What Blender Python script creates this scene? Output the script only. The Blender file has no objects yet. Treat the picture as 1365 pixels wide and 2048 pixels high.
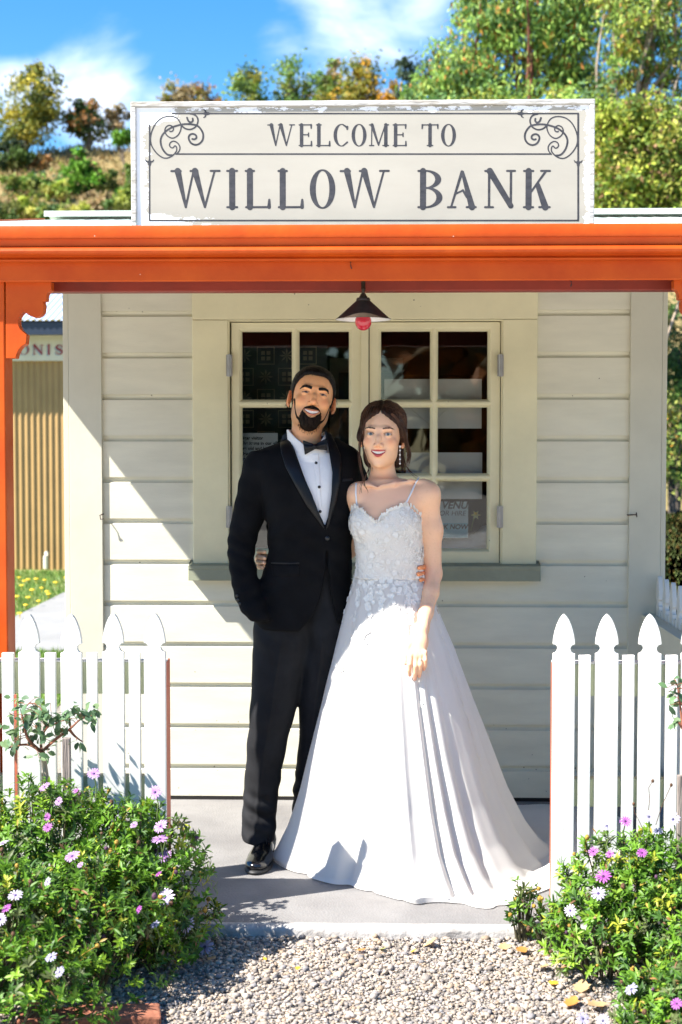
import bpy, math, random
import numpy as np
from mathutils import Vector, Matrix, Euler

S = bpy.context.scene
COL = S.collection
PI = math.pi
rad = math.radians

# ------------------------------------------------------------------ camera
CAMZ = 1.515
cam = bpy.data.cameras.new("camera")
cam.sensor_fit = 'VERTICAL'; cam.sensor_height = 36.0; cam.sensor_width = 24.0
cam.lens = 50.0
cam.clip_start = 0.05; cam.clip_end = 2000.0
cam.dof.use_dof = True; cam.dof.focus_distance = 5.0; cam.dof.aperture_fstop = 4.0
camo = bpy.data.objects.new("camera", cam); COL.objects.link(camo)
camo.location = (0, 0, CAMZ)
camo.rotation_euler = (rad(90 - 2.66), 0, rad(1.5))
S.camera = camo

# ------------------------------------------------------------------ sun and sky
SUN = Vector((-0.818, -0.375, 1.0)).normalized()      # towards the sun
SUN_EL = math.asin(SUN.z)
sl = bpy.data.lights.new("sun", 'SUN'); sl.energy = 5.0; sl.angle = rad(0.5); sl.color = (1.0, 0.955, 0.89)
so = bpy.data.objects.new("sun", sl); COL.objects.link(so)
so.rotation_euler = SUN.to_track_quat('Z', 'Y').to_euler(); so.location = (-8, -5, 12)

W = bpy.data.worlds.new("World"); S.world = W; W.use_nodes = True
def build_world():
    nt = W.node_tree; N = nt.nodes; L = nt.links; N.clear()
    out = N.new('ShaderNodeOutputWorld'); bg = N.new('ShaderNodeBackground'); bg.inputs['Strength'].default_value = 0.085
    sky = N.new('ShaderNodeTexSky'); sky.sky_type = 'NISHITA'; sky.sun_disc = False
    sky.sun_elevation = SUN_EL; sky.sun_rotation = math.atan2(SUN.x, SUN.y)
    sky.air_density = 1.0; sky.dust_density = 0.35; sky.ozone_density = 2.2
    hsv = N.new('ShaderNodeHueSaturation'); hsv.inputs['Saturation'].default_value = 1.42; L.new(sky.outputs[0], hsv.inputs['Color'])
    tc = N.new('ShaderNodeTexCoord')
    # clouds: soft noise in the direction of view, gathered into two banks
    mp = N.new('ShaderNodeMapping'); mp.inputs['Scale'].default_value = (1.0, 1.0, 2.0)
    L.new(tc.outputs['Generated'], mp.inputs['Vector'])
    nz = N.new('ShaderNodeTexNoise'); nz.inputs['Scale'].default_value = 6.5; nz.inputs['Detail'].default_value = 8; nz.inputs['Roughness'].default_value = 0.52
    nz.inputs['Distortion'].default_value = 0.35
    L.new(mp.outputs['Vector'], nz.inputs['Vector'])
    acc = None
    for (d, w, amp) in CLOUDS:
        vs = N.new('ShaderNodeVectorMath'); vs.operation = 'DISTANCE'; vs.inputs[1].default_value = d
        L.new(tc.outputs['Generated'], vs.inputs[0])
        mr = N.new('ShaderNodeMapRange'); mr.interpolation_type = 'SMOOTHSTEP'
        mr.inputs['From Min'].default_value = 0.0; mr.inputs['From Max'].default_value = w
        mr.inputs['To Min'].default_value = amp; mr.inputs['To Max'].default_value = 0.0
        L.new(vs.outputs['Value'], mr.inputs['Value'])
        if acc is None: acc = mr.outputs['Result']
        else:
            m = N.new('ShaderNodeMath'); m.operation = 'MAXIMUM'; L.new(acc, m.inputs[0]); L.new(mr.outputs['Result'], m.inputs[1]); acc = m.outputs[0]
    ad = N.new('ShaderNodeMath'); ad.operation = 'ADD'; L.new(nz.outputs['Fac'], ad.inputs[0]); L.new(acc, ad.inputs[1])
    mr = N.new('ShaderNodeMapRange'); mr.interpolation_type = 'SMOOTHSTEP'
    mr.inputs['From Min'].default_value = 0.62; mr.inputs['From Max'].default_value = 0.98
    mr.inputs['To Min'].default_value = 0.0; mr.inputs['To Max'].default_value = 0.80
    L.new(ad.outputs[0], mr.inputs['Value'])
    mx = N.new('ShaderNodeMix'); mx.data_type = 'RGBA'
    L.new(mr.outputs['Result'], mx.inputs[0]); L.new(hsv.outputs[0], mx.inputs[6]); mx.inputs[7].default_value = (7.6, 7.8, 8.6, 1)
    L.new(mx.outputs[2], bg.inputs['Color']); L.new(bg.outputs[0], out.inputs['Surface'])

S.view_settings.view_transform = 'Standard'
try: S.view_settings.look = 'None'
except Exception: pass
S.view_settings.gamma = 1.0; S.view_settings.use_curve_mapping = False
S.view_settings.exposure = 1.55

# ------------------------------------------------------------------ view geometry: a photo point on a given depth plane
FPX = 2048 * 50.0 / 36.0
_R = np.array(Euler((rad(90 - 2.66), 0, rad(1.5))).to_matrix())
def ray(px, py):
    return _R @ np.array([(px - 682.5) / FPX, (1024 - py) / FPX, -1.0])
def at(px, py, Y):
    d = ray(px, py); t = Y / d[1]
    return np.array([d[0] * t, Y, CAMZ + d[2] * t])
def ground(px, py, z=0.0):
    d = ray(px, py); t = (z - CAMZ) / d[2]
    return np.array([d[0] * t, d[1] * t, z])
def AX(px, py, Y): return at(px, py, Y)[0]
def AZ(px, py, Y): return at(px, py, Y)[2]
def dirv(px, py):
    d = ray(px, py); return tuple(d / np.linalg.norm(d))
CLOUDS = [(dirv(190, 185), 0.085, 0.46), (dirv(60, 200), 0.06, 0.38), (dirv(300, 215), 0.06, 0.34), (dirv(690, 40), 0.080, 0.23), (dirv(560, 80), 0.05, 0.20), (dirv(840, -20), 0.07, 0.22)]
build_world()

# ------------------------------------------------------------------ mesh helpers
def mk(name, V, F, mat=None, parent=None, smooth=False, col=None, link=True):
    """one mesh object from vertex and face arrays"""
    V = np.asarray(V, dtype=np.float32).reshape(-1, 3)
    me = bpy.data.meshes.new(name)
    if isinstance(F, np.ndarray):
        n, k = F.shape
        me.vertices.add(len(V)); me.vertices.foreach_set('co', V.ravel())
        me.loops.add(n * k); me.loops.foreach_set('vertex_index', F.astype(np.int32).ravel())
        me.polygons.add(n)
        me.polygons.foreach_set('loop_start', np.arange(0, n * k, k, dtype=np.int32))
        me.update(calc_edges=True); me.validate()
    else:
        me.from_pydata(V.tolist(), [], F); me.update()
    if smooth is True: me.polygons.foreach_set('use_smooth', np.ones(len(me.polygons), dtype=bool))
    if col is not None:
        c = np.asarray(col, dtype=np.float32)
        if c.shape[1] == 3: c = np.hstack([c, np.ones((len(c), 1), np.float32)])
        a = me.color_attributes.new('Col', 'FLOAT_COLOR', 'POINT'); a.data.foreach_set('color', c.ravel())
    o = bpy.data.objects.new(name, me)
    COL.objects.link(o)
    if mat is not None:
        for m in (mat if isinstance(mat, (list, tuple)) else [mat]): me.materials.append(m)
    if parent is not None:
        o.parent = parent
        # every mesh is written in world coordinates; only the root Empties carry a location
        o.matrix_parent_inverse = parent.matrix_basis.inverted() if parent.parent is None else Matrix.Identity(4)
    return o

def autosmooth(o, ang=35):
    me = o.data
    me.polygons.foreach_set('use_smooth', np.ones(len(me.polygons), dtype=bool))
    try: me.set_sharp_from_angle(angle=rad(ang))
    except Exception: pass
    return o
def bevel(o, w=0.003, seg=2):
    m = o.modifiers.new('bevel', 'BEVEL'); m.width = w; m.segments = seg; m.limit_method = 'ANGLE'; m.angle_limit = rad(40)
    return o

class MB:
    """collects boxes, tubes, prisms into one mesh"""
    def __init__(s): s.V = []; s.F = []; s.C = []
    def add(s, V, F):
        b = len(s.V); s.V.extend([tuple(map(float, v)) for v in V]); s.F.extend([tuple(int(i) + b for i in f) for f in F]); return s
    def box(s, x0, x1, y0, y1, z0, z1):
        V = [(x0,y0,z0),(x1,y0,z0),(x1,y1,z0),(x0,y1,z0),(x0,y0,z1),(x1,y0,z1),(x1,y1,z1),(x0,y1,z1)]
        return s.add(V, [(3,2,1,0),(4,5,6,7),(0,1,5,4),(1,2,6,5),(2,3,7,6),(3,0,4,7)])
    def prism(s, poly, axis, a, b):
        """closed outline (two coords) swept along an axis between a and b"""
        n = len(poly); V = []
        for t in (a, b):
            for p, q in poly:
                V.append({'x': (t, p, q), 'y': (p, t, q), 'z': (p, q, t)}[axis])
        F = [tuple(range(n))[::-1], tuple(range(n, 2 * n))] + [(i, (i + 1) % n, n + (i + 1) % n, n + i) for i in range(n)]
        return s.add(V, F)
    def tube(s, pts, r, n=8, cap=True):
        pts = [np.asarray(p, float) for p in pts]; m = len(pts)
        if not hasattr(r, '__len__'): r = [r] * m
        up = np.array([0.123, 0.31, 0.94]); V = []; F = []
        for i in range(m):
            t = pts[min(i + 1, m - 1)] - pts[max(i - 1, 0)]; t /= (np.linalg.norm(t) + 1e-9)
            a = np.cross(t, up); 
            if np.linalg.norm(a) < 1e-3: a = np.cross(t, (1, 0, 0))
            a /= np.linalg.norm(a); b = np.cross(t, a); up = b if False else up
            for k in range(n):
                th = 2 * PI * k / n; V.append(pts[i] + r[i] * (math.cos(th) * a + math.sin(th) * b))
        for i in range(m - 1):
            for k in range(n):
                F.append((i*n + k, i*n + (k+1) % n, (i+1)*n + (k+1) % n, (i+1)*n + k))
        if cap: F.append(tuple(range(n))[::-1]); F.append(tuple(range((m-1)*n, m*n)))
        return s.add(V, F)
    def lathe(s, prof, c=(0,0,0), n=24):
        V = []; F = []; m = len(prof)
        for r, z in prof:
            for k in range(n):
                th = 2*PI*k/n; V.append((c[0] + r*math.cos(th), c[1] + r*math.sin(th), c[2] + z))
        for i in range(m-1):
            for k in range(n): F.append((i*n+k, i*n+(k+1)%n, (i+1)*n+(k+1)%n, (i+1)*n+k))
        return s.add(V, F)
    def ball(s, c, r, n=12):
        if not hasattr(r, '__len__'): r = (r, r, r)
        m = n // 2 + 1; V = []; F = []
        for i in range(m):
            ph = -PI/2 + PI*i/(m-1); ph = max(-PI/2+.02, min(PI/2-.02, ph))
            for k in range(n):
                th = 2*PI*k/n; V.append((c[0]+r[0]*math.cos(ph)*math.cos(th), c[1]+r[1]*math.cos(ph)*math.sin(th), c[2]+r[2]*math.sin(ph)))
        for i in range(m-1):
            for k in range(n): F.append((i*n+k, i*n+(k+1)%n, (i+1)*n+(k+1)%n, (i+1)*n+k))
        F.append(tuple(range(n))[::-1]); F.append(tuple(range((m-1)*n, m*n)))
        return s.add(V, F)
    def build(s, name, mat, parent=None, smooth=None, bev=None):
        o = mk(name, s.V, s.F, mat, parent)
        if smooth: autosmooth(o, smooth)
        if bev: bevel(o, bev)
        return o

def tag(o, label=None, cat=None, group=None, kind=None):
    if label: o['label'] = label
    if cat: o['category'] = cat
    if group: o['group'] = group
    if kind: o['kind'] = kind
    return o
def thing(name, label, cat, loc=(0,0,0), group=None):
    o = bpy.data.objects.new(name, None); COL.objects.link(o); o.empty_display_size = 0.1
    o.location = loc
    return tag(o, label, cat, group)
def structure(o): o['kind'] = 'structure'; return o

# ------------------------------------------------------------------ material helpers
MATS = {}
def lin(r, g, b):
    f = lambda c: (c/12.92 if c <= 0.04045 else ((c+0.055)/1.055)**2.4)
    return tuple(f(v/255.0) for v in (r, g, b))
def mat(name, base, rough=0.6, var=0.12, scale=8.0, bump=0.0, bscale=60.0, metal=0.0, spec=0.5, base2=None, stretch=(1,1,1), attr=False, transl=0.0, sheen=0.0, coat=0.0, sss=0.0, detail=6):
    """principled surface with noise-varied colour, roughness and a fine bump"""
    m = bpy.data.materials.new(name); m.use_nodes = True
    nt = m.node_tree; N = nt.nodes; L = nt.links
    p = N['Principled BSDF']; out = N['Material Output']
    tc = N.new('ShaderNodeTexCoord'); mp = N.new('ShaderNodeMapping'); mp.inputs['Scale'].default_value = stretch
    L.new(tc.outputs['Object'], mp.inputs['Vector'])
    nz = N.new('ShaderNodeTexNoise'); nz.inputs['Scale'].default_value = scale; nz.inputs['Detail'].default_value = detail; nz.inputs['Roughness'].default_value = 0.6
    L.new(mp.outputs['Vector'], nz.inputs['Vector'])
    if attr:
        at_ = N.new('ShaderNodeAttribute'); at_.attribute_name = 'Col'
        hs = N.new('ShaderNodeHueSaturation'); L.new(at_.outputs['Color'], hs.inputs['Color'])
        mr = N.new('ShaderNodeMapRange'); mr.inputs['To Min'].default_value = 1 - var; mr.inputs['To Max'].default_value = 1 + var
        L.new(nz.outputs['Fac'], mr.inputs['Value']); L.new(mr.outputs['Result'], hs.inputs['Value']); colout = hs.outputs['Color']
    else:
        mx = N.new('ShaderNodeMix'); mx.data_type = 'RGBA'
        b2 = base2 if base2 else tuple(c * (1 - 2*var) for c in base)
        b1 = base if base2 else tuple(min(1, c * (1 + var)) for c in base)
        mr = N.new('ShaderNodeMapRange'); mr.inputs['From Min'].default_value = 0.3; mr.inputs['From Max'].default_value = 0.7
        L.new(nz.outputs['Fac'], mr.inputs['Value']); L.new(mr.outputs['Result'], mx.inputs[0])
        mx.inputs[6].default_value = (*b1, 1); mx.inputs[7].default_value = (*b2, 1); colout = mx.outputs[2]
    L.new(colout, p.inputs['Base Color'])
    rr = N.new('ShaderNodeMapRange'); rr.inputs['To Min'].default_value = max(0.02, rough - 0.1); rr.inputs['To Max'].default_value = min(1, rough + 0.1)
    L.new(nz.outputs['Fac'], rr.inputs['Value']); L.new(rr.outputs['Result'], p.inputs['Roughness'])
    p.inputs['Metallic'].default_value = metal
    p.inputs['Specular IOR Level'].default_value = spec
    if sheen: p.inputs['Sheen Weight'].default_value = sheen
    if coat: p.inputs['Coat Weight'].default_value = coat
    if sss:
        p.inputs['Subsurface Weight'].default_value = sss; p.inputs['Subsurface Radius'].default_value = (0.009, 0.004, 0.002); p.inputs['Subsurface Scale'].default_value = 1.0
    if bump:
        nb = N.new('ShaderNodeTexNoise'); nb.inputs['Scale'].default_value = bscale; nb.inputs['Detail'].default_value = 4
        L.new(mp.outputs['Vector'], nb.inputs['Vector'])
        b = N.new('ShaderNodeBump'); b.inputs['Strength'].default_value = bump; b.inputs['Distance'].default_value = 0.01
        L.new(nb.outputs['Fac'], b.inputs['Height']); L.new(b.outputs['Normal'], p.inputs['Normal'])
    if transl:
        tr = N.new('ShaderNodeBsdfTranslucent'); L.new(colout, tr.inputs['Color'])
        ms = N.new('ShaderNodeMixShader'); ms.inputs[0].default_value = transl
        L.new(p.outputs[0], ms.inputs[1]); L.new(tr.outputs[0], ms.inputs[2]); L.new(ms.outputs[0], out.inputs['Surface'])
    MATS[name] = m
    return m

rng = np.random.default_rng(7)
random.seed(7)
# ------------------------------------------------------------------ painted marks: 2D field -> thin solid
def seg_field(GX, GZ, F, x0, z0, w0, x1, z1, w1):
    m = max(w0, w1) + 0.02
    ii = np.where((GX[:, 0] > min(x0, x1) - m) & (GX[:, 0] < max(x0, x1) + m))[0]
    jj = np.where((GZ[0] > min(z0, z1) - m) & (GZ[0] < max(z0, z1) + m))[0]
    if len(ii) == 0 or len(jj) == 0: return
    s = np.s_[ii[0]:ii[-1]+1, jj[0]:jj[-1]+1]
    px, pz = GX[s] - x0, GZ[s] - z0; dx, dz = x1 - x0, z1 - z0
    t = np.clip((px*dx + pz*dz) / (dx*dx + dz*dz + 1e-12), 0, 1)
    d = np.hypot(px - t*dx, pz - t*dz) - (w0 + t*(w1 - w0))
    F[s] = np.minimum(F[s], d)
def field_mesh(GX, GZ, F, y0, thick):
    """solid sheet where F < 0 (marching squares), front at y0, in the XZ plane"""
    V = []; Fc = []; vid = {}
    nx, nz = F.shape
    def vert(i, j, e):
        if e == 0: k = (i, j, 0)
        elif e == 1: k = (i, j, 1)       # edge to i+1
        else: k = (i, j, 2)              # edge to j+1
        if k in vid: return vid[k]
        if e == 0: x, z = GX[i, j], GZ[i, j]
        elif e == 1:
            t = F[i, j] / (F[i, j] - F[i+1, j]); x, z = GX[i, j] + t*(GX[i+1, j] - GX[i, j]), GZ[i, j]
        else:
            t = F[i, j] / (F[i, j] - F[i, j+1]); x, z = GX[i, j], GZ[i, j] + t*(GZ[i, j+1] - GZ[i, j])
        vid[k] = len(V); V.append((x, y0, z)); return vid[k]
    ins = F < 0
    c4 = ins[:-1, :-1].astype(int) + ins[1:, :-1] + ins[1:, 1:] + ins[:-1, 1:]
    bnd = []
    for i, j in zip(*np.where(c4 > 0)):
        cs = [(i, j), (i+1, j), (i+1, j+1), (i, j+1)]
        poly = []
        es = [(i, j, 1), (i+1, j, 2), (i, j+1, 1), (i, j, 2)]
        for a in range(4):
            p, q = cs[a], cs[(a+1) % 4]
            if ins[p]: poly.append(vert(p[0], p[1], 0))
            if ins[p] != ins[q]: poly.append(vert(*es[a]))
        if len(poly) >= 3: Fc.append(tuple(poly))
    return V, Fc
def painted(name, segs, y0, mat_, parent, h=0.0016, rings=(), thick=0.0012):
    xs = [s[0] for s in segs] + [s[3] for s in segs] + [r[0]-r[2] for r in rings] + [r[0]+r[2] for r in rings]
    zs = [s[1] for s in segs] + [s[4] for s in segs] + [r[1]-r[3] for r in rings] + [r[1]+r[3] for r in rings]
    x = np.arange(min(xs)-.02, max(xs)+.02, h); z = np.arange(min(zs)-.02, max(zs)+.02, h)
    GX, GZ = np.meshgrid(x, z, indexing='ij'); F = np.full(GX.shape, 1.0)
    for s in segs: seg_field(GX, GZ, F, *s)
    for (cx, cz, rx, rz, ix, iz, x0, x1, z0, z1) in rings:     # ellipse ring kept inside a box
        o = (np.hypot((GX-cx)/rx, (GZ-cz)/rz) - 1) * min(rx, rz)
        i = (np.hypot((GX-cx)/ix, (GZ-cz)/iz) - 1) * min(ix, iz)
        f = np.maximum(o, -i); f = np.maximum(f, np.maximum(np.maximum(x0-GX, GX-x1), np.maximum(z0-GZ, GZ-z1)))
        F = np.minimum(F, f)
    V, Fc = field_mesh(GX, GZ, F, y0, thick)
    o = mk(name, V, Fc, mat_, parent)
    return o

def glyph(ch, x0, x1, z0, z1):
    """slab-serif capital in the box as tapered strokes and rings (all half widths)"""
    w, h = x1 - x0, z1 - z0
    T, t, sv, sh = .080*h, .026*h, .028*h, .115*h       # thick, thin, serif half thickness, serif half length
    zb, zt = z0 + sv, z1 - sv
    S_, R_ = [], []
    def st(xa, za, xb, zb_, w0, w1=None): S_.append((xa, za, w0, xb, zb_, w1 if w1 is not None else w0))
    def serif(x, z, l=sh, r=sh): st(x-l, z, x+r, z, sv)
    if ch == 'I':
        c = (x0+x1)/2; st(c, zb, c, zt, T); serif(c, zb, .13*h, .13*h); serif(c, zt, .13*h, .13*h)
    elif ch == 'L':
        c = x0 + .13*h; st(c, zb, c, zt, T); serif(c, zt, .11*h, .11*h); st(x0+sv, zb, x1-sv, zb, sv); st(x1-1.2*sv, zb, x1-sv, zb+.19*h, .05*h, .03*h)
    elif ch == 'E':
        c = x0 + .14*h; st(c, zb, c, zt, T); st(x0+sv, zt, x1-sv, zt, sv); st(x0+sv, zb, x1-sv, zb, sv)
        st(x1-1.4*sv, zt, x1-1.4*sv, zt-.16*h, .045*h, .03*h); st(x1-sv, zb, x1-sv, zb+.19*h, .045*h, .03*h)
        zc = (z0+z1)/2 + .02*h; st(c, zc, x1-.16*h, zc, sv); st(x1-.16*h, zc-.08*h, x1-.16*h, zc+.08*h, .03*h)
    elif ch == 'W':
        a, b, c, d, e = x0+.14*w, x0+.30*w, x0+.52*w, x0+.69*w, x0+.89*w
        st(a, zt, b, z0+.03*h, T*1.05, t*1.2); st(b, z0+.03*h, x0+.46*w, zt, t*1.1, t); st(x0+.49*w, zt, d, z0+.03*h, T*1.05, t*1.2); st(d, z0+.03*h, e, zt, t*1.1, t)
        serif(a, zt, .13*w, .06*w); serif(x0+.48*w, zt, .08*w, .06*w); serif(e, zt, .08*w, .10*w)
    elif ch == 'O':
        c = (x0+x1)/2; zc = (z0+z1)/2
        R_.append((c, zc, w/2, h*.515, w/2 - 2*T*.98, h*.515 - 1.6*sv, x0-1, x1+1, z0-1, z1+1))
    elif ch == 'C':
        c = (x0+x1)/2 + .04*w; zc = (z0+z1)/2
        R_.append((c, zc, c-x0, h*.515, c-x0 - 2*T, h*.515 - 1.6*sv, x0-1, c+.12*w, z0-1, z1+1))
        st(c+.1*w, z1-.6*sv, x1-1.6*sv, zt-.13*h, sv*1.1, .05*h); st(c+.1*w, z0+.6*sv, x1-1.6*sv, zb+.15*h, sv*1.1, .04*h); st(x1-1.7*sv, zt-.1*h, x1-1.7*sv, zt-.2*h, .055*h, .04*h)
    elif ch == 'M':
        a, e, c = x0+.13*w, x1-.15*w, (x0+x1)/2 - .02*w
        st(a, zb, a+.01*w, zt, t); st(a+.02*w, zt, c, zb+.02*h, T*.95, t*1.3); st(c, zb+.02*h, e-.03*w, zt, t*1.2, t); st(e, zb, e, zt, T)
        serif(a, zb, .11*w, .11*w); serif(a, zt, .11*w, .04*w); serif(e, zb, .15*w, .14*w); serif(e, zt, .06*w, .14*w)
    elif ch == 'T':
        c = (x0+x1)/2; st(c, zb, c, zt, T); serif(c, zb, .13*h, .13*h); st(x0+sv, zt, x1-sv, zt, sv)
        st(x0+1.4*sv, zt, x0+sv, zt-.17*h, .045*h, .03*h); st(x1-1.4*sv, zt, x1-sv, zt-.17*h, .045*h, .03*h)
    elif ch == 'B':
        c = x0 + .15*h; st(c, zb, c, zt, T); st(x0+sv, zt, c+.1*w, zt, sv); st(x0+sv, zb, c+.1*w, zb, sv)
        zm = z0 + .53*h
        for (za, zz, xr) in ((zm-sv, z1, x1-.05*w), (z0, zm+sv, x1)):
            cz, rz, cx = (za+zz)/2, (zz-za)/2, c+.08*w
            R_.append((cx, cz, xr-cx, rz, xr-cx-2*T, rz-1.7*sv, cx-.01*w, x1+1, z0-1, z1+1)); st(c, za+sv*.9, cx, za+sv*.9, sv*.85); st(c, zz-sv*.9, cx, zz-sv*.9, sv*.85)
    elif ch == 'A':
        a, c, e = x0+.13*w, x0+.5*w, x1-.15*w
        st(a, zb, c, z1-.05*h, t, t*1.5); st(c+.02*w, z1-.06*h, e, zb, t*1.6, T*1.05)
        serif(a, zb, .11*w, .15*w); serif(e, zb, .18*w, .13*w); st(x0+.30*w, z0+.38*h, x0+.55*w, z0+.47*h, t*.9); st(x0+.53*w, z0+.47*h, x0+.68*w, z0+.30*h, t, t*1.6)
    elif ch == 'N':
        a, e = x0+.14*w, x1-.14*w
        st(a, zb, a, zt, t*1.2); serif(a, zb, .13*w, .13*w); serif(a, zt, .13*w, .06*w); st(a+.02*w, zt, e, z0+.06*h, T*1.05, T*.9); st(e, z0+.05*h, e, zt, t*1.2); serif(e, zt, .13*w, .13*w)
    elif ch == 'K':
        c = x0 + .15*h; st(c, zb, c, zt, T); serif(c, zb, .12*h, .12*h); serif(c, zt, .12*h, .12*h)
        st(c+.06*h, z0+.42*h, x1-.16*w, zt, t, t*1.2); serif(x1-.18*w, zt, .16*w, .16*w); st(c+.24*h, z0+.60*h, x1-.18*w, zb, T*.8, T*1.1); serif(x1-.2*w, zb, .2*w, .18*w)
    elif ch == 'S':
        P = [(.86,.70),(.84,.86),(.6,.96),(.3,.93),(.16,.76),(.28,.6),(.55,.5),(.78,.38),(.85,.22),(.68,.06),(.38,.04),(.16,.14),(.13,.30)]
        Wd = [.03,.04,.035,.05,.07,.085,.09,.085,.07,.05,.035,.04,.03]
        for k in range(len(P)-1): st(x0+P[k][0]*w, z0+P[k][1]*h, x0+P[k+1][0]*w, z0+P[k+1][1]*h, Wd[k]*h, Wd[k+1]*h)
        st(x0+.84*w, z0+.68*h, x0+.84*w, z0+.9*h, .03*h); st(x0+.15*w, z0+.1*h, x0+.15*w, z0+.32*h, .03*h)
    return S_, R_
def catmull(P, n=6):
    P = [np.array(p, float) for p in P]; out = []
    for i in range(len(P)-1):
        p0, p1, p2, p3 = P[max(i-1,0)], P[i], P[i+1], P[min(i+2, len(P)-1)]
        for k in range(n):
            t = k/n; out.append(.5*((2*p1) + (-p0+p2)*t + (2*p0-5*p1+4*p2-p3)*t*t + (-p0+3*p1-3*p2+p3)*t**3))
    out.append(P[-1]); return out

# ------------------------------------------------------------------ materials of the place
M_wall = mat('weatherboard_paint', (.72, .69, .545), .55, .05, 3.0, .08, 45, stretch=(1, 1, 5))
M_trim = mat('cream_trim_paint', (.80, .74, .48), .5, .05, 4.0, .06, 50)
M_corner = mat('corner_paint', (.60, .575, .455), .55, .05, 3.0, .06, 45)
M_sill = mat('olive_sill_paint', (.27, .285, .20), .5, .08, 6.0, .08, 50)
M_orange = mat('orange_paint', (.58, .095, .009), .45, .07, 5.0, .12, 30, spec=.22, base2=(.46, .058, .006))
M_beam = mat('deep_red_beam', (.26, .026, .010), .5, .12, 6.0, .08, 40)  # deeper red than the posts and fascia
M_terra = mat('terracotta_paint', (.52, .13, .07), .5, .08, 6.0, .06, 40)
M_white = mat('white_picket_paint', (.70, .695, .65), .5, .03, 6.0, .06, 50, stretch=(1, 1, .3))
M_rail = mat('pale_green_rail_paint', (.56, .58, .36), .55, .05, 6.0, .05, 50)
M_iron = mat('sage_roofing_iron', (.58, .66, .57), .45, .06, 4.0)
M_dark = mat('dark_interior', (.035, .024, .018), .7, .2, 3.0)
M_metal = mat('hinge_steel', (.35, .34, .33), .4, .1, 20, metal=.8)
M_soil = mat('soil', (.10, .075, .05), .9, .25, 9, .6, 40)
M_rust = mat('rusty_iron', (.05, .025, .018), .7, .3, 40, .2, 80)
M_ink = mat('sign_lettering_paint', (.017, .018, .024), .6, .25, 60, base2=(.050, .050, .058), stretch=(.35, 1, 1))
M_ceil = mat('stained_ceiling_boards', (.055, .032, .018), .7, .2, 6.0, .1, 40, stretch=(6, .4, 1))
M_gap = mat('shadow_gap', (.012, .010, .008), .9, .1, 5)  # near-black paints the shade inside gaps and under the shop eave

def add_specks(m, zmax, dens=.5, scale=55, size=.17, col=(.16, .13, .09), dmin=.03):
    """mud spatter low on the boards: small dark dots that thin out upward"""
    nt = m.node_tree; N = nt.nodes; L = nt.links; p = N['Principled BSDF']
    src = p.inputs['Base Color'].links[0].from_socket
    tc = N.new('ShaderNodeTexCoord'); vo = N.new('ShaderNodeTexVoronoi'); vo.inputs['Scale'].default_value = scale
    L.new(tc.outputs['Object'], vo.inputs['Vector'])
    wn = N.new('ShaderNodeSeparateColor'); L.new(vo.outputs['Color'], wn.inputs[0])
    sp = N.new('ShaderNodeSeparateXYZ'); L.new(tc.outputs['Object'], sp.inputs[0])
    zr = N.new('ShaderNodeMapRange'); zr.inputs['From Min'].default_value = 0.0; zr.inputs['From Max'].default_value = zmax
    zr.inputs['To Min'].default_value = dens; zr.inputs['To Max'].default_value = dmin; L.new(sp.outputs['Z'], zr.inputs['Value'])
    pick = N.new('ShaderNodeMath'); pick.operation = 'LESS_THAN'; L.new(wn.outputs[0], pick.inputs[0]); L.new(zr.outputs['Result'], pick.inputs[1])
    rad_ = N.new('ShaderNodeMath'); rad_.operation = 'MULTIPLY'; rad_.inputs[1].default_value = size; L.new(wn.outputs[1], rad_.inputs[0])
    dot = N.new('ShaderNodeMath'); dot.operation = 'LESS_THAN'; L.new(vo.outputs['Distance'], dot.inputs[0]); L.new(rad_.outputs[0], dot.inputs[1])
    both = N.new('ShaderNodeMath'); both.operation = 'MULTIPLY'; L.new(pick.outputs[0], both.inputs[0]); L.new(dot.outputs[0], both.inputs[1])
    mx = N.new('ShaderNodeMix'); mx.data_type = 'RGBA'; L.new(both.outputs[0], mx.inputs[0]); L.new(src, mx.inputs[6]); mx.inputs[7].default_value = (*col, 1)
    L.new(mx.outputs[2], p.inputs['Base Color'])
add_specks(M_wall, .62, .55)
add_specks(M_trim, 1.6, .10, 34, .11, (.22, .18, .10), .06)
add_specks(M_corner, 1.0, .16, 40, .12, (.20, .17, .12), .05)
add_specks(M_white, .5, .30, 42, .16, (.40, .38, .30), .05)
add_specks(M_orange, 1.0, .08, 30, .10, (.80, .62, .50), .08)

# ------------------------------------------------------------------ the cottage
YW = 6.04; CX = -0.057
cottage = thing('cottage', 'small cream weatherboard cottage with orange gutter, verandah posts and corrugated roof', 'cottage', (CX, YW, 0))
XL, XR = AX(131, 900, YW), AX(1330, 900, YW)
zgroove = AZ(620.5, 0, 1) if False else AZ(681, 1, YW)
PITCH = 82.7 / (FPX / YW)
ZE = at(900, 620.3, YW - .02)[2]                # lower edge of one of the upper boards
def board_profile(y, ztop, zbot):
    """rusticated boards from top down: list of (y, z)"""
    k0 = math.ceil((ztop - ZE) / PITCH) + 1
    pts = []
    z = ZE + k0*PITCH
    while z > zbot - PITCH:
        pts += [(y - .020, z), (y - .004, z - .0006), (y - .004, z - .011), (y - .0055, z - .0145), (y - .009, z - .0185), (y - .0145, z - .0225), (y - .020, z - .0245)]
        z -= PITCH
    pts = [(a, min(max(b, zbot), ztop)) for a, b in pts]
    pts.append((y - .020, zbot))
    return pts
def boards(mb, x0, x1, y, ztop, zbot, axis='x'):
    P = board_profile(y, ztop, zbot); n = len(P)
    V = []
    for t in (x0, x1):
        for a, b in P: V.append((t, a, b) if axis == 'x' else (a, t, b))
    F = [(i, i+1, n+i+1, n+i) for i in range(n-1) if P[i] != P[i+1]]
    mb.add(V, F)
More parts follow.
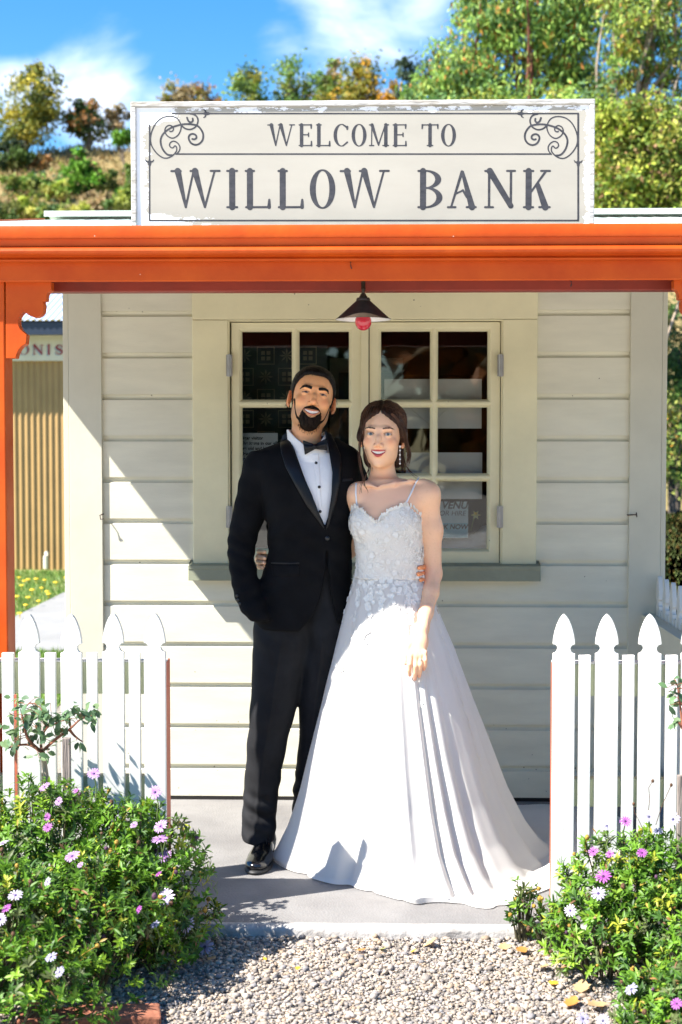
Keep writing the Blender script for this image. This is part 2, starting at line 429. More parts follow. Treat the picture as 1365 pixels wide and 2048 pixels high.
wx0, wx1 = AX(388.5, 900, YW), AX(1072, 900, YW)       # outer edges of the window casing
ox0, ox1 = AX(459, 900, YW), AX(1003.5, 900, YW)       # opening
oz1, oz0 = AZ(700, 641, YW), AZ(700, 1130, YW)
zb = AZ(700, 1591, YW); ZT = 2.40
mb = MB()
zsill0, zsill1 = AZ(700, 1161, YW - .07), AZ(700, 1130, YW - .07)
boards(mb, XL + .05, wx0 + .02, YW, ZT, zb); boards(mb, wx1 - .02, XR - .05, YW, ZT, zb); boards(mb, wx0 + .02, wx1 - .02, YW, zsill0 + .03, zb)
# solid wall behind the boards, round the opening
mb.box(XL + .04, ox0 - .001, YW, YW + .09, zb, 2.44); mb.box(ox1 + .001, XR - .04, YW, YW + .09, zb, 2.44)
mb.box(ox0 - .001, ox1 + .001, YW, YW + .09, zb, oz0 - .001); mb.box(ox0 - .001, ox1 + .001, YW, YW + .09, oz1 + .001, 2.44)
# side and back walls
YB = 8.9
mb.box(XL + .03, XL + .12, YW + .09, YB, zb, 2.42); mb.box(XR - .12, XR - .03, YW + .09, YB, zb, 2.42); mb.box(XL + .03, XR - .03, YB, YB + .09, zb, 2.42)
P = board_profile(0, 2.40, zb)
for sx, xo in ((-1, XL + .03), (1, XR - .03)):
    V = []; n = len(P)
    for t in (YW + .07, YB + .05):
        for a, b in P: V.append((xo - sx*a, t, b))
    mb.add(V, [(i, i+1, n+i+1, n+i) for i in range(n-1) if P[i] != P[i+1]])
wall = mb.build('wall', M_wall, cottage)
mb = MB().box(XL + .13, XR - .13, YW + .1, YB - .01, zb - .05, zb + .02); mb.box(XL+.121, XL+.13, YW+.1, YB-.01, zb, 2.4); mb.box(XR-.13, XR-.121, YW+.1, YB-.01, zb, 2.4); mb.box(XL+.13, XR-.13, YB-.02, YB-.01, zb, 2.4)
mb.box(XL+.13, XR-.13, YB-.045, YB-.021, 1.95, 2.03)
mb.build('inner_wall', M_dark, cottage)
# corner boards: a wide board with a narrow outer stop
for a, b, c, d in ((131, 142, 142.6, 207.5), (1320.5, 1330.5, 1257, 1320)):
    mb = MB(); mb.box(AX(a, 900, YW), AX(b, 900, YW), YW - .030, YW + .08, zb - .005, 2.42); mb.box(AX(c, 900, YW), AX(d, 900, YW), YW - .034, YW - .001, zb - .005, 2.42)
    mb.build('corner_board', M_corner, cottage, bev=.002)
# window casing
for (a, b, c, d) in ((wx0, ox0, zsill1 + .002, oz1), (ox1, wx1, zsill1 + .002, oz1), (wx0, wx1, oz1 + .0015, 2.40)):
    MB().box(a, b, YW - .042, YW - .001, c, d).build('window_casing', M_trim, cottage, bev=.003)
# inner bead of the opening
mb = MB(); e = .006
mb.box(ox0 + .0005, ox0 + e, YW - .036, YW + .06, oz0 + .002, oz1 - e); mb.box(ox1 - e, ox1 - .0005, YW - .036, YW + .06, oz0 + .002, oz1 - e); mb.box(ox0 + .0005, ox1 - .0005, YW - .036, YW + .06, oz1 - e, oz1 - .0005)
mb.build('window_bead', M_trim, cottage)
# rebate behind the sash edges, near-black to paint the shade in the gap
mb = MB(); mb.box(ox0 + .0062, ox0 + .026, YW + .040, YW + .06, oz0 + .003, oz1 - .007); mb.box(ox1 - .026, ox1 - .0062, YW + .040, YW + .06, oz0 + .003, oz1 - .007); mb.box(ox0 + .027, ox1 - .027, YW + .040, YW + .06, oz1 - .03, oz1 - .0065); mb.box(ox0+.03, ox1-.03, YW+.04, YW+.06, oz0+.003, oz0+.02)
mb.box(AX(728, 900, YW), AX(748, 900, YW), YW + .041, YW + .06, oz0 + .02, oz1 - .03)
mb.build('rebate', M_gap, cottage)
# sill
sx0, sx1 = AX(377, 1145, YW - .09), AX(1082, 1145, YW - .09)
zs = AZ(700, 1162, YW - .09); zt_ = AZ(700, 1132, YW - .09)
MB().prism([(YW - .09, zs), (YW - .0205, zs + .004), (YW - .0205, zsill1 + .014), (YW + .05, zsill1 + .014), (YW + .05, zsill1 + .016), (YW - .09, zt_), (YW - .09, zt_ - .015), (YW - .087, zt_ - .0165)], 'x', sx0, sx1).build('window_sill', M_sill, cottage, bev=.002)

# thin glass: mirror film by Fresnel over a clear pane
def glass_material():
    m = bpy.data.materials.new('window_glass'); m.use_nodes = True
    nt = m.node_tree; N = nt.nodes; L = nt.links; N.clear()
    out = N.new('ShaderNodeOutputMaterial'); tr = N.new('ShaderNodeBsdfTransparent'); gl = N.new('ShaderNodeBsdfGlossy'); gl.inputs['Roughness'].default_value = .015
    tr.inputs['Color'].default_value = (.93, .95, .94, 1)
    fr = N.new('ShaderNodeFresnel'); fr.inputs['IOR'].default_value = 1.55
    tc = N.new('ShaderNodeTexCoord'); nz = N.new('ShaderNodeTexNoise'); nz.inputs['Scale'].default_value = 3.0; L.new(tc.outputs['Object'], nz.inputs['Vector'])
    b = N.new('ShaderNodeBump'); b.inputs['Strength'].default_value = .05; b.inputs['Distance'].default_value = .02; L.new(nz.outputs['Fac'], b.inputs['Height']); L.new(b.outputs['Normal'], gl.inputs['Normal'])
    mu = N.new('ShaderNodeMath'); mu.operation = 'MULTIPLY'; mu.inputs[1].default_value = 1.1; L.new(fr.outputs[0], mu.inputs[0])
    ms = N.new('ShaderNodeMixShader'); L.new(mu.outputs[0], ms.inputs[0]); L.new(tr.outputs[0], ms.inputs[1]); L.new(gl.outputs[0], ms.inputs[2]); L.new(ms.outputs[0], out.inputs['Surface'])
    return m
M_glass = glass_material()
def sash(x0, x1, z0, z1, cols, rows, hinge_px):
    yf, yg, yb = YW - .022, YW + .002, YW + .022
    xs = sorted({x0, x1} | {v for c in cols for v in c}); zs_ = sorted({z0, z1} | {v for r in rows for v in r})
    mb = MB()
    for i in range(len(xs)-1):
        for j in range(len(zs_)-1):
            a, b, c, d = xs[i], xs[i+1], zs_[j], zs_[j+1]
            pane = any(abs(a-p[0]) < 1e-6 for p in cols) and any(abs(c-r[0]) < 1e-6 for r in rows)
            if not pane:
                mb.add([(a, yf, c), (b, yf, c), (b, yf, d), (a, yf, d)], [(0, 1, 2, 3)]); mb.add([(a, yb, c), (b, yb, c), (b, yb, d), (a, yb, d)], [(3, 2, 1, 0)])
            else:
                e1, e2 = .004, .0135
                rings = [((a, b, c, d), yf), ((a+e1, b-e1, c+e1, d-e1), yf + .003), ((a+e2-.004, b-e2+.004, c+e2-.004, d-e2+.004), yf + .012), ((a+e2, b-e2, c+e2, d-e2), yg), ((a+e2, b-e2, c+e2, d-e2), yb)]
                V = []
                for (p, q, r, s_), y in rings: V += [(p, y, r), (q, y, r), (q, y, s_), (p, y, s_)]
                mb.add(V, [(4*k+m, 4*k+(m+1) % 4, 4*k+4+(m+1) % 4, 4*k+4+m) for k in range(4) for m in range(4)])
    V = [(x0,yf,z0),(x1,yf,z0),(x1,yf,z1),(x0,yf,z1),(x0,yb,z0),(x1,yb,z0),(x1,yb,z1),(x0,yb,z1)]
    mb.add(V, [(0,4,5,1),(1,5,6,2),(2,6,7,3),(3,7,4,0)])
    s = mb.build('window_sash', M_trim, cottage)
    for c in cols:
        for r in rows: MB().box(c[0]+.0133, c[1]-.0133, yg + .003, yg + .0055, r[0]+.0133, r[1]-.0133).build('pane', M_glass, s)
    for px, py in hinge_px:
        c = at(px, py, YW - .045)
        hb = MB().tube([(c[0], YW-.048, c[2]-.047), (c[0], YW-.048, c[2]+.047)], .0065, 8)
        for dz in (-.028, -.010, .010, .028): hb.tube([(c[0], YW-.048, c[2]+dz-.007), (c[0], YW-.048, c[2]+dz+.007)], .0078, 8)
        hb.box(c[0]-.013, c[0]+.013, YW-.0465, YW-.0432, c[2]-.045, c[2]+.045)
        hb.build('hinge', M_metal, s)
    return s
bx = lambda px: AX(px, 880, YW - .022)
bz = lambda py: AZ(700, py, YW - .022)
rows = [(bz(r1), bz(r0)) for r0, r1 in ((656, 807), (804.5, 955), (952.5, 1104))]
rows = [(bz(805), bz(656)), (bz(953), bz(805.5+3)), (bz(1104), bz(956.5))]
sl_ = sash(bx(464), bx(735.5), bz(1126), bz(645), [(bx(478), bx(590)), (bx(592.5), bx(704.5))], rows, [(459, 731), (459, 1034)])
sr_ = sash(bx(739.5), bx(1000), bz(1126), bz(645), [(bx(756), bx(867)), (bx(870), bx(982))], rows, [(1001.5, 731), (1000.5, 1034)])
MB().box(bx(722), bx(737.5), YW - .030, YW - .0222, bz(1126), bz(645)).build('meeting_strip', M_trim, sl_, bev=.002)

# roof
RX0, RX1 = -1.78, 2*CX + 1.78
RY0, RZ0, RY1, RZ1 = 4.562, 2.208, 7.6, AZ(700, 439.5, 7.6)
def rz(y): return RZ0 + (y - RY0) * (RZ1 - RZ0) / (RY1 - RY0)
mb = MB(); n = int((RX1 - RX0) / .0785 * 10); xs = np.linspace(RX0, RX1, n + 1)
V = []; F = []
ysl = [RY0, 5.5, 6.5, RY1]
for y in ysl:
    for x in xs: V.append((x, y, rz(y) + .0085*math.sin(2*PI*x/.0785)))
for j in range(len(ysl)-1):
    for i in range(n): F.append((j*(n+1)+i, j*(n+1)+i+1, (j+1)*(n+1)+i+1, (j+1)*(n+1)+i))
b0 = len(V)
for y in (RY1 + .001, 9.3):
    for x in xs: V.append((x, y, RZ1 - (y-RY1)*.2 + .0085*math.sin(2*PI*x/.0785)))
for i in range(n): F.append((b0+i, b0+i+1, b0+n+2+i, b0+n+1+i))
mb.add(V, F); roof = mb.build('roof', M_iron, cottage, smooth=60)
sm = roof.modifiers.new('sheet', 'SOLIDIFY'); sm.thickness = .002
ez = .030 * 1.0
MB().prism([(RY1-.10, RZ1 - .004 + .012), (RY1 - .095, RZ1 + .008 + .03), (RY1, RZ1 + .048), (RY1 + .12, RZ1 + .01), (RY1 + .12, RZ1), (RY1, RZ1 + .03)], 'x', AX(97, 435, RY1) , RX1 + .005).build('ridge_cap', M_iron, roof)
# ceiling under the iron
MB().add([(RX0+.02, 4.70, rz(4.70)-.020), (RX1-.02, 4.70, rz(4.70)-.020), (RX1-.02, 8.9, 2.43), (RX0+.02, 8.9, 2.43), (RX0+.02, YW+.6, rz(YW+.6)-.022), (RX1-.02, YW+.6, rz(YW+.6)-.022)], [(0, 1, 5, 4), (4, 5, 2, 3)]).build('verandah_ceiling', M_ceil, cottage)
# barge boards
for x0, x1 in ((RX0 - .02, RX0 + .003), (RX1 - .003, RX1 + .02)):
    MB().prism([(4.60, rz(4.60)-.125), (4.60, rz(4.60)+.014), (RY1, RZ1+.014), (RY1, RZ1-.125)], 'x', x0, x1).build('barge_board', M_orange, cottage)
# gutter: lip, recess, round bead and small lower bead
g = lambda py, out: (4.58 - out, AZ(700, py, 4.58 - out))
prof = [g(449, .058), g(452, .0605), g(472, .0605), g(474.5, .059), g(476, .046), g(489, .036)]
for k in range(7): prof.append(g(500 - 9.5*math.cos(PI*k/6*.98), .036 + .020*math.sin(PI*k/6*.98)))
prof += [g(510, .030), g(513.5, .024), g(515, .029), g(517.5, .032), g(520.5, .029), g(522.5, .020), g(523, .003)]
prof += [(4.579, AZ(700, 462, 4.58)), (4.572, AZ(700, 465, 4.57)), (4.570, AZ(700, 512, 4.565)), (4.552, AZ(700, 505, 4.55)), (4.526, AZ(700, 456, 4.525))]
gut = MB().prism([p for p in prof], 'x', RX0 - .015, RX1 + .015).build('gutter', M_orange, cottage, smooth=28)
# fascia and the beam behind it
MB().prism([(4.5802, AZ(700, 470, 4.58)), (4.5802, AZ(700, 559, 4.58)), (4.583, AZ(700, 562, 4.58)), (4.606, AZ(700, 562, 4.605)), (4.606, AZ(700, 470, 4.60))], 'x', RX0 - .012, RX1 + .012).build('fascia', M_orange, cottage, bev=.0015)
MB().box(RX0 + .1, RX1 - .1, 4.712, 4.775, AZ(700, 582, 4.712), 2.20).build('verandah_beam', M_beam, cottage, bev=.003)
# posts and their fretted brackets
ZP = AZ(20, 560, 4.6)
pR = AX(12.0, 900, 4.605); post_x = [(pR - .1, pR), (2*CX - pR, 2*CX - pR + .1)]
BR = [(11.8,563.6),(103.3,563.6),(103.0,575),(103.3,580.7),(96.7,584.5),(94,589.5),(93.4,595),(93.4,601.5),(86.3,603),(88.0,607),(88.5,611.4),(87.9,620),(86.5,625),(83.5,629),(80,632),(75.8,634),(68.1,634.8),(59.3,631.2),(52.2,625.7),(48.9,622.4),(42.9,628),(38.5,634.5),(36.8,642),(37.9,650),(41.8,658.7),(48.4,665.3),(54.4,669.7),(52.7,687.3),(44,692.7),(38.5,699.3),(34.1,708),(32.4,716.4),(11.8,717)]
for k, (a, b) in enumerate(post_x):
    mb = MB().box(a, b, 4.605, 4.705, -.02, ZP + .04)
    mb.build('post', M_orange, cottage, bev=.004)
    poly = []
    for px, py in BR:
        p = at(px, py, 4.61); x = p[0] if k == 0 else 2*CX - p[0]; poly.append((x, p[2]))
    e = MB().prism(poly, 'y', 4.6075, 4.6505).build('bracket', M_orange, cottage)
    bevel(e, .0015, 1)
# nail, hooks and a bent wire: small ironmongery screwed to the cottage
def hook(pts, r, name='hook'): MB().tube([np.array(p) for p in pts], r, 6).build(name, M_rust, cottage)
c = at(1256, 1030, YW - .034); hook([c + np.array((-.001, .004, 0)), c + np.array((.004, -.018, .001)), c + np.array((.018, -.022, .002)), c + np.array((.030, -.022, .002)), c + np.array((.032, -.022, .012)), c + np.array((.034,-.022,-.008))], .0026)
c = at(205, 1030, YW - .034); hook([c + np.array((.004, .004, .004)), c + np.array((0, -.015, .002)), c + np.array((-.006, -.02, .0)), c + np.array((-.003, -.02, -.018)), c + np.array((.008, -.02, -.015))], .0026)
c = at(1331, 1032, YW); hook([c + np.array((-.006, .02, .0)), c + np.array((.004, .02, 0)), c + np.array((.005, .02, -.05)), c + np.array((.006, .02, -.092)), c + np.array((.013, .02, -.094)), c + np.array((.014, .02, -.086))], .0026, 'latch_hook')
c = at(1143, 566, 4.58); hook([c + np.array((0, .012, .006)), c + np.array((0, 0, .004)), c + np.array((0, -.004, -.004)), c + np.array((-.002, -.004, -.012))], .0022)
c = at(702, 532, 4.58); hook([c + np.array((0, .004, .012)), c + np.array((0, -.006, .011)), c + np.array((0, -.008, .0)), c + np.array((.003, -.008, -.01))], .002)

# ------------------------------------------------------------------ sign on the roof
def sign_material():
    m = mat('sign_cream_paint', (.39, .365, .31), .65, .05, 4.0, .15, 60, stretch=(.5, 1, 1.5))
    nt = m.node_tree; N = nt.nodes; L = nt.links; p = N['Principled BSDF']
    src = p.inputs['Base Color'].links[0].from_socket
    tc = N.new('ShaderNodeTexCoord'); sp = N.new('ShaderNodeSeparateXYZ'); L.new(tc.outputs['Object'], sp.inputs[0])
    def band(sock, a, b, t0, t1):
        r = N.new('ShaderNodeMapRange'); r.inputs['From Min'].default_value = a; r.inputs['From Max'].default_value = b; r.inputs['To Min'].default_value = t0; r.inputs['To Max'].default_value = t1; L.new(sock, r.inputs['Value']); return r.outputs['Result']
    def mx_(a, b, op='MAXIMUM'):
        n_ = N.new('ShaderNodeMath'); n_.operation = op
        for k_, q in enumerate((a, b)):
            if isinstance(q, (int, float)): n_.inputs[k_].default_value = q
            else: L.new(q, n_.inputs[k_])
        return n_.outputs[0]
    x0, x1, z1, z0 = SG['x0'], SG['x1'], SG['z1'], SG['z0']
    left = band(sp.outputs['X'], x0 + .03, x0 + .085, .50, 0.0); right = band(sp.outputs['X'], x1 - .055, x1 - .022, 0.0, .40)
    top = band(sp.outputs['Z'], z1 - .060, z1 - .028, 0.0, .30); corner = mx_(band(sp.outputs['X'], x0 + .06, x0 + .24, .55, 0.0), band(sp.outputs['Z'], z1 - .10, z1 - .05, 0.0, 1.0), 'MULTIPLY')
    bot = mx_(band(sp.outputs['X'], x0 + .1, x0 + .4, .5, 0.0), band(sp.outputs['Z'], z0 + .045, z0 + .07, 1.0, 0.0), 'MULTIPLY')
    e = mx_(mx_(left, right), mx_(mx_(top, corner), bot))
    nz = N.new('ShaderNodeTexNoise'); nz.inputs['Scale'].default_value = 26; nz.inputs['Detail'].default_value = 9; nz.inputs['Roughness'].default_value = .72
    mpp = N.new('ShaderNodeMapping'); mpp.inputs['Scale'].default_value = (.6, 1, 1.4); L.new(tc.outputs['Object'], mpp.inputs[0]); L.new(mpp.outputs[0], nz.inputs['Vector'])
    s_ = mx_(mx_(nz.outputs['Fac'], e, 'ADD'), .80, 'GREATER_THAN')
    mx = N.new('ShaderNodeMix'); mx.data_type = 'RGBA'; L.new(s_, mx.inputs[0]); L.new(src, mx.inputs[6]); mx.inputs[7].default_value = (.86, .87, .89, 1)
    # grey grime smears
    n2 = N.new('ShaderNodeTexNoise'); n2.inputs['Scale'].default_value = 9; n2.inputs['Detail'].default_value = 8; n2.inputs['Roughness'].default_value = .75; L.new(mpp.outputs[0], n2.inputs['Vector'])
    g_ = N.new('ShaderNodeMapRange'); g_.inputs['From Min'].default_value = .60; g_.inputs['From Max'].default_value = .80; g_.inputs['To Max'].default_value = .5; L.new(n2.outputs['Fac'], g_.inputs['Value'])
    mg = N.new('ShaderNodeMix'); mg.data_type = 'RGBA'; L.new(g_.outputs['Result'], mg.inputs[0]); L.new(mx.outputs[2], mg.inputs[6]); mg.inputs[7].default_value = (.33, .31, .29, 1)
    L.new(mg.outputs[2], p.inputs['Base Color'])
    b = N.new('ShaderNodeBump'); b.inputs['Strength'].default_value = .7; b.inputs['Distance'].default_value = .004; L.new(s_, b.inputs['Height']); L.new(b.outputs['Normal'], p.inputs['Normal'])
    return m
YS = 4.60
SG = dict(x0=AX(262, 330, YS-.008), x1=AX(1190, 330, YS-.008), z1=(AZ(262, 203, YS-.008)+AZ(1190, 197, YS-.008))/2, z0=RZ0 - .005)
M_sign = sign_material()
M_flake = mat('peeling_frame_paint', (.66, .655, .64), .7, .0, 16, .6, 45, base2=(.33, .30, .245), stretch=(.5, 1, 2))
sign = thing('sign_board', 'weathered cream sign above the gutter with flaking frame, scrolls and WELCOME TO WILLOW BANK', 'sign', (CX, YS, SG['z0']))
fx = .0175
MB().box(SG['x0'] + fx + .0003, SG['x1'] - fx - .0003, YS, YS + .03, SG['z0'], SG['z1'] - fx - .0003).build('panel', M_sign, sign)
for a, b, c, d in ((SG['x0'], SG['x0'] + fx, SG['z0'], SG['z1'] - fx), (SG['x1'] - fx, SG['x1'], SG['z0'], SG['z1'] - fx), (SG['x0'], SG['x1'], SG['z1'] - fx + .0003, SG['z1'])):
    MB().box(a, b, YS - .0075, YS + .031, c, d).build('frame', M_flake, sign, bev=.003)
pz = lambda px, py: at(px, py, YS - .001)
def sign_text(word, boxes, y0, y1):
    S_, R_ = [], []
    for ch, (a, b) in zip(word, boxes):
        if ch == ' ': continue
        p, q = pz(a, y1), pz(b, y0); s, r = glyph(ch, p[0], q[0], p[2], q[2]); S_ += s; R_ += r
    return S_, R_
for word, boxes, y0, y1, h_ in (('WELCOME', [(535.5,590),(597.5,624.5),(632.5,661),(667.5,697),(703.6,733.5),(738.5,778),(785.5,813.5)], 248.3, 292.3, .0013), ('TO', [(843.5,877.5),(882.5,912.5)], 248.3, 292.3, .0013), ('WILLOW', [(342.5,440.5),(454.5,475),(490.5,541),(556,607),(620,671),(680.7,779)], 339.5, 416.5, .0016), ('BANK', [(835,885.5),(895,953.5),(970,1031),(1046,1101.5)], 339.5, 416.5, .0016)):
    S1, R1 = sign_text(word, boxes, y0, y1); painted('lettering', S1, YS - .0004, M_ink, sign, h_, R1)
segs = []
CV = [([(545,565),(560,575),(600,560),(612,520),(590,480),(540,460),(480,490),(455,560),(490,640),(570,690),(640,680),(710,620),(750,520),(745,440),(690,345),(600,300),(490,300),(390,335),(295,420),(222,560),(195,700),(215,830),(300,960),(400,1040),(480,1058),(560,1035),(620,990),(668,925),(668,860),(640,832),(605,868),(565,862),(540,820),(562,770),(622,748),(690,785),(728,850),(720,920),(670,985)], .0021),
      ([(590,1005),(500,990),(420,900),(380,780),(390,680),(450,590),(560,510),(680,465),(800,440),(920,440),(1040,465),(1110,530),(1152,620),(1145,720),(1090,790),(1010,815),(930,780),(890,700),(905,640),(960,615),(1020,640),(1030,690),(990,715),(955,708)], .0030),
      ([(765,470),(830,520),(920,535),(1000,500),(1040,450),(1060,370),(1035,300),(980,262),(920,250)], .0026), ([(860,320),(885,382),(930,405),(965,378),(962,335)], .0030)]
for pts, w in CV:
    for mir in (0, 1):
        c = []
        for p in catmull(pts, 5):
            px, py = p[0]/9.1 + 280, p[1]/9.1 + 200
            if mir: px, py = 1457 - px, py + .5
            c.append(pz(px, py))
        for k in range(len(c)-1): segs.append((c[k][0], c[k][2], w, c[k+1][0], c[k+1][2], w))
def ln(x0, y0, x1, y1, w=.0028):
    a, b = pz(x0, y0), pz(x1, y1); segs.append((a[0], a[2], w, b[0], b[2], w))
ln(352, 308, 1102, 308, .0024); ln(345, 227, 1157, 227, .0024); ln(299.6, 250, 299.6, 441, .0024); ln(1157, 227, 1157, 441, .0030); ln(299.6, 441, 1157, 441, .0026)
for (x, y, dx, dy) in ((412, 227, 1, 0), (1043, 227, -1, 0), (299.6, 324, 0, 1), (1157, 325, 0, 1)):
    for t, wd in ((-5, .003), (0, .006), (4, .0045), (8, .002)):
        ln(x + dx*t, y + dy*t, x + dx*(t+1.5), y + dy*(t+1.5), wd)
    for s in (-1, 1):
        ln(x + dx*0, y + dy*0, x + dx*(-1) + dy*s*6, y + dy*(-1) + dx*s*6, .0026); ln(x + dx*-1 + dy*s*6, y + dy*-1 + dx*s*6, x - dx*4 + dy*s*8, y - dy*4 + dx*s*8, .0018)
painted('scrollwork', segs, YS - .0004, M_ink, sign, .0016)

# ------------------------------------------------------------------ pendant lamp under the verandah
lc = at(727, 639, 4.668); LX, LY, LZ = lc
M_shade = mat('bronze_enamel', (.060, .042, .028), .45, .25, 18, .1, 40, metal=.35)
M_enamel = mat('white_enamel', (.82, .81, .79), .25, .03, 8)
M_bulb = mat('red_bulb_glass', (.50, .012, .035), .08, .06, 6, coat=.6)
lamp = thing('pendant_lamp', 'dark conical shade with a red round bulb hanging under the verandah beam', 'lamp', (LX, LY, LZ))
r0 = 55.5 / (FPX / LY)
k = r0 / 55.5      # metres per photo pixel here
lo = [(12*k, 43*k), (14*k, 40*k), (14*k, 37*k), (52*k, 2.5*k), (r0, .5*k), (r0*.995, -.3*k)]
li = [(r0*.99, -.2*k), (51*k, 1.6*k), (13*k, 36*k), (.001, 36.5*k)]
MB().lathe(lo, lc, 40).build('lamp_shade', M_shade, lamp, smooth=40)
MB().lathe(li, lc, 40).build('shade_lining', M_enamel, lamp, smooth=40)
MB().ball((LX, LY, LZ - 4.5*k), (16.8*k, 16.8*k, 17.5*k), 28).build('bulb', M_bulb, lamp, smooth=60)
stem = [(7*k, 42*k), (8.5*k, 45*k), (6.5*k, 47*k), (5.5*k, 50*k), (3.2*k, 52*k), (3.2*k, 58*k), (5*k, 59*k), (5*k, 61*k), (4.2*k, 62*k), (4.2*k, 80*k), (12*k, 81*k), (12*k, 2.2 - LZ)]
MB().lathe(stem, lc, 16).build('stem', M_shade, lamp, smooth=40)

# ------------------------------------------------------------------ picket fences
HALF = [(0,0),(.006,-.005),(.014,-.016),(.022,-.034),(.029,-.056),(.0335,-.080),(.035,-.097),(.0265,-.0995),(.0215,-.106),(.0205,-.112),(.0225,-.119),(.0275,-.1245),(.035,-.127)]
YP = 4.535
def picket_big(mb, xc, ztop, zbot, half, y0, y1):
    s = half / .035
    out = [(xc + a*s, ztop + b) for a, b in HALF] + [(xc + half, zbot), (xc - half, zbot)] + [(xc - a*s, ztop + b) for a, b in HALF[:0:-1]]
    return mb.prism(out, 'y', y0, y1)
def front_fence(name, label, big, small, rail_px, post_x_, pz_bot=.03):
    f = thing(name, label, 'fence', (AX((rail_px[0]+rail_px[1])/2, 1400, YP), YP, 0))
    for px, w, yt in big:
        p = at(px, yt, YP)
        xb = AX(px, 1500, YP)
        picket_big(MB(), (p[0]+xb)/2, p[2], pz_bot, w / 2 / (FPX / YP), YP, YP + .019).build('picket', M_white, f, bev=.0018)
    for px, w, yt in small:
        p = at(px, yt, YP); h = w/2/(FPX/YP); xb = AX(px, 1500, YP); xc = (p[0]+xb)/2
        MB().box(xc-h, xc+h, YP + .001, YP + .020, pz_bot, p[2]).build('slat', M_white, f, bev=.0018)
    a, b = AX(rail_px[0], 1350, YP + .021), AX(rail_px[1], 1350, YP + .021)
    zt, zl = AZ(700, 1326.5, YP + .021), AZ(700, 1390, YP + .021)
    for t, l in ((zt, zl), (AZ(700, 1558, YP), AZ(700, 1558, YP) - .09)):
        MB().box(a, b, YP + .0202, YP + .062, l, t).build('rail', M_rail, f, bev=.002)
    MB().box(a - .002, b + .002, YP + .0205, YP + .070, zt + .0004, zt + .006).build('rail_cap', M_white, f)
    px0, px1, dep = post_x_
    MB().box(px0, px1, YP + .0203, YP + dep, -.03, zt + .001).build('fence_post', M_terra, f, bev=.002)
    return f
xl = AX(331.5, 1400, YP)
front_fence('picket_fence', 'white picket fence left of the groom with a staked rose growing before it', [(-193, 43, 1227), (-109, 43, 1227), (-25, 43, 1227), (58.5, 43, 1227), (143, 43, 1228), (227, 43.5, 1226), (310, 43.5, 1226)], [(-151, 23, 1308), (-68, 23, 1308), (16, 24, 1306), (101, 22, 1306), (184.5, 21.5, 1306), (269.5, 23, 1306)], (-225, 331), (xl - .045, xl - .0005, .108))
xr = AX(1106.5, 1400, YP)
front_fence('picket_fence', 'white picket fence right of the bride standing before her train', [(1128.5, 44, 1228.5), (1214.5, 46, 1228.5), (1300.5, 45.5, 1228.5), (1386, 45, 1228.5), (1470, 45, 1228)], [(1170, 24, 1311), (1257.5, 24, 1311), (1344, 24, 1311), (1428, 24, 1311)], (1108, 1520), (xr + .0005, xr + .045, .065))
# side fence on the right, running back to the wall
sf = thing('picket_fence', 'shaded side fence running from the right fence back to the cottage corner', 'fence', (AX(1290, 1230, YW), 5.4, 0))
xs_ = AX(1287.5, 1232, YW - .05); ztop_r = AZ(1287.5, 1232, YW - .05)
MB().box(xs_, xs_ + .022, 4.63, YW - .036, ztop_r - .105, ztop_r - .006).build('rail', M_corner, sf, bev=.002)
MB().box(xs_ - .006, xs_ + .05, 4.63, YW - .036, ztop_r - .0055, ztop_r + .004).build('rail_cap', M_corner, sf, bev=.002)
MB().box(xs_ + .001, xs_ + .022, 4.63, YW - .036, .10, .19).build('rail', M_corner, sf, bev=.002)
yk = YW - .07; i = 0
while yk > 4.66:
    zt = AZ(1319, 1152, YW - .07)
    out = [(yk + a*.9, zt + b) for a, b in HALF] + [(yk + .0315, .04), (yk - .0315, .04)] + [(yk - a*.9, zt + b) for a, b in HALF[:0:-1]]
    MB().prism(out, 'x', xs_ + .054, xs_ + .072).build('picket', M_white, sf, bev=.0018)
    if yk - .068 > 4.66: MB().box(xs_ + .054, xs_ + .072, yk - .068 - .018, yk - .068 + .018, .04, zt - .14).build('slat', M_white, sf, bev=.0018)
    yk -= .136
# ------------------------------------------------------------------ numpy value noise
class VNoise:
    def __init__(s, seed): s.t = np.random.default_rng(seed).random((64, 64, 64)).astype(np.float32)
    def __call__(s, P, freq=1.0, octaves=1, pers=.5):
        P = np.asarray(P, dtype=np.float32); tot = 0; a = 1.0; nrm = 0
        for o in range(octaves):
            q = P * freq * 2**o + 17.3*o; i = np.floor(q).astype(int); f = q - i; f = f*f*(3-2*f); i &= 63; j = (i + 1) & 63
            x0, y0, z0 = i[..., 0], i[..., 1], i[..., 2]; x1, y1, z1 = j[..., 0], j[..., 1], j[..., 2]; t = s.t
            fx, fy, fz = f[..., 0], f[..., 1], f[..., 2]
            v = ((t[x0,y0,z0]*(1-fx)+t[x1,y0,z0]*fx)*(1-fy) + (t[x0,y1,z0]*(1-fx)+t[x1,y1,z0]*fx)*fy)*(1-fz) + ((t[x0,y0,z1]*(1-fx)+t[x1,y0,z1]*fx)*(1-fy) + (t[x0,y1,z1]*(1-fx)+t[x1,y1,z1]*fx)*fy)*fz
            tot = tot + a*v; nrm += a; a *= pers
        return tot / nrm
VN = VNoise(3)
def n2(x, y, f, o=3, s=0.0): return VN(np.stack([x, y, np.full_like(x, s)], -1), f, o)

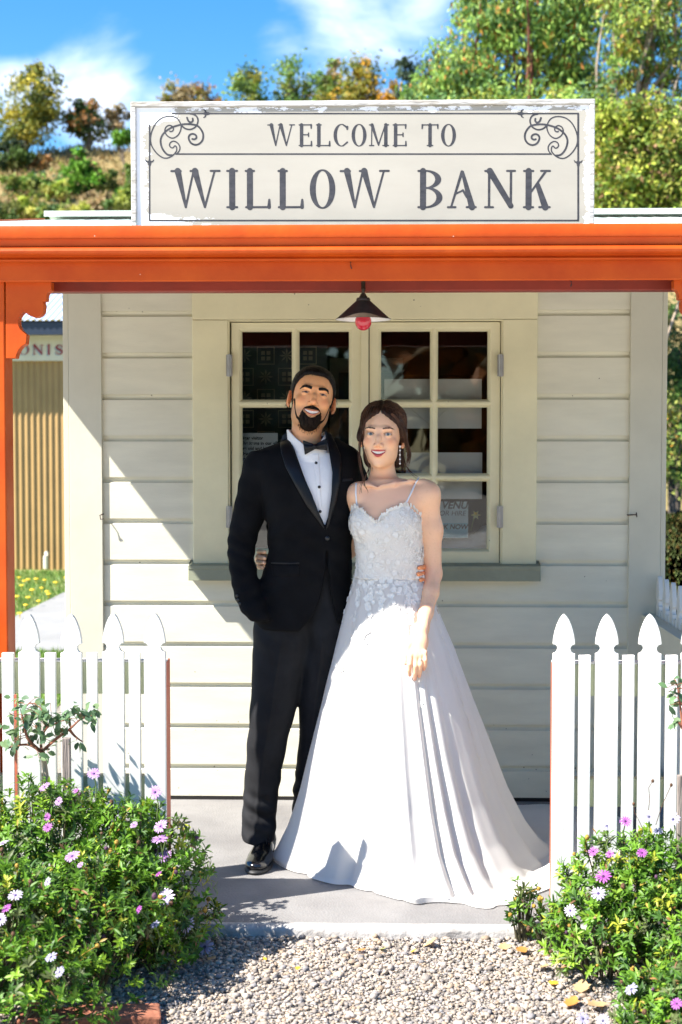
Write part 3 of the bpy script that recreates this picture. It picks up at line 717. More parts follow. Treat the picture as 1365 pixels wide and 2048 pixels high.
# ------------------------------------------------------------------ ground
GZ0 = -.034
M_gravelbed = mat('gravel_bed', (.30, .27, .235), .9, .25, 30, .8, 90, base2=(.17, .15, .125))
M_lawn = mat('lawn_grass', (.12, .20, .035), .8, .25, 2.2, .8, 60, base2=(.23, .22, .07))
M_conc = mat('concrete', (.235, .226, .216), .85, .12, 3.2, .35, 120, base2=(.15, .143, .139))
M_kerb = mat('worn_white_edge', (.50, .48, .45), .8, .1, 14, .7, 50, base2=(.27, .25, .23), stretch=(1, 1, 1))
M_path = mat('pale_concrete_path', (.27, .265, .25), .85, .08, 2.0, .2, 80)
g = 900.0
ys_ = np.array([-40, -10, 0, 3, 4.6, 6, 8, 12, 20, 30, 60, 150, g]); xs_g = np.array([-g, -150, -40, -12, -5, -2, 0, 2, 5, 12, 40, 150, g])
GXm, GYm = np.meshgrid(xs_g, ys_, indexing='ij')
nx, ny = GXm.shape
idx = np.arange(nx*ny).reshape(nx, ny)
Fq = np.stack([idx[:-1,:-1], idx[1:,:-1], idx[1:,1:], idx[:-1,1:]], -1).reshape(-1, 4)
structure(mk('ground', np.stack([GXm, GYm, np.full_like(GXm, GZ0)], -1).reshape(-1, 3), Fq, M_gravelbed))
def flat(name, poly, z, m, thick=None):
    if thick: o = MB().prism(poly, 'z', z - thick, z).build(name, m)
    else: o = mk(name, [(x, y, z) for x, y in poly], [tuple(range(len(poly)))], m)
    return structure(o)
# verandah slab with its worn white nosing
YE = 4.435
slab = flat('concrete_slab', [(-2.0, YE + .012), (2.0, YE + .012), (2.0, YW + .05), (-2.0, YW + .05)], 0.0, M_conc, .12)
def kerb():
    n = 160; xs = np.linspace(-2.0, 2.0, n); V = []; F = []
    prof = [(.012, .0025), (-.012, .003), (-.026, -.004), (-.030, -.016), (-.033, -.05), (-.033, -.10)]
    for x in xs:
        for k, (a, b) in enumerate(prof):
            e = (VN(np.array([[x*9, k*3.1, 2.2]]), 1, 3)[0] - .5)
            V.append((x, YE + a + .014*e, b + .012*e*(k > 0)))
    m = len(prof)
    for i in range(n-1):
        for k in range(m-1): F.append((i*m+k, (i+1)*m+k, (i+1)*m+k+1, i*m+k+1))
    structure(mk('slab_edge', V, F, M_kerb, smooth=True))
kerb()
# near-black strip painting the gap's shade and the dirt line at the wall foot
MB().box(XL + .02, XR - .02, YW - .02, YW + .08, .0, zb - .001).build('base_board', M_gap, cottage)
M_fore = mat('pale_gravel_lane', (.60, .545, .46), .9, .12, 14, .6, 70)
flat('lane', [(-60, -14), (60, -14), (60, 3.25), (-60, 3.25)], GZ0 + .006, M_fore)  # unseen pale ground added to bounce sunlight into the verandah
lawnL = flat('lawn', [(-30, 7.0), (-1.9, 7.0), (-1.9, 10.5), (-3.25, 10.6), (-3.30, 19), (-30, 19)], -.03, M_lawn)
flat('path', [(-3.25, 10.6), (-1.0, 10.6), (-1.0, 19), (-3.35, 19)], -.02, M_path, .03)
flat('lawn', [(1.6, 6.6), (30, 6.6), (60, 45), (-8, 45), (-8, 20), (1.0, 19.5), (1.6, 12)], -.034, M_lawn)

# ------------------------------------------------------------------ gravel stones: one mass
def icosa():
    p = (1 + 5**.5)/2
    V = np.array([(-1,p,0),(1,p,0),(-1,-p,0),(1,-p,0),(0,-1,p),(0,1,p),(0,-1,-p),(0,1,-p),(p,0,-1),(p,0,1),(-p,0,-1),(-p,0,1)], float); V /= np.linalg.norm(V[0])
    F = np.array([(0,11,5),(0,5,1),(0,1,7),(0,7,10),(0,10,11),(1,5,9),(5,11,4),(11,10,2),(10,7,6),(7,1,8),(3,9,4),(3,4,2),(3,2,6),(3,6,8),(3,8,9),(4,9,5),(2,4,11),(6,2,10),(8,6,7),(9,8,1)])
    return V, F
ICV, ICF = icosa()
def rot_rand(n, r):
    q = r.normal(size=(n, 4)); q /= np.linalg.norm(q, axis=1)[:, None]; w, x, y, z = q.T
    return np.stack([np.stack([1-2*(y*y+z*z), 2*(x*y-z*w), 2*(x*z+y*w)], -1), np.stack([2*(x*y+z*w), 1-2*(x*x+z*z), 2*(y*z-x*w)], -1), np.stack([2*(x*z-y*w), 2*(y*z+x*w), 1-2*(x*x+y*y)], -1)], 1)
def stones(n, r, x0, x1, y0, y1):
    size = np.exp(r.normal(math.log(.0041), .45, n)).clip(.0025, .0125)
    sc = size[:, None] * r.uniform([.65, .65, .35], [1.45, 1.3, .8], (n, 3))
    V = ICV[None] * (1 + r.uniform(-.28, .28, (n, 12, 1)))
    R = rot_rand(n, r)
    V = np.einsum('nij,nvj->nvi', R, V) * sc[:, None, :]
    a = r.uniform(0, 2*PI, n); ca, sa = np.cos(a), np.sin(a)
    V = np.stack([V[..., 0]*ca[:, None]-V[..., 1]*sa[:, None], V[..., 0]*sa[:, None]+V[..., 1]*ca[:, None], V[..., 2]], -1)
    px, py = r.uniform(x0, x1, n), r.uniform(y0, y1, n)
    V += np.stack([px, py, GZ0 + sc[:, 2]*r.uniform(.2, 1.0, n) + .002], -1)[:, None]
    pal = np.array([(.40,.37,.34),(.33,.32,.32),(.26,.27,.30),(.46,.42,.37),(.52,.49,.46),(.36,.30,.24),(.22,.21,.21),(.60,.58,.56)])
    c = pal[r.choice(len(pal), n, p=[.22,.2,.14,.16,.1,.1,.05,.03])] * r.uniform(.8, 1.2, (n, 1)) * .78*np.array((1.12, 1.0, .87))
    C = np.repeat(c, 12, axis=0)
    F = (ICF[None] + 12*np.arange(n)[:, None, None]).reshape(-1, 3)
    return V.reshape(-1, 3), F, C
M_stone = mat('gravel_stone', (.4, .4, .4), .8, .15, 200, .3, 300, attr=True)
gv, gf, gc = stones(44000, rng, -1.15, 1.1, 3.3, 4.41)
gr = mk('gravel', gv, gf, M_stone, col=gc); gr['kind'] = 'stuff'; gr['label'] = 'grey crushed gravel in front of the slab edge'

# ------------------------------------------------------------------ far hill
M_hill = mat('hill_grass', (.27, .185, .07), .9, .2, .12, .6, 3.0, base2=(.15, .135, .045))
def hill_h(x, y):
    crest = 17.4 + 1.2*np.sin(x*.06+1) + .10*np.clip(x, -5, 40) + 2.5*(n2(x, y, .05, 2, 5.)-.5)
    t = np.clip((y - 34) / 42, 0, 1.25); s = t*t*(3-2*np.clip(t, 0, 1)) if False else np.clip(t, 0, 1)**1.15
    h = crest * s + 1.0*(n2(x, y, .16, 3, 1.)-.5)*s*2
    return np.where(t > 1, h - (t-1)*6, h)
hx = np.linspace(-90, 110, 120); hy = np.concatenate([np.linspace(33, 80, 60), np.linspace(81, 140, 20)])
HX, HY = np.meshgrid(hx, hy, indexing='ij'); HZ = hill_h(HX, HY) - .12
idx = np.arange(HX.size).reshape(HX.shape)
structure(mk('hill', np.stack([HX, HY, HZ], -1).reshape(-1, 3), np.stack([idx[:-1,:-1], idx[1:,:-1], idx[1:,1:], idx[:-1,1:]], -1).reshape(-1, 4), M_hill, smooth=True))

# ------------------------------------------------------------------ the shop to the left, behind the lawn
YO = 17.6
M_ochre = mat('ochre_iron', (.36, .222, .082), .55, .06, 3.0)
M_blueroof = mat('pale_blue_iron', (.52, .60, .74), .4, .05, 3.0)
M_navy = mat('dark_blue_gutter_paint', (.022, .032, .055), .4, .1, 5)
M_fas = mat('cream_fascia_board', (.70, .64, .50), .6, .05, 6)
M_mar = mat('maroon_letter_paint', (.30, .008, .02), .5, .1, 20)
M_lsh = mat('blue_grey_letter_shade', (.34, .38, .42), .6, .1, 20)
shop = thing('shop', 'ochre corrugated shop with cream name board and pale blue roof beyond the lawn', 'shop', (-5.5, YO, 0))
def corrug(mb, x0, x1, f, pitch=.0762, amp=.009, per=8):
    n = int((x1-x0)/pitch*per); xs = np.linspace(x0, x1, n+1); V = []; F = []
    for row in (0, 1):
        for x in xs: V.append(f(x, row, amp*math.sin(2*PI*x/pitch)))
    for i in range(n): F.append((i, i+1, n+2+i, n+1+i))
    mb.add(V, F)
zw0, zw1 = -.05, AZ(80, 722, YO); zr0 = AZ(80, 642, YO - .35)
SX0, SX1 = -9.5, -2.6
mb = MB(); corrug(mb, SX0, SX1, lambda x, r, a: (x, YO + a, (zw0, zw1)[r])); mb.box(SX0, SX1, YO + .05, YO + 5, -.05, zw1)
mb.build('wall', M_ochre, shop, smooth=50)
MB().box(SX0 - .05, SX1 + .05, YO - .06, YO - .02, zw1, AZ(80, 672, YO - .06)).build('name_board', M_fas, shop)
MB().box(SX0 - .1, SX1 + .1, YO - .36, YO - .20, AZ(80, 670, YO - .3), zr0 - .012).build('gutter', M_navy, shop)
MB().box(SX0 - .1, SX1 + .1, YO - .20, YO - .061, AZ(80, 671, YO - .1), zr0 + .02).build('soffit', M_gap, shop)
mb = MB(); corrug(mb, SX0 - .2, SX1 + .2, lambda x, r, a: (x, (YO - .40, YO + 4.6)[r], (zr0 + .012, zr0 + 1.75)[r] + a*1.6)); mb.build('roof', M_blueroof, shop, smooth=60)
for (m_, off, dy) in ((M_lsh, -.018, .0615), (M_mar, 0, .072)):
    S_, R_ = [], []
    for ch, (a, b) in zip('ONIS', [(38.5, 59), (66.5, 87.5), (93, 104), (111, 128)]):
        p, q = at(a, 709, YO - .06), at(b, 689.5, YO - .06); s, r = glyph(ch, p[0], q[0], p[2], q[2]); S_ += s; R_ += r
    S_ = [(s[0]+off, s[1]+off*.7, s[2]*1.15, s[3]+off, s[4]+off*.7, s[5]*1.15) for s in S_]; R_ = [(r[0]+off, r[1]+off*.7) + r[2:] for r in R_]
    painted('lettering', S_, YO - dy, m_, shop, .006, R_, .002)
MB().tube([(AX(92, 1136, YO-.2), YO-.2, 0), (AX(92, 1136, YO-.2), YO-.2, .16), (AX(92, 1136, YO-.2), YO-.15, .19)], .03, 8).build('downpipe', M_fas, shop)
# ------------------------------------------------------------------ implicit modelling: fields on a grid, smooth unions, surface nets
def smin(a, b, k):
    if k <= 0: return np.minimum(a, b)
    h = np.maximum(k - np.abs(a - b), 0) / k
    return np.minimum(a, b) - h*h*k*.25
def smax(a, b, k): return -smin(-a, -b, k)
class Vol:
    def __init__(s, lo, hi, h):
        s.lo = np.array(lo, float); s.h = h
        n = np.ceil((np.array(hi) - s.lo)/h).astype(int) + 1
        s.x, s.y, s.z = [s.lo[i] + h*np.arange(n[i]) for i in range(3)]
        s.F = np.full(n, 1.0, np.float32)
    def sub(s, lo, hi):
        sl = []
        for ax, a, b in zip((s.x, s.y, s.z), lo, hi):
            i = np.searchsorted(ax, a); j = np.searchsorted(ax, b); sl.append(slice(max(0, i-1), min(len(ax), j+1)))
        if any(q.stop <= q.start for q in sl): return None, None
        P = np.meshgrid(s.x[sl[0]], s.y[sl[1]], s.z[sl[2]], indexing='ij', sparse=True)
        return tuple(sl), P
    def apply(s, lo, hi, fn, op='u', k=.005):
        m = k + 2*s.h + .002
        sl, P = s.sub(np.array(lo) - m, np.array(hi) + m)
        if sl is None: return
        f = fn(*P).astype(np.float32)
        if op == 'u': s.F[sl] = smin(s.F[sl], f, k)
        else: s.F[sl] = smax(s.F[sl], -f, k)
    def ell(s, c, r, k=.01, op='u', R=None):
        c = np.array(c, float); r = np.array(r, float); m = max(r)*1.02 if R is not None else r
        def fn(X, Y, Z):
            x, y, z = X-c[0], Y-c[1], Z-c[2]
            if R is not None: x, y, z = (R[0,0]*x+R[1,0]*y+R[2,0]*z, R[0,1]*x+R[1,1]*y+R[2,1]*z, R[0,2]*x+R[1,2]*y+R[2,2]*z)
            k0 = np.sqrt((x/r[0])**2+(y/r[1])**2+(z/r[2])**2); k1 = np.sqrt((x/r[0]**2)**2+(y/r[1]**2)**2+(z/r[2]**2)**2) + 1e-9
            return k0*(k0-1)/k1
        s.apply(c-m-.02, c+m+.02, fn, op, k)
    def cap(s, a, b, ra, rb, k=.01, op='u', flat=None, ratio=1.0):
        """tapered capsule; flat: direction along which it is squashed by ratio"""
        a = np.array(a, float); b = np.array(b, float); d = b - a; L2 = d @ d + 1e-12; R = max(ra, rb)
        fl = None
        if flat is not None: fl = np.array(flat, float); fl /= np.linalg.norm(fl)
        def fn(X, Y, Z):
            x, y, z = X-a[0], Y-a[1], Z-a[2]
            t = np.clip((x*d[0]+y*d[1]+z*d[2])/L2, 0, 1)
            x, y, z = x-t*d[0], y-t*d[1], z-t*d[2]; rr = ra + t*(rb-ra)
            if fl is not None:
                q = x*fl[0]+y*fl[1]+z*fl[2]; g = (1/ratio - 1)*q
                x, y, z = x+g*fl[0], y+g*fl[1], z+g*fl[2]
            f = np.sqrt(x*x+y*y+z*z) - rr
            return f*(ratio if fl is not None and ratio < 1 else 1)
        s.apply(np.minimum(a, b)-R-.01, np.maximum(a, b)+R+.01, fn, op, k)
    def chain(s, pts, rs, k=.01, **kw):
        if not hasattr(rs, '__len__'): rs = [rs]*len(pts)
        for i in range(len(pts)-1): s.cap(pts[i], pts[i+1], rs[i], rs[i+1], k, **kw)
    def full(s):
        return np.meshgrid(s.x, s.y, s.z, indexing='ij', sparse=True)
    def mesh(s, F=None):
        return surface_nets(s.F if F is None else F, s.lo, s.h)
def surface_nets(F, lo, h):
    nx, ny, nz = F.shape; ins = F < 0
    act = np.zeros((nx-1, ny-1, nz-1), np.int8)
    for dx in (0, 1):
        for dy in (0, 1):
            for dz in (0, 1): act += ins[dx:nx-1+dx, dy:ny-1+dy, dz:nz-1+dz]
    I = np.argwhere((act > 0) & (act < 8)); n = len(I)
    vid = np.full((nx-1, ny-1, nz-1), -1, np.int64); vid[tuple(I.T)] = np.arange(n)
    acc = np.zeros((n, 3)); cnt = np.zeros(n)
    C = [(a, b, c) for a in (0, 1) for b in (0, 1) for c in (0, 1)]
    for i, p in enumerate(C):
        for q in C[i+1:]:
            if sum(abs(p[k]-q[k]) for k in range(3)) != 1: continue
            fa = F[I[:,0]+p[0], I[:,1]+p[1], I[:,2]+p[2]]; fb = F[I[:,0]+q[0], I[:,1]+q[1], I[:,2]+q[2]]
            m = (fa < 0) != (fb < 0); t = fa[m]/(fa[m]-fb[m])
            acc[m] += np.array(p) + t[:, None]*(np.array(q)-np.array(p)); cnt[m] += 1
    V = (I + acc/cnt[:, None])*h + lo
    Q = []
    for ax in range(3):
        o1, o2 = [(1, 2), (2, 0), (0, 1)][ax]
        a = ins.take(range(F.shape[ax]-1), ax); b = ins.take(range(1, F.shape[ax]), ax)
        E = np.argwhere(a != b); E = E[(E[:, o1] > 0) & (E[:, o2] > 0) & (E[:, o1] < F.shape[o1]-1) & (E[:, o2] < F.shape[o2]-1)]
        fl = a[tuple(E.T)]
        e1 = np.zeros(3, int); e1[o1] = 1; e2 = np.zeros(3, int); e2[o2] = 1
        g = lambda d: vid[tuple((E-d).T)]
        q = np.stack([g(e1*0), g(e1), g(e1+e2), g(e2)], 1)
        q[~fl] = q[~fl][:, ::-1]; Q.append(q)
    Q = np.concatenate(Q); Q = Q[(Q >= 0).all(1)]
    return V, Q
def smooth_mesh(V, Q, it=2, lam=.5):
    n = len(V)
    for _ in range(it):
        acc = np.zeros_like(V); c = np.zeros(n)
        for a, b in ((0,1),(1,2),(2,3),(3,0)):
            np.add.at(acc, Q[:, a], V[Q[:, b]]); np.add.at(c, Q[:, a], 1); np.add.at(acc, Q[:, b], V[Q[:, a]]); np.add.at(c, Q[:, b], 1)
        V = V + lam*(acc/np.maximum(c, 1)[:, None] - V)
    return V
class Loft:
    """stack of superellipse sections along z from photo rows: (py, x_left, x_right, depth radius, centre Y)"""
    def __init__(s, rows, Y, n=2.3, sm=.012):
        z = []; cx = []; rx = []; ry = []; cy = []
        for py, xl, xr, r, c in rows:
            a, b = at(xl, py, Y), at(xr, py, Y); z.append((a[2]+b[2])/2); cx.append((a[0]+b[0])/2); rx.append((b[0]-a[0])/2); ry.append(r); cy.append(c)
        o = np.argsort(z); s.z0, s.z1 = z[o[0]], z[o[-1]]
        s.Z = np.linspace(s.z0-.06, s.z1+.06, 400); dz = s.Z[1]-s.Z[0]; kn = np.exp(-.5*(np.arange(-40, 41)*dz/sm)**2); kn /= kn.sum()
        f = lambda v: np.convolve(np.pad(np.interp(s.Z, np.array(z)[o], np.array(v)[o]), 40, mode='edge'), kn, 'valid')
        s.cx, s.rx, s.ry, s.cy = f(cx), f(rx), f(ry), f(cy); s.n = n
    def at(s, z): return [np.interp(z, s.Z, v) for v in (s.cx, s.rx, s.ry, s.cy)]
    def fn(s, X, Y, Z, off=0.0, cap_=.01):
        cx, rx, ry, cy = s.at(Z); rx, ry = rx+off, ry+off
        q = (np.abs((X-cx)/rx)**s.n + np.abs((Y-cy)/ry)**s.n)**(1/s.n)
        f = (q-1)*np.minimum(rx, ry)
        return smax(f, np.maximum(s.z0 - Z, Z - s.z1) + 0*f, cap_)
    def bounds(s):
        return (min(s.cx-s.rx), min(s.cy-s.ry), s.z0), (max(s.cx+s.rx), max(s.cy+s.ry), s.z1)
    def add(s, vol, k=.012, off=0.0, op='u', cap_=.01):
        lo, hi = s.bounds(); vol.apply(np.array(lo)-.03, np.array(hi)+.03, lambda X, Y, Z: s.fn(X, Y, Z, off, cap_), op, k)
    def front(s, x, z, off=0.0):
        cx, rx, ry, cy = s.at(z); u = np.clip(np.abs((x-cx)/(rx+off)), 0, .995)
        return cy - (ry+off)*(1-u**s.n)**(1/s.n)
def poly_sdf(x, z, poly):
    d = np.full(np.broadcast(x, z).shape, 1e9); ins = np.zeros(d.shape, bool); n = len(poly)
    for i in range(n):
        ax, az = poly[i]; bx_, bz_ = poly[(i+1) % n]; ex, ez = bx_-ax, bz_-az; wx, wz = x-ax, z-az
        t = np.clip((wx*ex+wz*ez)/(ex*ex+ez*ez+1e-12), 0, 1); d = np.minimum(d, np.hypot(wx-t*ex, wz-t*ez))
        c = ((az > z) != (bz_ > z)) & (x < (bx_-ax)*(z-az)/((bz_-az) if abs(bz_-az) > 1e-12 else 1e-12) + ax)
        ins ^= c
    return np.where(ins, -d, d)
def drape(name, poly_px, Yref, front, off, thick, m, parent, h=.004, puff=.0):
    """a sheet of cloth cut to an outline and laid on a front surface"""
    P = [at(a, b, Yref) for a, b in poly_px]; pl = [(p[0], p[2]) for p in P]
    xs = np.arange(min(p[0] for p in pl)-.01, max(p[0] for p in pl)+.01, h); zs = np.arange(min(p[1] for p in pl)-.01, max(p[1] for p in pl)+.01, h)
    GX, GZ = np.meshgrid(xs, zs, indexing='ij'); F = poly_sdf(GX, GZ, pl)
    V, Fc = field_mesh(GX, GZ, F, 0, thick); V = np.array(V)
    d = np.clip(-poly_sdf(V[:, 0], V[:, 2], pl)/.012, 0, 1)
    V[:, 1] = front(V[:, 0], V[:, 2]) - off - puff*np.sqrt(d)
    o = mk(name, V, Fc, m, parent, smooth=True)
    sm_ = o.modifiers.new('thickness', 'SOLIDIFY'); sm_.thickness = thick; sm_.offset = -1
    return o

# ------------------------------------------------------------------ heads
def head_field(P, h=.002, lo=(-.12, -.145, -.17), hi=(.12, .15, .15)):
    v = Vol(lo, hi, h); w = P.get('w', 1.0); jw = P.get('jaw', 1.0)
    v.ell((0, .018, .032), (.076*w, .096, P.get('top', .080)), .01)
    v.ell((0, -.024, -.028), (.064*w, .070, .086), .03)
    v.ell((0, -.032, -.078), (.047*w*jw, .052, .040), .02)
    v.ell((0, -.068, -.104), (.021*jw, .020, .016), .018)
    v.ell((0, -.056, -.064), (.033, .037, .032), .015)
    for s in (-1, 1):
        v.ell((s*.046*w*jw, -.002, -.068), (.016, .032, .030), .02)
        v.ell((s*.040*w, -.062, -.030), (.020, .020, .019), .014)
        v.ell((s*.026, -.082, .019), (.024, .010, .008), .012)
    # sockets, lids
    for s in (-1, 1):
        v.ell((s*.0315, -.093, .000), (.0165, .010, .0095), .006, 's')
        v.ell((s*.0315, -.0745, .000), (.0142, .0135, .0132), .004)
    # nose
    v.chain([(0, -.080, .012), (0, -.098, -.016), (0, -.1085, -.036)], [.0075, .0085, .0105*P.get('nose', 1)], .010)
    for s in (-1, 1):
        v.ell((s*.0115, -.097, -.041), (.0078, .0095, .0072), .006)
        v.ell((s*.0062, -.1045, -.0478), (.0032, .0040, .0030), .002, 's')
    # mouth
    mw, mz, mo, mc = P['mw'], P['mz'], P['mo'], P['mc']
    ym = lambda x: -.0945 + 10.5*x*x
    xs = np.linspace(-mw, mw, 9); zc = lambda x: mz + mc*(x/mw)**2
    up = [(x, ym(x), zc(x) + mo*(1-(x/mw)**2)*.9 + P['lip'][0]*.45) for x in xs]; dn = [(x, ym(x)+.001, zc(x) - mo*(1-(x/mw)**2)*1.1 - P['lip'][1]*.5) for x in xs]
    ru = [P['lip'][0]*(.45+.55*(1-(x/mw)**2)) for x in xs]; rd = [P['lip'][1]*(.40+.60*(1-(x/mw)**2)) for x in xs]
    v.chain(up, ru, .003); v.chain(dn, rd, .003)
    def mouth(X, Y, Z):
        d = np.abs(Z - zc(X)) - mo*np.maximum(1-(X/mw)**2, -.5)
        return np.maximum(np.maximum(d, np.abs(X)-mw), Y + .083)
    v.apply((-mw, -.13, mz-.03), (mw, -.083, mz+.03), mouth, 's', .0015)
    for s in (-1, 1):   # smile creases
        v.chain([(s*.020, -.100, -.044), (s*.033, -.091, -.058), (s*.0385, -.082, -.074)], [.002, .0026, .0016], .004, op='s')
    # eye openings
    for s in (-1, 1):
        def almond(X, Y, Z, s=s):
            u = (X - s*.0315)/P['ew']; zz = Z - .0003 + s*0 - .0016*u*s
            return np.maximum(np.abs(zz) - P['eo']*np.maximum(1-u*u, -.4), Y + .0800)
        v.apply((s*.0315-.016, -.11, -.01), (s*.0315+.016, -.080, .01), almond, 's', .001)
    # ears
    for s in (-1, 1):
        a = rad(22)*s; R = np.array(Euler((rad(-8), 0, a)).to_matrix())
        v.ell((s*.0805*w, .016, -.012), (.0075, .0185, .031), .006, R=R)
        v.ell((s*.0880*w, .010, -.008), (.0050, .0095, .019), .004, 's', R=R)
        v.ell((s*.079*w, .008, -.040), (.006, .008, .008), .005)
    # neck
    n0, n1, rn = P['neck']; v.cap(n0, n1, rn, rn*1.06, .022)
    return v
def hair_thickness(X, Y, Z, table, top, edge=.014):
    """table: (angle from the front in degrees, hairline height, thickness)"""
    phi = np.degrees(np.abs(np.arctan2(X, -(Y-.010)))); a = np.array(table)
    zh = np.interp(phi, a[:, 0], a[:, 1]); th = np.interp(phi, a[:, 0], a[:, 2])
    up = np.clip((Z-.05)/.06, 0, 1); th = th*(1-up) + top*up
    t = np.clip((Z-zh)/edge, -1, 1)
    return np.where(t > 0, th*np.sqrt(np.clip(t, 0, 1)) , .02*t) - .0012
def place(V, R, c, s): return (V*s) @ R.T + c
def clip_mesh(V, Q, keep):
    q = Q[keep(V)[Q].all(1)]; u = np.unique(q); mp_ = np.full(len(V), -1); mp_[u] = np.arange(len(u)); return V[u], mp_[q]
def join(parts):
    Vs, Qs, Cs, b = [], [], [], 0
    for V, Q, C in parts: Vs.append(V); Qs.append(Q+b); Cs.append(C); b += len(V)
    return np.vstack(Vs), np.vstack(Qs), np.vstack(Cs)
def face_colour(V, P, skin, lip, blush, stubble=None):
    x, y, z = V.T; C = np.tile(np.array(skin), (len(V), 1)); fr = y < -.04
    mw, mz, mo, mc = P['mw'], P['mz'], P['mo'], P['mc']; u = np.clip(x/mw, -1.3, 1.3); zc = mz + mc*u*u
    hi = mo*(1-u*u)*.9 + P['lip'][0]*1.25*(.45+.55*(1-u*u)); lo_ = mo*(1-u*u)*1.1 + P['lip'][1]*1.35*(.4+.6*(1-u*u))
    def mixc(w, c): 
        w = np.clip(w, 0, 1)[:, None]; return C*(1-w) + np.array(c)*w
    wb = np.exp(-(((np.abs(x)-.043)/.016)**2 + ((z+.026)/.014)**2))*fr
    C = mixc(wb*P.get('bl', .5), blush)
    C = mixc(np.exp(-((x/.012)**2 + ((z+.038)/.012)**2))*(y < -.09)*.35, blush)      # nose tip
    C = mixc(np.exp(-(((np.abs(x)-.083)/.012)**2))*(y > -.02)*(np.abs(z+.01) < .04)*.4, blush)    # ears
    if stubble is not None:
        wj = np.clip((-.048 - z + .25*np.clip(np.abs(x)-.04, 0, 1))/.02, 0, 1)*np.clip((.03-y)/.03, 0, 1)*np.clip((z+.145)/.03, 0, 1)
        side = np.clip((.012-np.abs(y+.016))/.008, 0, 1)*(np.abs(x) > .05)*(z < .03)
        C = mixc(np.maximum(wj*.55, side*.5), stubble)
    if 'shadow' in P:
        we = np.exp(-(((np.abs(x)-.033)/.0145)**2 + ((z-.0055)/.0060)**2))*(y < -.07); C = mixc(we*.75, P['shadow'])
    for sx in (-1, 1):      # lash lines
        uu = (x-sx*.0315)/P['ew']; zl_ = z - .0003 + .0016*uu*sx; edge_ = P['eo']*np.maximum(1-uu*uu, 0)
        C = mixc(np.exp(-((zl_-edge_-.0006)/P.get('lash', .0011))**2)*(np.abs(uu) < 1.08)*(y < -.07)*.9, P.get('lashc', (.06, .03, .02)))
        C = mixc(np.exp(-((zl_+edge_+.0006)/.0008)**2)*(np.abs(uu) < 1.02)*(y < -.07)*.45, P.get('lashc', (.06, .03, .02)))
    wl = ((z < zc + hi) & (z > zc - lo_) & (np.abs(u) < 1.02) & (y < -.080)).astype(float)
    C = mixc(wl, lip)
    return C
def eyes_teeth(person, P, R, c, s, iris, m_eye, m_teeth):
    V, F, Cc = [], [], []
    for sx in (-1, 1):
        mb = MB().ball((0, 0, 0), .0122, 28); v = np.array(mb.V); d = v/np.linalg.norm(v, axis=1)[:, None]
        g = np.array(P['gaze']); g = g/np.linalg.norm(g); ang = np.arccos(np.clip(d @ g, -1, 1))
        col = np.where(ang[:, None] < .20, (.004, .004, .004), np.where(ang[:, None] < .50, iris, P.get('scl', (.50, .46, .43))))
        w_ = place(v + np.array((sx*.0315, -.0748, 0)), R, c, s)
        o = mk('eye', w_, mb.F, m_eye, person, smooth=True, col=col)
    mw, mz, mo, mc = P['mw'], P['mz'], P['mo'], P['mc']; n = 61; xs = np.linspace(-mw*.97, mw*.97, n); V = []; F = []
    for x in xs:
        tooth = abs(math.sin(PI*(x/.0076))); y = -.0918 + 9.0*x*x - .0012*tooth**.4
        zt = mz + mc*(x/mw)**2 + mo*1.1; zl = mz + mc*(x/mw)**2 - mo*(.55 + .12*tooth**.5)*max(0, 1-(x/mw)**2) 
        V += [(x, y+.0005, zt), (x, y-.0004, (zt+zl)/2), (x, y, zl), (x, y+.003, zl)]
    for i in range(n-1):
        for k in range(3): F.append((4*i+k, 4*i+k+1, 4*i+5+k, 4*i+4+k))
    mk('teeth', place(np.array(V), R, c, s), F, m_teeth, person, smooth=True)
def brow(person, P, R, c, s, m, vol, gain=1.0):
    X, Y, Z = vol.full(); G = np.stack(np.broadcast_arrays(X, Y, Z), -1); pts = P['brow']; ax_ = np.abs(X)
    bx_ = [p[0] for p in pts]; zc = np.interp(ax_, bx_, [p[1] for p in pts]); hw = np.interp(ax_, bx_, [p[2] for p in pts], left=.0002, right=.0002)
    u = np.clip(1 - np.abs((Z-zc)/hw), -1, 1); u = np.minimum(u, np.minimum((ax_-bx_[0])/.004, (bx_[-1]-ax_)/.004)); u = np.clip(np.where(Y < -.04, u, -1), -1, 1)
    F = vol.F - (P['browt']*u - .0002) - .0016*(VN(G*np.array((420, 200, 160.)), 1.0, 1)-.5)
    V, Q = surface_nets(F.astype(np.float32), vol.lo, vol.h); V, Q = clip_mesh(V, Q, lambda v: (v[:, 1] < -.045) & (v[:, 2] > .004) & (v[:, 2] < .04) & (np.abs(v[:, 0]) < .064))
    # keep only what stands proud of the skin
    i = np.clip(np.round((V-vol.lo)/vol.h).astype(int), 0, np.array(vol.F.shape)-1); f = vol.F[tuple(i.T)]
    for sx in (-1, 1):
        v, q = clip_mesh(V, Q, lambda w: w[:, 0]*sx > .004); mk('eyebrow', place(v, R, c, s), q, m, person, smooth=True)

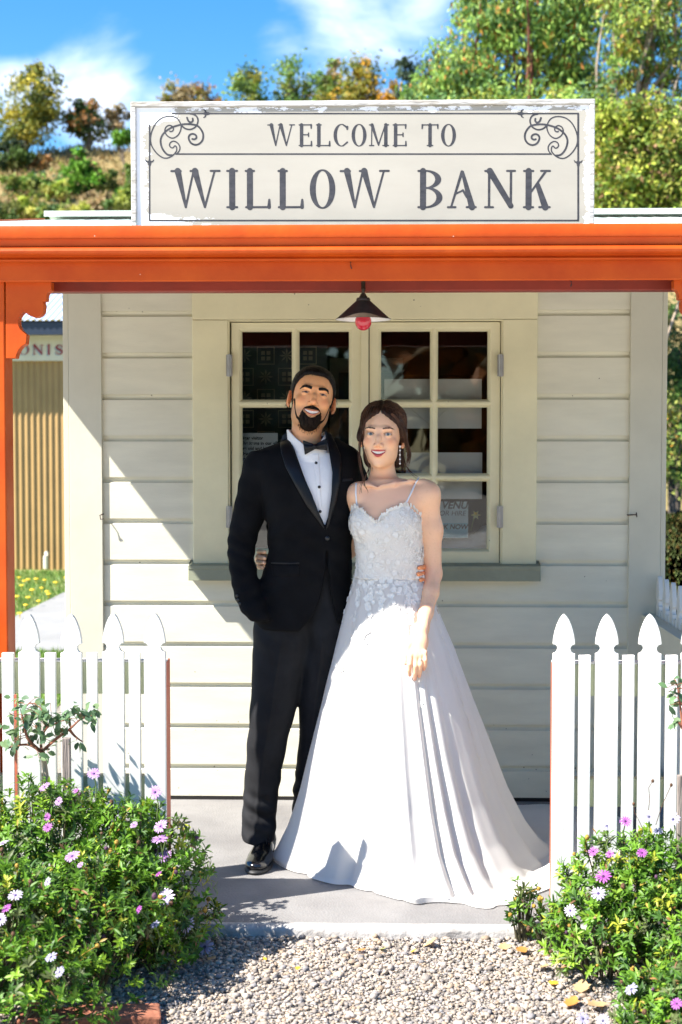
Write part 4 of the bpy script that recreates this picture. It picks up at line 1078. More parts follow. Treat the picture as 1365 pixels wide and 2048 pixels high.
M_skin_m = mat('warm_skin', (.5, .3, .2), .48, .03, 60, .06, 260, attr=True, sss=.12)
M_skin_f = mat('fair_skin', (.6, .4, .3), .46, .025, 60, .04, 260, attr=True, sss=.12)
M_eye = mat('eye', (.8, .8, .8), .10, .0, 5, attr=True, coat=.5)
M_teeth = mat('teeth', (.88, .83, .74), .25, .03, 80)
M_hair_m = mat('black_brown_hair', (.0075, .0048, .0038), .5, .35, 90, .5, 220, spec=.22, stretch=(1.2, .25, .6))
M_beard = mat('dark_beard', (.022, .0130, .0085), .78, .5, 150, .9, 420, spec=.15, stretch=(1, 1, .35))
M_suit = mat('black_wool', (.0055, .0055, .0064), .85, .15, 12, .12, 500, spec=.12)
M_satin = mat('black_satin', (.007, .007, .008), .42, .1, 20, .05, 60, spec=.28)
M_trouser = mat('black_trouser_wool', (.0140, .0140, .0155), .8, .15, 12, .12, 500, spec=.2)
M_shirt = mat('white_shirt_cotton', (.83, .81, .80), .65, .03, 20, .12, 240)
M_leather = mat('black_polished_leather', (.008, .008, .009), .16, .1, 20, .05, 90, coat=.4)
M_sole = mat('black_rubber_sole', (.012, .012, .012), .6, .1, 20)
M_button = mat('black_button', (.012, .012, .013), .3, .1, 20)

# ------------------------------------------------------------------ the groom
YG = 5.15
groom = thing('person', 'smiling bearded man in a black dinner suit and bow tie beside the bride', 'person', tuple(ground(545, 1715)))
PG = dict(top=.079, w=1.03, jaw=1.05, nose=1.1, mw=.0285, mz=-.0712, mo=.0056, mc=.0100, lip=(.0027, .0042), ew=.0128, eo=.0023, neck=((0, .030, -.085), (.002, .040, -.17), .054), bl=.45, scl=(.22, .19, .17), lash=.0017, lashc=(.03, .014, .008), gaze=(-.05, -1, -.10),
          brow=[(.0115, .0175, .0054), (.022, .0195, .0064), (.034, .0212, .0058), (.046, .0180, .0042), (.054, .0118, .0020)], browt=.0034)
RG = np.array(Matrix.Rotation(rad(8), 3, 'Z') @ Matrix.Rotation(rad(-9), 3, 'X') @ Matrix.Rotation(rad(10), 3, 'Y'))
SGm = .995; cG = at(629.5, 787, YG-.065); cG = cG - RG @ np.array((0, -.085, 0))*SGm
skinG = (.92, .43, .185)
vG = head_field(PG)
Vh, Qh = vG.mesh(); Ch = face_colour(Vh, PG, skinG, (.58, .17, .10), (.80, .23, .09), (.26, .14, .085))
# hair and beard grow from the same field
X, Y_, Z = vG.full()
G3 = np.stack(np.broadcast_arrays(X, Y_, Z), -1)
th = hair_thickness(X, Y_, Z, [(0,.0690,.014),(18,.0715,.014),(34,.067,.012),(47,.048,.010),(58,.028,.008),(64,.002,.007),(70,-.040,.005),(86,-.042,.005),(92,.022,.005),(108,.018,.007),(122,-.040,.008),(150,-.075,.008),(180,-.080,.009)], .0125)
st = VN(G3*np.array((300, 90, 130.)), 1.0, 2) - .5
ear = np.maximum(np.hypot((Y_-.016)/.024, (Z+.012)/.036) - 1, -1) + 0*X
Fh = vG.F - np.where((np.abs(X) > .066) & (ear < 0) , -.01, th) - .0030*st
Vt, Qt = surface_nets(Fh.astype(np.float32), vG.lo, vG.h)
mk('hair', place(smooth_mesh(Vt, Qt, 1, .4), RG, cG, SGm), Qt, M_hair_m, groom, smooth=True)
ax_ = np.abs(X)
gt = np.sqrt((X/.0400)**2 + ((Z+.0865)/.0435)**2); zz_ = Z-PG['mz']-.005*np.clip(ax_/.028,0,1)**2-.0010; mo_ = np.sqrt((X/.0300)**2 + (zz_/np.where(zz_ > 0, .0098, .0135 + .0055*np.clip(1-ax_/.019, 0, 1)**.5))**2)
patch = np.sqrt((X/.0085)**2 + ((Z+.0875)/.004)**2)
tb = .0085*np.clip((1-gt)/.22, -1, 1)
tb = np.minimum(tb, .010*np.clip((mo_-1)/.35, -1, 1)); tb = np.minimum(tb, .006*np.clip((-.0470-.16*ax_-Z)/.004, -1, 1)) 
jz = np.interp(ax_/PG['w'], [0, .020, .035, .048, .055, .060, .064, .068], [-.112, -.110, -.100, -.086, -.066, -.044, -.022, -.004])   # short beard along the jaw up to the sideburn
jh = np.interp(ax_, [.02, .045, .058, .068], [.008, .009, .013, .022])
jw_ = .0019*np.clip(1.0 - np.abs((Z-jz)/jh), -1, 1) + 0*Y_
jw_ = np.where((Y_ < -.004) & (Y_ > -.085) & (ax_ > .034) & (ax_ < .0725), jw_, -.01)
tb = np.where(Y_ < .012, np.maximum(tb, jw_), -.01); tb = tb + .002*np.clip((-.090-Z)/.02, 0, 1)*np.clip(tb/.004, 0, 1)
namp = np.clip(.0008 + .5*np.maximum(np.clip((1-gt)/.22, -1, 1)*.0085, 0), .0008, .0042)
Fb = vG.F - (tb - .0010) - namp*(VN(G3*np.array((260, 260, 110.)), 1.0, 2)-.5)
Vt, Qt = surface_nets(Fb.astype(np.float32), vG.lo, vG.h); Vt, Qt = clip_mesh(Vt, Qt, lambda v: (v[:, 1] < .008) & (v[:, 2] < -.02))
mk('beard', place(Vt, RG, cG, SGm), Qt, M_beard, groom, smooth=True)
# fine beard and hair strands that break up the edges
mb = MB(); r_ = np.random.default_rng(5)
gi = np.gradient(vG.F, vG.h)
def surf_pts(n, fn):
    out = []
    idx = r_.integers(0, len(Vh), n*30)
    for i in idx:
        if fn(Vh[i]): out.append(Vh[i])
        if len(out) >= n: break
    return out
def inbeard(p):
    return ((p[0]/.041)**2+((p[2]+.090)/.048)**2 < 1) and ((p[0]/.031)**2+((p[2]-PG['mz'])/.0155)**2 > 1) and p[2] < -.051 and p[1] < 0
for p in surf_pts(420, inbeard):
    d = np.array((p[0]*4, -.35-.2*r_.random(), -1.0+.3*r_.random())) + r_.normal(0, .25, 3); d /= np.linalg.norm(d); L = r_.uniform(.004, .0085)
    mb.tube([place(p+np.array((0, -.001, 0)), RG, cG, SGm), place(p+d*L*.5+np.array((0,-.004,0)), RG, cG, SGm), place(p+d*L+np.array((0,-.003,0)), RG, cG, SGm)], [.0006, .0005, .0002], 3, False)
mb.build('beard_strands', M_beard, bpy.data.objects['beard'])
mb = MB()          # short strands along the hairline, combed up and to the side
def nearline(p):
    ph = math.degrees(abs(math.atan2(p[0], -(p[1]-.010)))); zh = np.interp(ph, [0, 18, 34, 47, 58, 64, 70, 86, 92, 108], [.069, .0715, .067, .048, .028, .002, -.040, -.042, .022, .018])
    return -.004 < p[2]-zh < .012 and ph < 90 and p[1] < .02
for p in surf_pts(520, nearline):
    n_ = np.array((p[0], p[1]-.015, p[2]-.03)); n_ /= np.linalg.norm(n_); up_ = np.array((.35 + p[0]*4, .55, 1.0)) if p[2] > .03 else np.array((p[0]*.5, .55, -.8)); d = up_ - n_*(up_ @ n_); d /= np.linalg.norm(d); d = d + r_.normal(0, .2, 3); L = r_.uniform(.008, .020)
    mb.tube([place(q, RG, cG, SGm) for q in (p - n_*.001, p + d*L*.5 + n_*.004, p + d*L + n_*.007)], [.0008, .0007, .0003], 3, False)
mb.build('hair_strands', M_hair_m, bpy.data.objects['hair'])
eyes_teeth(groom, PG, RG, cG, SGm, (.055, .022, .010), M_eye, M_teeth)
brow(groom, PG, RG, cG, SGm, M_hair_m, vG)

# jacket: torso and sleeves from the rows of the photograph
tors = Loft([(872, 585, 672, .075, 5.215), (886, 556, 690, .085, 5.205), (898, 520, 705, .092, 5.195), (912, 503, 716, .100, 5.185), (935, 505, 720, .115, 5.175), (965, 514, 720, .127, 5.168), (1005, 523, 714, .130, 5.165), (1050, 532, 706, .126, 5.165), (1095, 534, 702, .124, 5.17), (1125, 533, 703, .124, 5.172), (1150, 523, 704, .126, 5.175), (1190, 509, 706, .128, 5.18), (1240, 509, 702, .128, 5.18), (1259, 512, 698, .128, 5.18)], 5.12, 2.35)
slL = Loft([(903, 500, 556, .055, 5.185), (915, 489, 558, .062, 5.18), (935, 483, 556, .066, 5.175), (970, 475, 548, .066, 5.172), (1010, 467, 539, .062, 5.172), (1050, 458, 524, .060, 5.172), (1085, 452.5, 511, .058, 5.168), (1115, 453.5, 507, .057, 5.155), (1150, 460, 514, .058, 5.135), (1185, 468, 528, .055, 5.11), (1210, 478, 538, .052, 5.09), (1226, 490, 540, .049, 5.075), (1238, 504, 545, .044, 5.075)], 5.12, 2.1)
lo, hi = np.array((-.60, 4.95, .76)), np.array((.30, 5.50, 1.56))
vJ = Vol(lo, hi, .0048)
tors.add(vJ, .0, cap_=.012); slL.add(vJ, .009, cap_=.012)
pe, ph = at(748, 1075, 5.34), at(815, 1140, 5.28)
vJ.cap(at(690, 925, 5.21), at(702, 960, 5.26), .060, .060, .025); vJ.cap(at(702, 960, 5.26), pe, .058, .050, .02); vJ.cap(pe, ph, .05, .036, .02)
PX = lambda L, Y: [(at(a, b, Y)[0], at(a, b, Y)[2]) for a, b in L]
vee = PX([(566, 850), (572, 866), (587, 900), (604.5, 945), (631.5, 1005.6), (651, 1060), (664, 989), (665.6, 945), (656, 893.5), (649, 850)], 5.04)
def vfn(X, Y, Z): return np.maximum(poly_sdf(X+0*Z, Z+0*X, vee), Y-5.205)
vJ.apply((min(p[0] for p in vee), 4.9, min(p[1] for p in vee)), (max(p[0] for p in vee), 5.205, max(p[1] for p in vee)), vfn, 's', .003)
cut = PX([(654, 1084), (650, 1150), (640, 1200), (622, 1238), (600, 1262), (600, 1300), (700, 1300), (690, 1262), (674, 1250), (660, 1190), (656.5, 1130)], 5.04)
def cfn(X, Y, Z): return np.maximum(poly_sdf(X+0*Z, Z+0*X, cut), Y-5.11)
vJ.apply((min(p[0] for p in cut), 4.9, min(p[1] for p in cut)), (max(p[0] for p in cut), 5.11, max(p[1] for p in cut)), cfn, 's', .004)
X, Y_, Z = vJ.full(); G3 = np.stack(np.broadcast_arrays(X, Y_, Z), -1)
el = at(480, 1110, 5.15); wr = at(505, 1200, 5.10); bt = at(655, 1078, 5.05)
nz_ = .0075*(VN(G3*np.array((7, 5, 5.)), 1.0, 2)-.5)
for c_, amp, fr, sg, dirn in ((el, .0030, 120, .07, (.5, 0, 1)), (wr, .0040, 105, .06, (-.5, 0, 1)), (at(495, 960, 5.15), .0022, 75, .09, (.5, 0, 1)), (bt, .0032, 80, .10, (.55, 0, 1)), (at(540, 1060, 5.1), .0032, 70, .08, (-.6, 0, 1))):
    d2 = (X-c_[0])**2+(Y_-c_[1])**2+(Z-c_[2])**2; ph_ = (X-c_[0])*dirn[0]+(Z-c_[2])*dirn[2] + .012*VN(G3*9.0, 1.0, 1)
    nz_ = nz_ + amp*np.sin(ph_*fr)*np.exp(-d2/(2*sg*sg))
seam = at(655, 1170, 5.05)
vJ.F += nz_.astype(np.float32)
Vj, Qj = vJ.mesh(); Vj = smooth_mesh(Vj, Qj, 1, .4)
jacket = mk('jacket', Vj, Qj, M_suit, groom, smooth=True)
# ray-march the finished jacket so that trims lie on it
def field_front(vol, y_in=5.16):
    def f(x, z):
        i = np.clip(np.round((np.asarray(x)-vol.lo[0])/vol.h).astype(int), 0, vol.F.shape[0]-1); k = np.clip(np.round((np.asarray(z)-vol.lo[2])/vol.h).astype(int), 0, vol.F.shape[2]-1)
        fi = (np.asarray(x)-vol.lo[0])/vol.h; fk = (np.asarray(z)-vol.lo[2])/vol.h
        i0 = np.clip(np.floor(fi).astype(int), 0, vol.F.shape[0]-2); k0 = np.clip(np.floor(fk).astype(int), 0, vol.F.shape[2]-2); a = (fi-i0)[:, None]; b = (fk-k0)[:, None]
        col = (vol.F[i0, :, k0]*(1-a)+vol.F[i0+1, :, k0]*a)*(1-b) + (vol.F[i0, :, k0+1]*(1-a)+vol.F[i0+1, :, k0+1]*a)*b
        ins = col < 0; j = np.argmax(ins, axis=1); ok = ins.any(1); j1 = np.maximum(j, 1); r = np.arange(len(j))
        t = col[r, j1-1]/(col[r, j1-1]-col[r, j1]+1e-9); y = vol.y[j1-1] + np.clip(t, 0, 1)*vol.h
        return np.where(ok, y, y_in)
    return f
tf = lambda x, z: tors.front(x, z)
jf = field_front(vJ)
LAP_L = [(571, 862), (578, 882), (587, 900), (604.5, 945), (631.5, 1005.6), (652, 1062), (640, 1046), (614, 1011), (588, 965), (571, 934), (561.5, 907), (556.5, 884), (562, 868)]
LAP_R = [(645.5, 858), (652, 880), (656, 893.5), (665, 945), (663.5, 989), (652.5, 1062), (661, 1044), (673, 1003), (681, 962), (683, 930), (681, 910), (672, 888), (661, 868)]
def lapf(x, z): return np.minimum(tf(x, z) + .0, 5.185)
drape('lapel', LAP_L, 5.05, lapf, .0055, .003, M_satin, jacket, .004, .0035); drape('lapel', LAP_R, 5.05, lapf, .0055, .003, M_satin, jacket, .004, .0035)
drape('pocket_flap', [(541, 1130), (600, 1128), (601, 1147), (597, 1151), (545, 1151)], 5.07, jf, .0025, .0015, M_suit, jacket, .004, .002)
drape('pocket_flap', [(692, 1122), (704, 1121), (704, 1144), (693, 1146)], 5.09, jf, .0025, .0015, M_suit, jacket, .004, .002)
drape('pocket_welt', [(686, 958), (706, 957), (706, 962), (686, 963)], 5.07, jf, .002, .0015, M_satin, jacket, .003, .001)
drape('pocket_welt', [(541, 1125.5), (600, 1124), (600, 1127), (541, 1128.5)], 5.07, jf, .0018, .0012, M_satin, jacket, .003, .0)
b = at(655, 1077, 5.04); yb_ = float(jf(np.array([b[0]]), np.array([b[2]]))[0])
MB().ball((b[0], yb_-.003, b[2]), (.0085, .004, .0085), 14).build('button', M_button, jacket, smooth=60)
for q in ((473.5, 1191), (475.5, 1198.5), (479.5, 1206)):
    b = at(*q, 5.08); yq = float(jf(np.array([b[0]+.004]), np.array([b[2]]))[0]); MB().ball((b[0]+.004, yq-.001, b[2]), (.006, .004, .006), 10).build('button', M_button, jacket, smooth=60)

# shirt: breast, collar, studs
vS = Vol((-.40, 5.0, 1.10), (-.05, 5.32, 1.66), .0034)
tors.add(vS, 0, -.010)
zcol = AZ(627, 904, 5.1)
vS.apply((-.3, 5.0, 1.0), (0, 5.4, 1.7), lambda X, Y, Z: zcol - Z + .25*np.clip(-(Y-5.11), 0, .1) + 0*X + 0*Y, 's', .004)
vS.apply((-.3, 5.0, 1.0), (0, 5.4, 1.7), lambda X, Y, Z: (-(np.maximum(poly_sdf(X+0*Z, Z+0*X, vee) - .02, Y-5.21)) + 0*Y), 's', .002)
nb = at(621.5, 905, 5.172); nt_ = at(612.5, 856, 5.186)
ax3 = (nt_-nb)/np.linalg.norm(nt_-nb)
def collar(X, Y, Z):
    t = (Z-nb[2])/(nt_[2]-nb[2]); cx = nb[0]+t*(nt_[0]-nb[0]); cy = nb[1]+t*(nt_[1]-nb[1])
    r = np.hypot((X-cx), (Y-cy)*.93); rc = .0765 - .0085*np.clip(t, 0, 1.2)
    top = Z - (nb[2] + .006 + np.minimum(.20*np.clip(Y-(cy-.066), 0, .13) + .95*np.abs(X-cx-.010), .078))
    gap = (np.abs(X-cx+.002) - .55*np.clip(nb[2]+.016-Z, 0, .1)) if False else -1
    return np.maximum(np.maximum(np.abs(r-rc)-.0034, top), (nb[2]-.030)-Z)
vS.apply((nb[0]-.1, nb[1]-.1, nb[2]-.05), (nb[0]+.1, nb[1]+.1, nb[2]+.1), collar, 'u', .004)
X, Y_, Z = vS.full(); G3 = np.stack(np.broadcast_arrays(X, Y_, Z), -1); vS.F += (.004*(VN(G3*np.array((16, 8, 7.)), 1.0, 2)-.5)).astype(np.float32)
Vs, Qs = vS.mesh(); shirt = mk('shirt', Vs, Qs, M_shirt, groom, smooth=True)
sf_ = field_front(vS, 5.1)
drape('placket', [(625, 908), (637, 908), (647, 1050), (641, 1040)], 5.05, sf_, .0012, .001, M_shirt, shirt, .003, .0012)
for q in ((632, 926), (639, 974), (641, 1023)):
    b = at(*q, 5.05); yq = float(sf_(np.array([b[0]]), np.array([b[2]]))[0]); MB().ball((b[0], yq-.0035, b[2]), (.0055, .003, .0055), 12).build('shirt_stud', M_button, shirt, smooth=60)
# bow tie
bc = at(630.5, 893.5, 5.078); vB = Vol(bc-np.array((.07, .03, .05)), bc+np.array((.07, .03, .05)), .002)
Yb = bc[1]
for sgn, (e1, e2) in ((-1, ((606, 881), (610, 911))), (1, ((653, 876), (654.5, 901)))):
    p1, p2 = at(*e1, Yb), at(*e2, Yb)
    def wing(X, Y, Z, p1=p1, p2=p2, sgn=sgn):
        t = (X-bc[0])/((p1[0]+p2[0])/2-bc[0]); zc = bc[2] + t*((p1[2]+p2[2])/2-bc[2]); hh = .0085 + t*((p1[2]-p2[2])/2-.0085)
        e = (p1[0]-p2[0])/(p1[2]-p2[2])*(Z-(p1[2]+p2[2])/2)
        d = np.maximum(np.abs(Z-zc)-hh, np.maximum(-t*.03, sgn*(X-e-(p1[0]+p2[0])/2)))
        yy = np.abs(Y-Yb-.004) - (.009 + .0025*np.cos((Z-zc)/np.maximum(hh, .004)*PI*1.5))
        return smax(d, yy, .006)
    vB.apply(bc-.07, bc+.07, wing, 'u', .002)
vB.ell(bc+np.array((0, -.003, .0005)), (.0080, .011, .0095), .002)
Vb, Qb = vB.mesh(); mk('bow_tie', smooth_mesh(Vb, Qb, 1), Qb, M_satin, groom, smooth=True)

# trousers
legL = Loft([(1085, 540, 640, .095, 5.175), (1130, 530, 640, .100, 5.18), (1190, 518, 640, .108, 5.185), (1240, 506, 640, .112, 5.185), (1275, 503.5, 636, .108, 5.18), (1310, 502.5, 622, .098, 5.175), (1350, 502, 609, .090, 5.17), (1400, 500, 597, .083, 5.168), (1450, 497, 584, .077, 5.165), (1500, 493, 571, .072, 5.168), (1550, 489, 561, .069, 5.175), (1600, 485, 554, .066, 5.18), (1630, 484, 552, .066, 5.18), (1645, 482, 550, .064, 5.175), (1660, 480.5, 551.5, .070, 5.165), (1683, 485, 547, .078, 5.158)], 5.13, 2.1, .009)
legR = Loft([(1085, 600, 690, .095, 5.175), (1130, 598, 694, .100, 5.18), (1190, 594, 698, .108, 5.19), (1240, 596, 698, .112, 5.19), (1290, 604, 692, .105, 5.19), (1350, 600, 680, .092, 5.19), (1400, 597.5, 670, .085, 5.195), (1450, 598, 663, .080, 5.20), (1500, 596, 656, .075, 5.205), (1550, 590.5, 650, .071, 5.215), (1600, 584.5, 645, .068, 5.225), (1640, 584, 642, .066, 5.225), (1672, 581, 640, .068, 5.22)], 5.16, 2.1, .009)
vT = Vol((-.50, 5.0, .055), (-.05, 5.35, 1.20), .0052)
legL.add(vT, .0, cap_=.004); legR.add(vT, .018, cap_=.004)
X, Y_, Z = vT.full(); G3 = np.stack(np.broadcast_arrays(X, Y_, Z), -1)
nz_ = .008*(VN(G3*np.array((6, 5, 4.)), 1.0, 2)-.5)
for c_, amp, fr, sg, dirn in ((at(515, 1635, 5.1), .0100, 100, .055, (.42, 0, 1)), (at(612, 1600, 5.15), .009, 90, .065, (-.5, 0, 1)), (at(615, 1300, 5.1), .0035, 60, .10, (1.0, 0, .5)), (at(520, 1260, 5.1), .003, 70, .07, (.8, 0, .8)), (at(520, 1480, 5.1), .0028, 50, .12, (.25, 0, 1))):
    d2 = (X-c_[0])**2+(Y_-c_[1])**2+(Z-c_[2])**2; ph_ = (X-c_[0])*dirn[0]+(Z-c_[2])*dirn[2] + .02*VN(G3*9.0, 1.0, 1)
    nz_ = nz_ + amp*np.sin(ph_*fr)*np.exp(-d2/(2*sg*sg))
# pressed creases down the front of each leg
for L_, a in ((legL, -.004), (legR, -.004)):
    cx, rx, ry, cy = L_.at(Z); nz_ = nz_ - .0045*np.exp(-((X-cx-a)/.006)**2)*(Y_ < cy)*np.clip((.90-Z)/.1, 0, 1)
vT.F += nz_.astype(np.float32)
Vt, Qt = vT.mesh(); Vt = smooth_mesh(Vt, Qt, 1, .35); trousers = mk('trousers', Vt, Qt, M_trouser, groom, smooth=True)
# shoes
def shoe(toe, heel, parent):
    toe, heel = np.array(toe), np.array(heel); d = (toe-heel)/np.linalg.norm(toe-heel); n = np.array((-d[1], d[0], 0)); L = np.linalg.norm(toe-heel)
    R = np.stack([n, d, np.array((0, 0, 1.))], 1); loc = lambda x, y, z: heel + x*n + y*d + np.array((0, 0, z))
    lo_ = np.minimum(toe, heel)-np.array((.07, .05, .02)); hi_ = np.maximum(toe, heel)+np.array((.07, .05, .14))
    v = Vol(lo_, hi_, .003)
    v.ell(loc(0, .035, .045), (.033, .036, .046), .01, R=R); v.ell(loc(0, .105, .045), (.036, .075, .042), .02, R=R); v.ell(loc(0, .17, .030), (.046, .075, .033), .02, R=R); v.ell(loc(0, .225, .026), (.043, .058, .026), .015, R=R)
    v.cap(loc(0, .05, .07), loc(0, .06, .13), .036, .034, .02)
    v.apply(lo_, hi_, lambda X, Y, Z: Z - .014 + 0*X + 0*Y, 's', .002)
    V, Q = v.mesh(); s = mk('shoe', V, Q, M_leather, parent, smooth=True)
    v = Vol(lo_, hi_, .003); v.ell(loc(0, .06, .007), (.036, .062, .02), .0, R=R); v.ell(loc(0, .13, .007), (.040, .10, .02), .02, R=R); v.ell(loc(0, .205, .007), (.0485, .085, .02), .02, R=R)
    v.apply(lo_, hi_, lambda X, Y, Z: np.maximum(Z-.0165, .0025-Z)*-1 + 0*X + 0*Y if False else -(0*X+0*Y+np.maximum(Z-.0165, .002-Z)), 's', .001)
    V, Q = v.mesh(); mk('sole', V, Q, M_sole, s, smooth=True)
    mb = MB()
    for k in range(4):
        y = .108+.021*k; z = .0885-.0095*k
        mb.tube([loc(-.022, y, z-.012), loc(-.010, y+.004, z), loc(.010, y+.004, z), loc(.022, y, z-.012)], .0022, 6)
    for sx in (-1, 1): mb.tube([loc(0, .112, .094), loc(sx*.016, .118, .101), loc(sx*.028, .128, .086), loc(sx*.012, .122, .092), loc(sx*.02, .15, .075)], .0018, 6)
    mb.build('lace', M_sole, s, smooth=60)
gt_ = ground(509, 1751); shoe((gt_[0], gt_[1]+.003, 0), (gt_[0]+.028, gt_[1]+.285, 0), groom)
gt2 = ground(622, 1735); shoe((gt2[0]+.02, gt2[1]+.02, 0), (gt2[0], gt2[1]+.30, 0), groom)

# body under the clothes, with head, neck and the hand at her waist in one skin
vK = Vol((-.45, 4.95, 1.02), (.42, 5.50, 1.60), .004)
tors.add(vK, 0, -.028)
zk2 = AZ(600, 925, 5.1); vK.apply((-.45, 4.95, zk2), (.0, 5.5, 1.7), lambda X, Y, Z: zk2 - Z + 0*X + 0*Y, 's', .01)
zk = AZ(600, 1095, 5.05); vK.apply((-.45, 4.95, 1.0), (-.03, 5.5, zk), lambda X, Y, Z: Z - zk + 0*X + 0*Y, 's', .004)
neck0 = place(np.array(PG['neck'][0]), RG, cG, SGm); neck1 = place(np.array(PG['neck'][1]), RG, cG, SGm)
vK.cap(neck0, neck1, PG['neck'][2]*SGm-.0006, PG['neck'][2]*1.06*SGm-.0006, .0); vK.cap(neck1, at(625, 940, 5.20), .055, .06, .02)
vK.cap(at(700, 930, 5.22), at(705, 970, 5.27), .036, .036, .02); vK.cap(at(705, 970, 5.27), pe, .036, .030, .02); vK.cap(pe, ph, .030, .023, .015)
wrist = ph; kn = at(861, 1143, 5.225)
vK.cap(wrist, kn, .023, .024, .012, flat=(0, .3, 1), ratio=.95)
for (k0, m0, t0, r0_) in (((864, 1126, 5.190), (853, 1133, 5.105), (839, 1135.5, 5.022), .0078), ((864, 1136, 5.190), (852, 1146, 5.100), (837, 1148, 5.020), .0080), ((864, 1146, 5.190), (853, 1157, 5.105), (842, 1159.5, 5.030), .0077), ((864, 1155, 5.190), (854, 1166, 5.115), (848, 1168, 5.060), .0068)):
    a, b, c = at(*k0), at(*m0), at(*t0); vK.chain([kn, a, b, (b+c)/2, c], [.012, .0105, .0092, .0088, .0076], .004)
vK.chain([wrist, at(850, 1112, 5.20), at(842, 1100, 5.19)], [.014, .011, .008], .006)
Vk, Qk = vK.mesh(); Ck = np.tile(np.array(skinG), (len(Vk), 1)); Ck[Vk[:, 0] > .05] *= np.array((1.0, .80, .75))
hp = place(Vh, RG, cG, SGm)
Va, Qa = Vh, Qh; 
kq = (Vh[:, 2]-.5*Vh[:, 1]) > -.150; Va, Qa = clip_mesh(Vh, Qh, lambda v: (v[:, 2]-.5*v[:, 1]) > -.150); ma = np.isin(np.arange(len(Vh)), np.unique(Qh[kq[Qh].all(1)])); Ca = Ch[ma]
lq = lambda v: (lambda p: p[:, 2]-.5*p[:, 1])(((v-cG) @ RG)/SGm)
kk = np.isin(np.arange(len(Vk)), np.unique(Qk[(lq(Vk) < -.140)[Qk].all(1)])); vb, qb = clip_mesh(Vk, Qk, lambda v: lq(v) < -.140); 
Vall, Qall, Call = join([(place(Va, RG, cG, SGm), Qa, Ca), (vb, qb, Ck[kk])])
mk('body', Vall, Qall, M_skin_m, groom, smooth=True, col=Call)
# ------------------------------------------------------------------ the bride
YB_ = 5.08
M_lace = mat('white_lace', (.88, .835, .755), .7, .03, 30, .15, 200)
M_bodice = mat('bodice_tulle', (.88, .83, .74), .75, .06, 20, .35, 260, base2=(.80, .73, .64))
M_strap = mat('white_satin_strap', (.84, .84, .85), .4, .02, 20)
M_hair_f = mat('chestnut_hair', (.030, .0125, .0065), .42, .45, 40, .4, 160, spec=.3, base2=(.12, .050, .024), stretch=(1.5, 1.0, .35))
M_hair_d = mat('dark_chestnut_hair', (.018, .008, .005), .45, .4, 40, .4, 160, spec=.25, base2=(.065, .027, .013), stretch=(1.5, 1.0, .35))
M_pearl = mat('pearl', (.78, .74, .68), .15, .04, 20, coat=.5)
M_silver = mat('silver', (.80, .79, .77), .15, .03, 20, metal=1.0)
M_browf = mat('brown_eyebrow', (.060, .028, .016), .6, .3, 60)
def tulle_material():
    m = mat('white_tulle', (.87, .835, .775), .8, .02, 8, 0)
    nt = m.node_tree; N = nt.nodes; L = nt.links; p = N['Principled BSDF']; out = N['Material Output']
    tc = N.new('ShaderNodeTexCoord')
    nz = N.new('ShaderNodeTexNoise'); nz.inputs['Scale'].default_value = 220; L.new(tc.outputs['Object'], nz.inputs['Vector'])
    b = N.new('ShaderNodeBump'); b.inputs['Strength'].default_value = .10; b.inputs['Distance'].default_value = .001; L.new(nz.outputs['Fac'], b.inputs['Height']); L.new(b.outputs['Normal'], p.inputs['Normal'])
    tr = N.new('ShaderNodeBsdfTranslucent'); tr.inputs['Color'].default_value = (.80, .79, .80, 1)
    ms = N.new('ShaderNodeMixShader'); ms.inputs[0].default_value = .32; L.new(p.outputs[0], ms.inputs[1]); L.new(tr.outputs[0], ms.inputs[2]); L.new(ms.outputs[0], out.inputs['Surface'])
    return m
M_tulle = tulle_material()
bride = thing('person', 'smiling woman in a white lace wedding gown with a long train', 'person', tuple(ground(780, 1720)))
PB = dict(w=.97, jaw=.90, nose=.86, mw=.0255, mz=-.0670, mo=.0056, mc=.0080, lip=(.0048, .0062), ew=.0132, eo=.0043, neck=((0, .030, -.075), (.004, .046, -.17), .043), bl=.75, gaze=(.08, -1, -.02), lash=.0019, lashc=(.015, .008, .006), shadow=(.27, .12, .07),
          brow=[(.0125, .0200, .0022), (.024, .0218, .0028), (.037, .0232, .0025), (.047, .0212, .0018), (.054, .0165, .0009)], browt=.0022)
RB = np.array(Matrix.Rotation(rad(-7), 3, 'Z') @ Matrix.Rotation(rad(-1), 3, 'X') @ Matrix.Rotation(rad(1.5), 3, 'Y'))
SB = .985; cB = at(758.5, 868.5, 5.015); cB = cB - RB @ np.array((0, -.085, 0))*SB
skinB = (.94, .55, .33)
vB_ = head_field(PB); Vh, Qh = vB_.mesh(); Ch = face_colour(Vh, PB, skinB, (.55, .075, .07), (.88, .36, .17))
L_ = lambda px, py, Y: (((at(px, py, Y) - cB) @ RB)/SB)          # photo point -> head coordinates
# hair drawn back over the crown
X, Y_, Z = vB_.full(); G3 = np.stack(np.broadcast_arrays(X, Y_, Z), -1)
th = hair_thickness(X, Y_, Z, [(0,.0755,.005),(9,.0715,.006),(20,.0605,.007),(30,.050,.0075),(45,.036,.0075),(58,.016,.007),(68,-.006,.006),(76,-.022,.006),(84,-.028,.006),(94,-.028,.008),(110,-.045,.012),(130,-.085,.016),(180,-.11,.020)], .011, .016)
part = np.exp(-(X/.004)**2)*(Y_ < .06)*(Z > .05); bouf = .011*np.exp(-(((Y_-.05)/.045)**2 + ((Z-.10)/.05)**2))
phis = np.arctan2(X, -(Y_-.01)); wave = np.sin(phis*34 + 9*Z/.05*.35 + 3*VN(G3*14.0, 1.0, 1))
Fh = vB_.F - th - bouf*(th > 0) + .006*part - .0009*wave - .0022*(VN(G3*np.array((160, 120, 60.)), 1.0, 2)-.5)
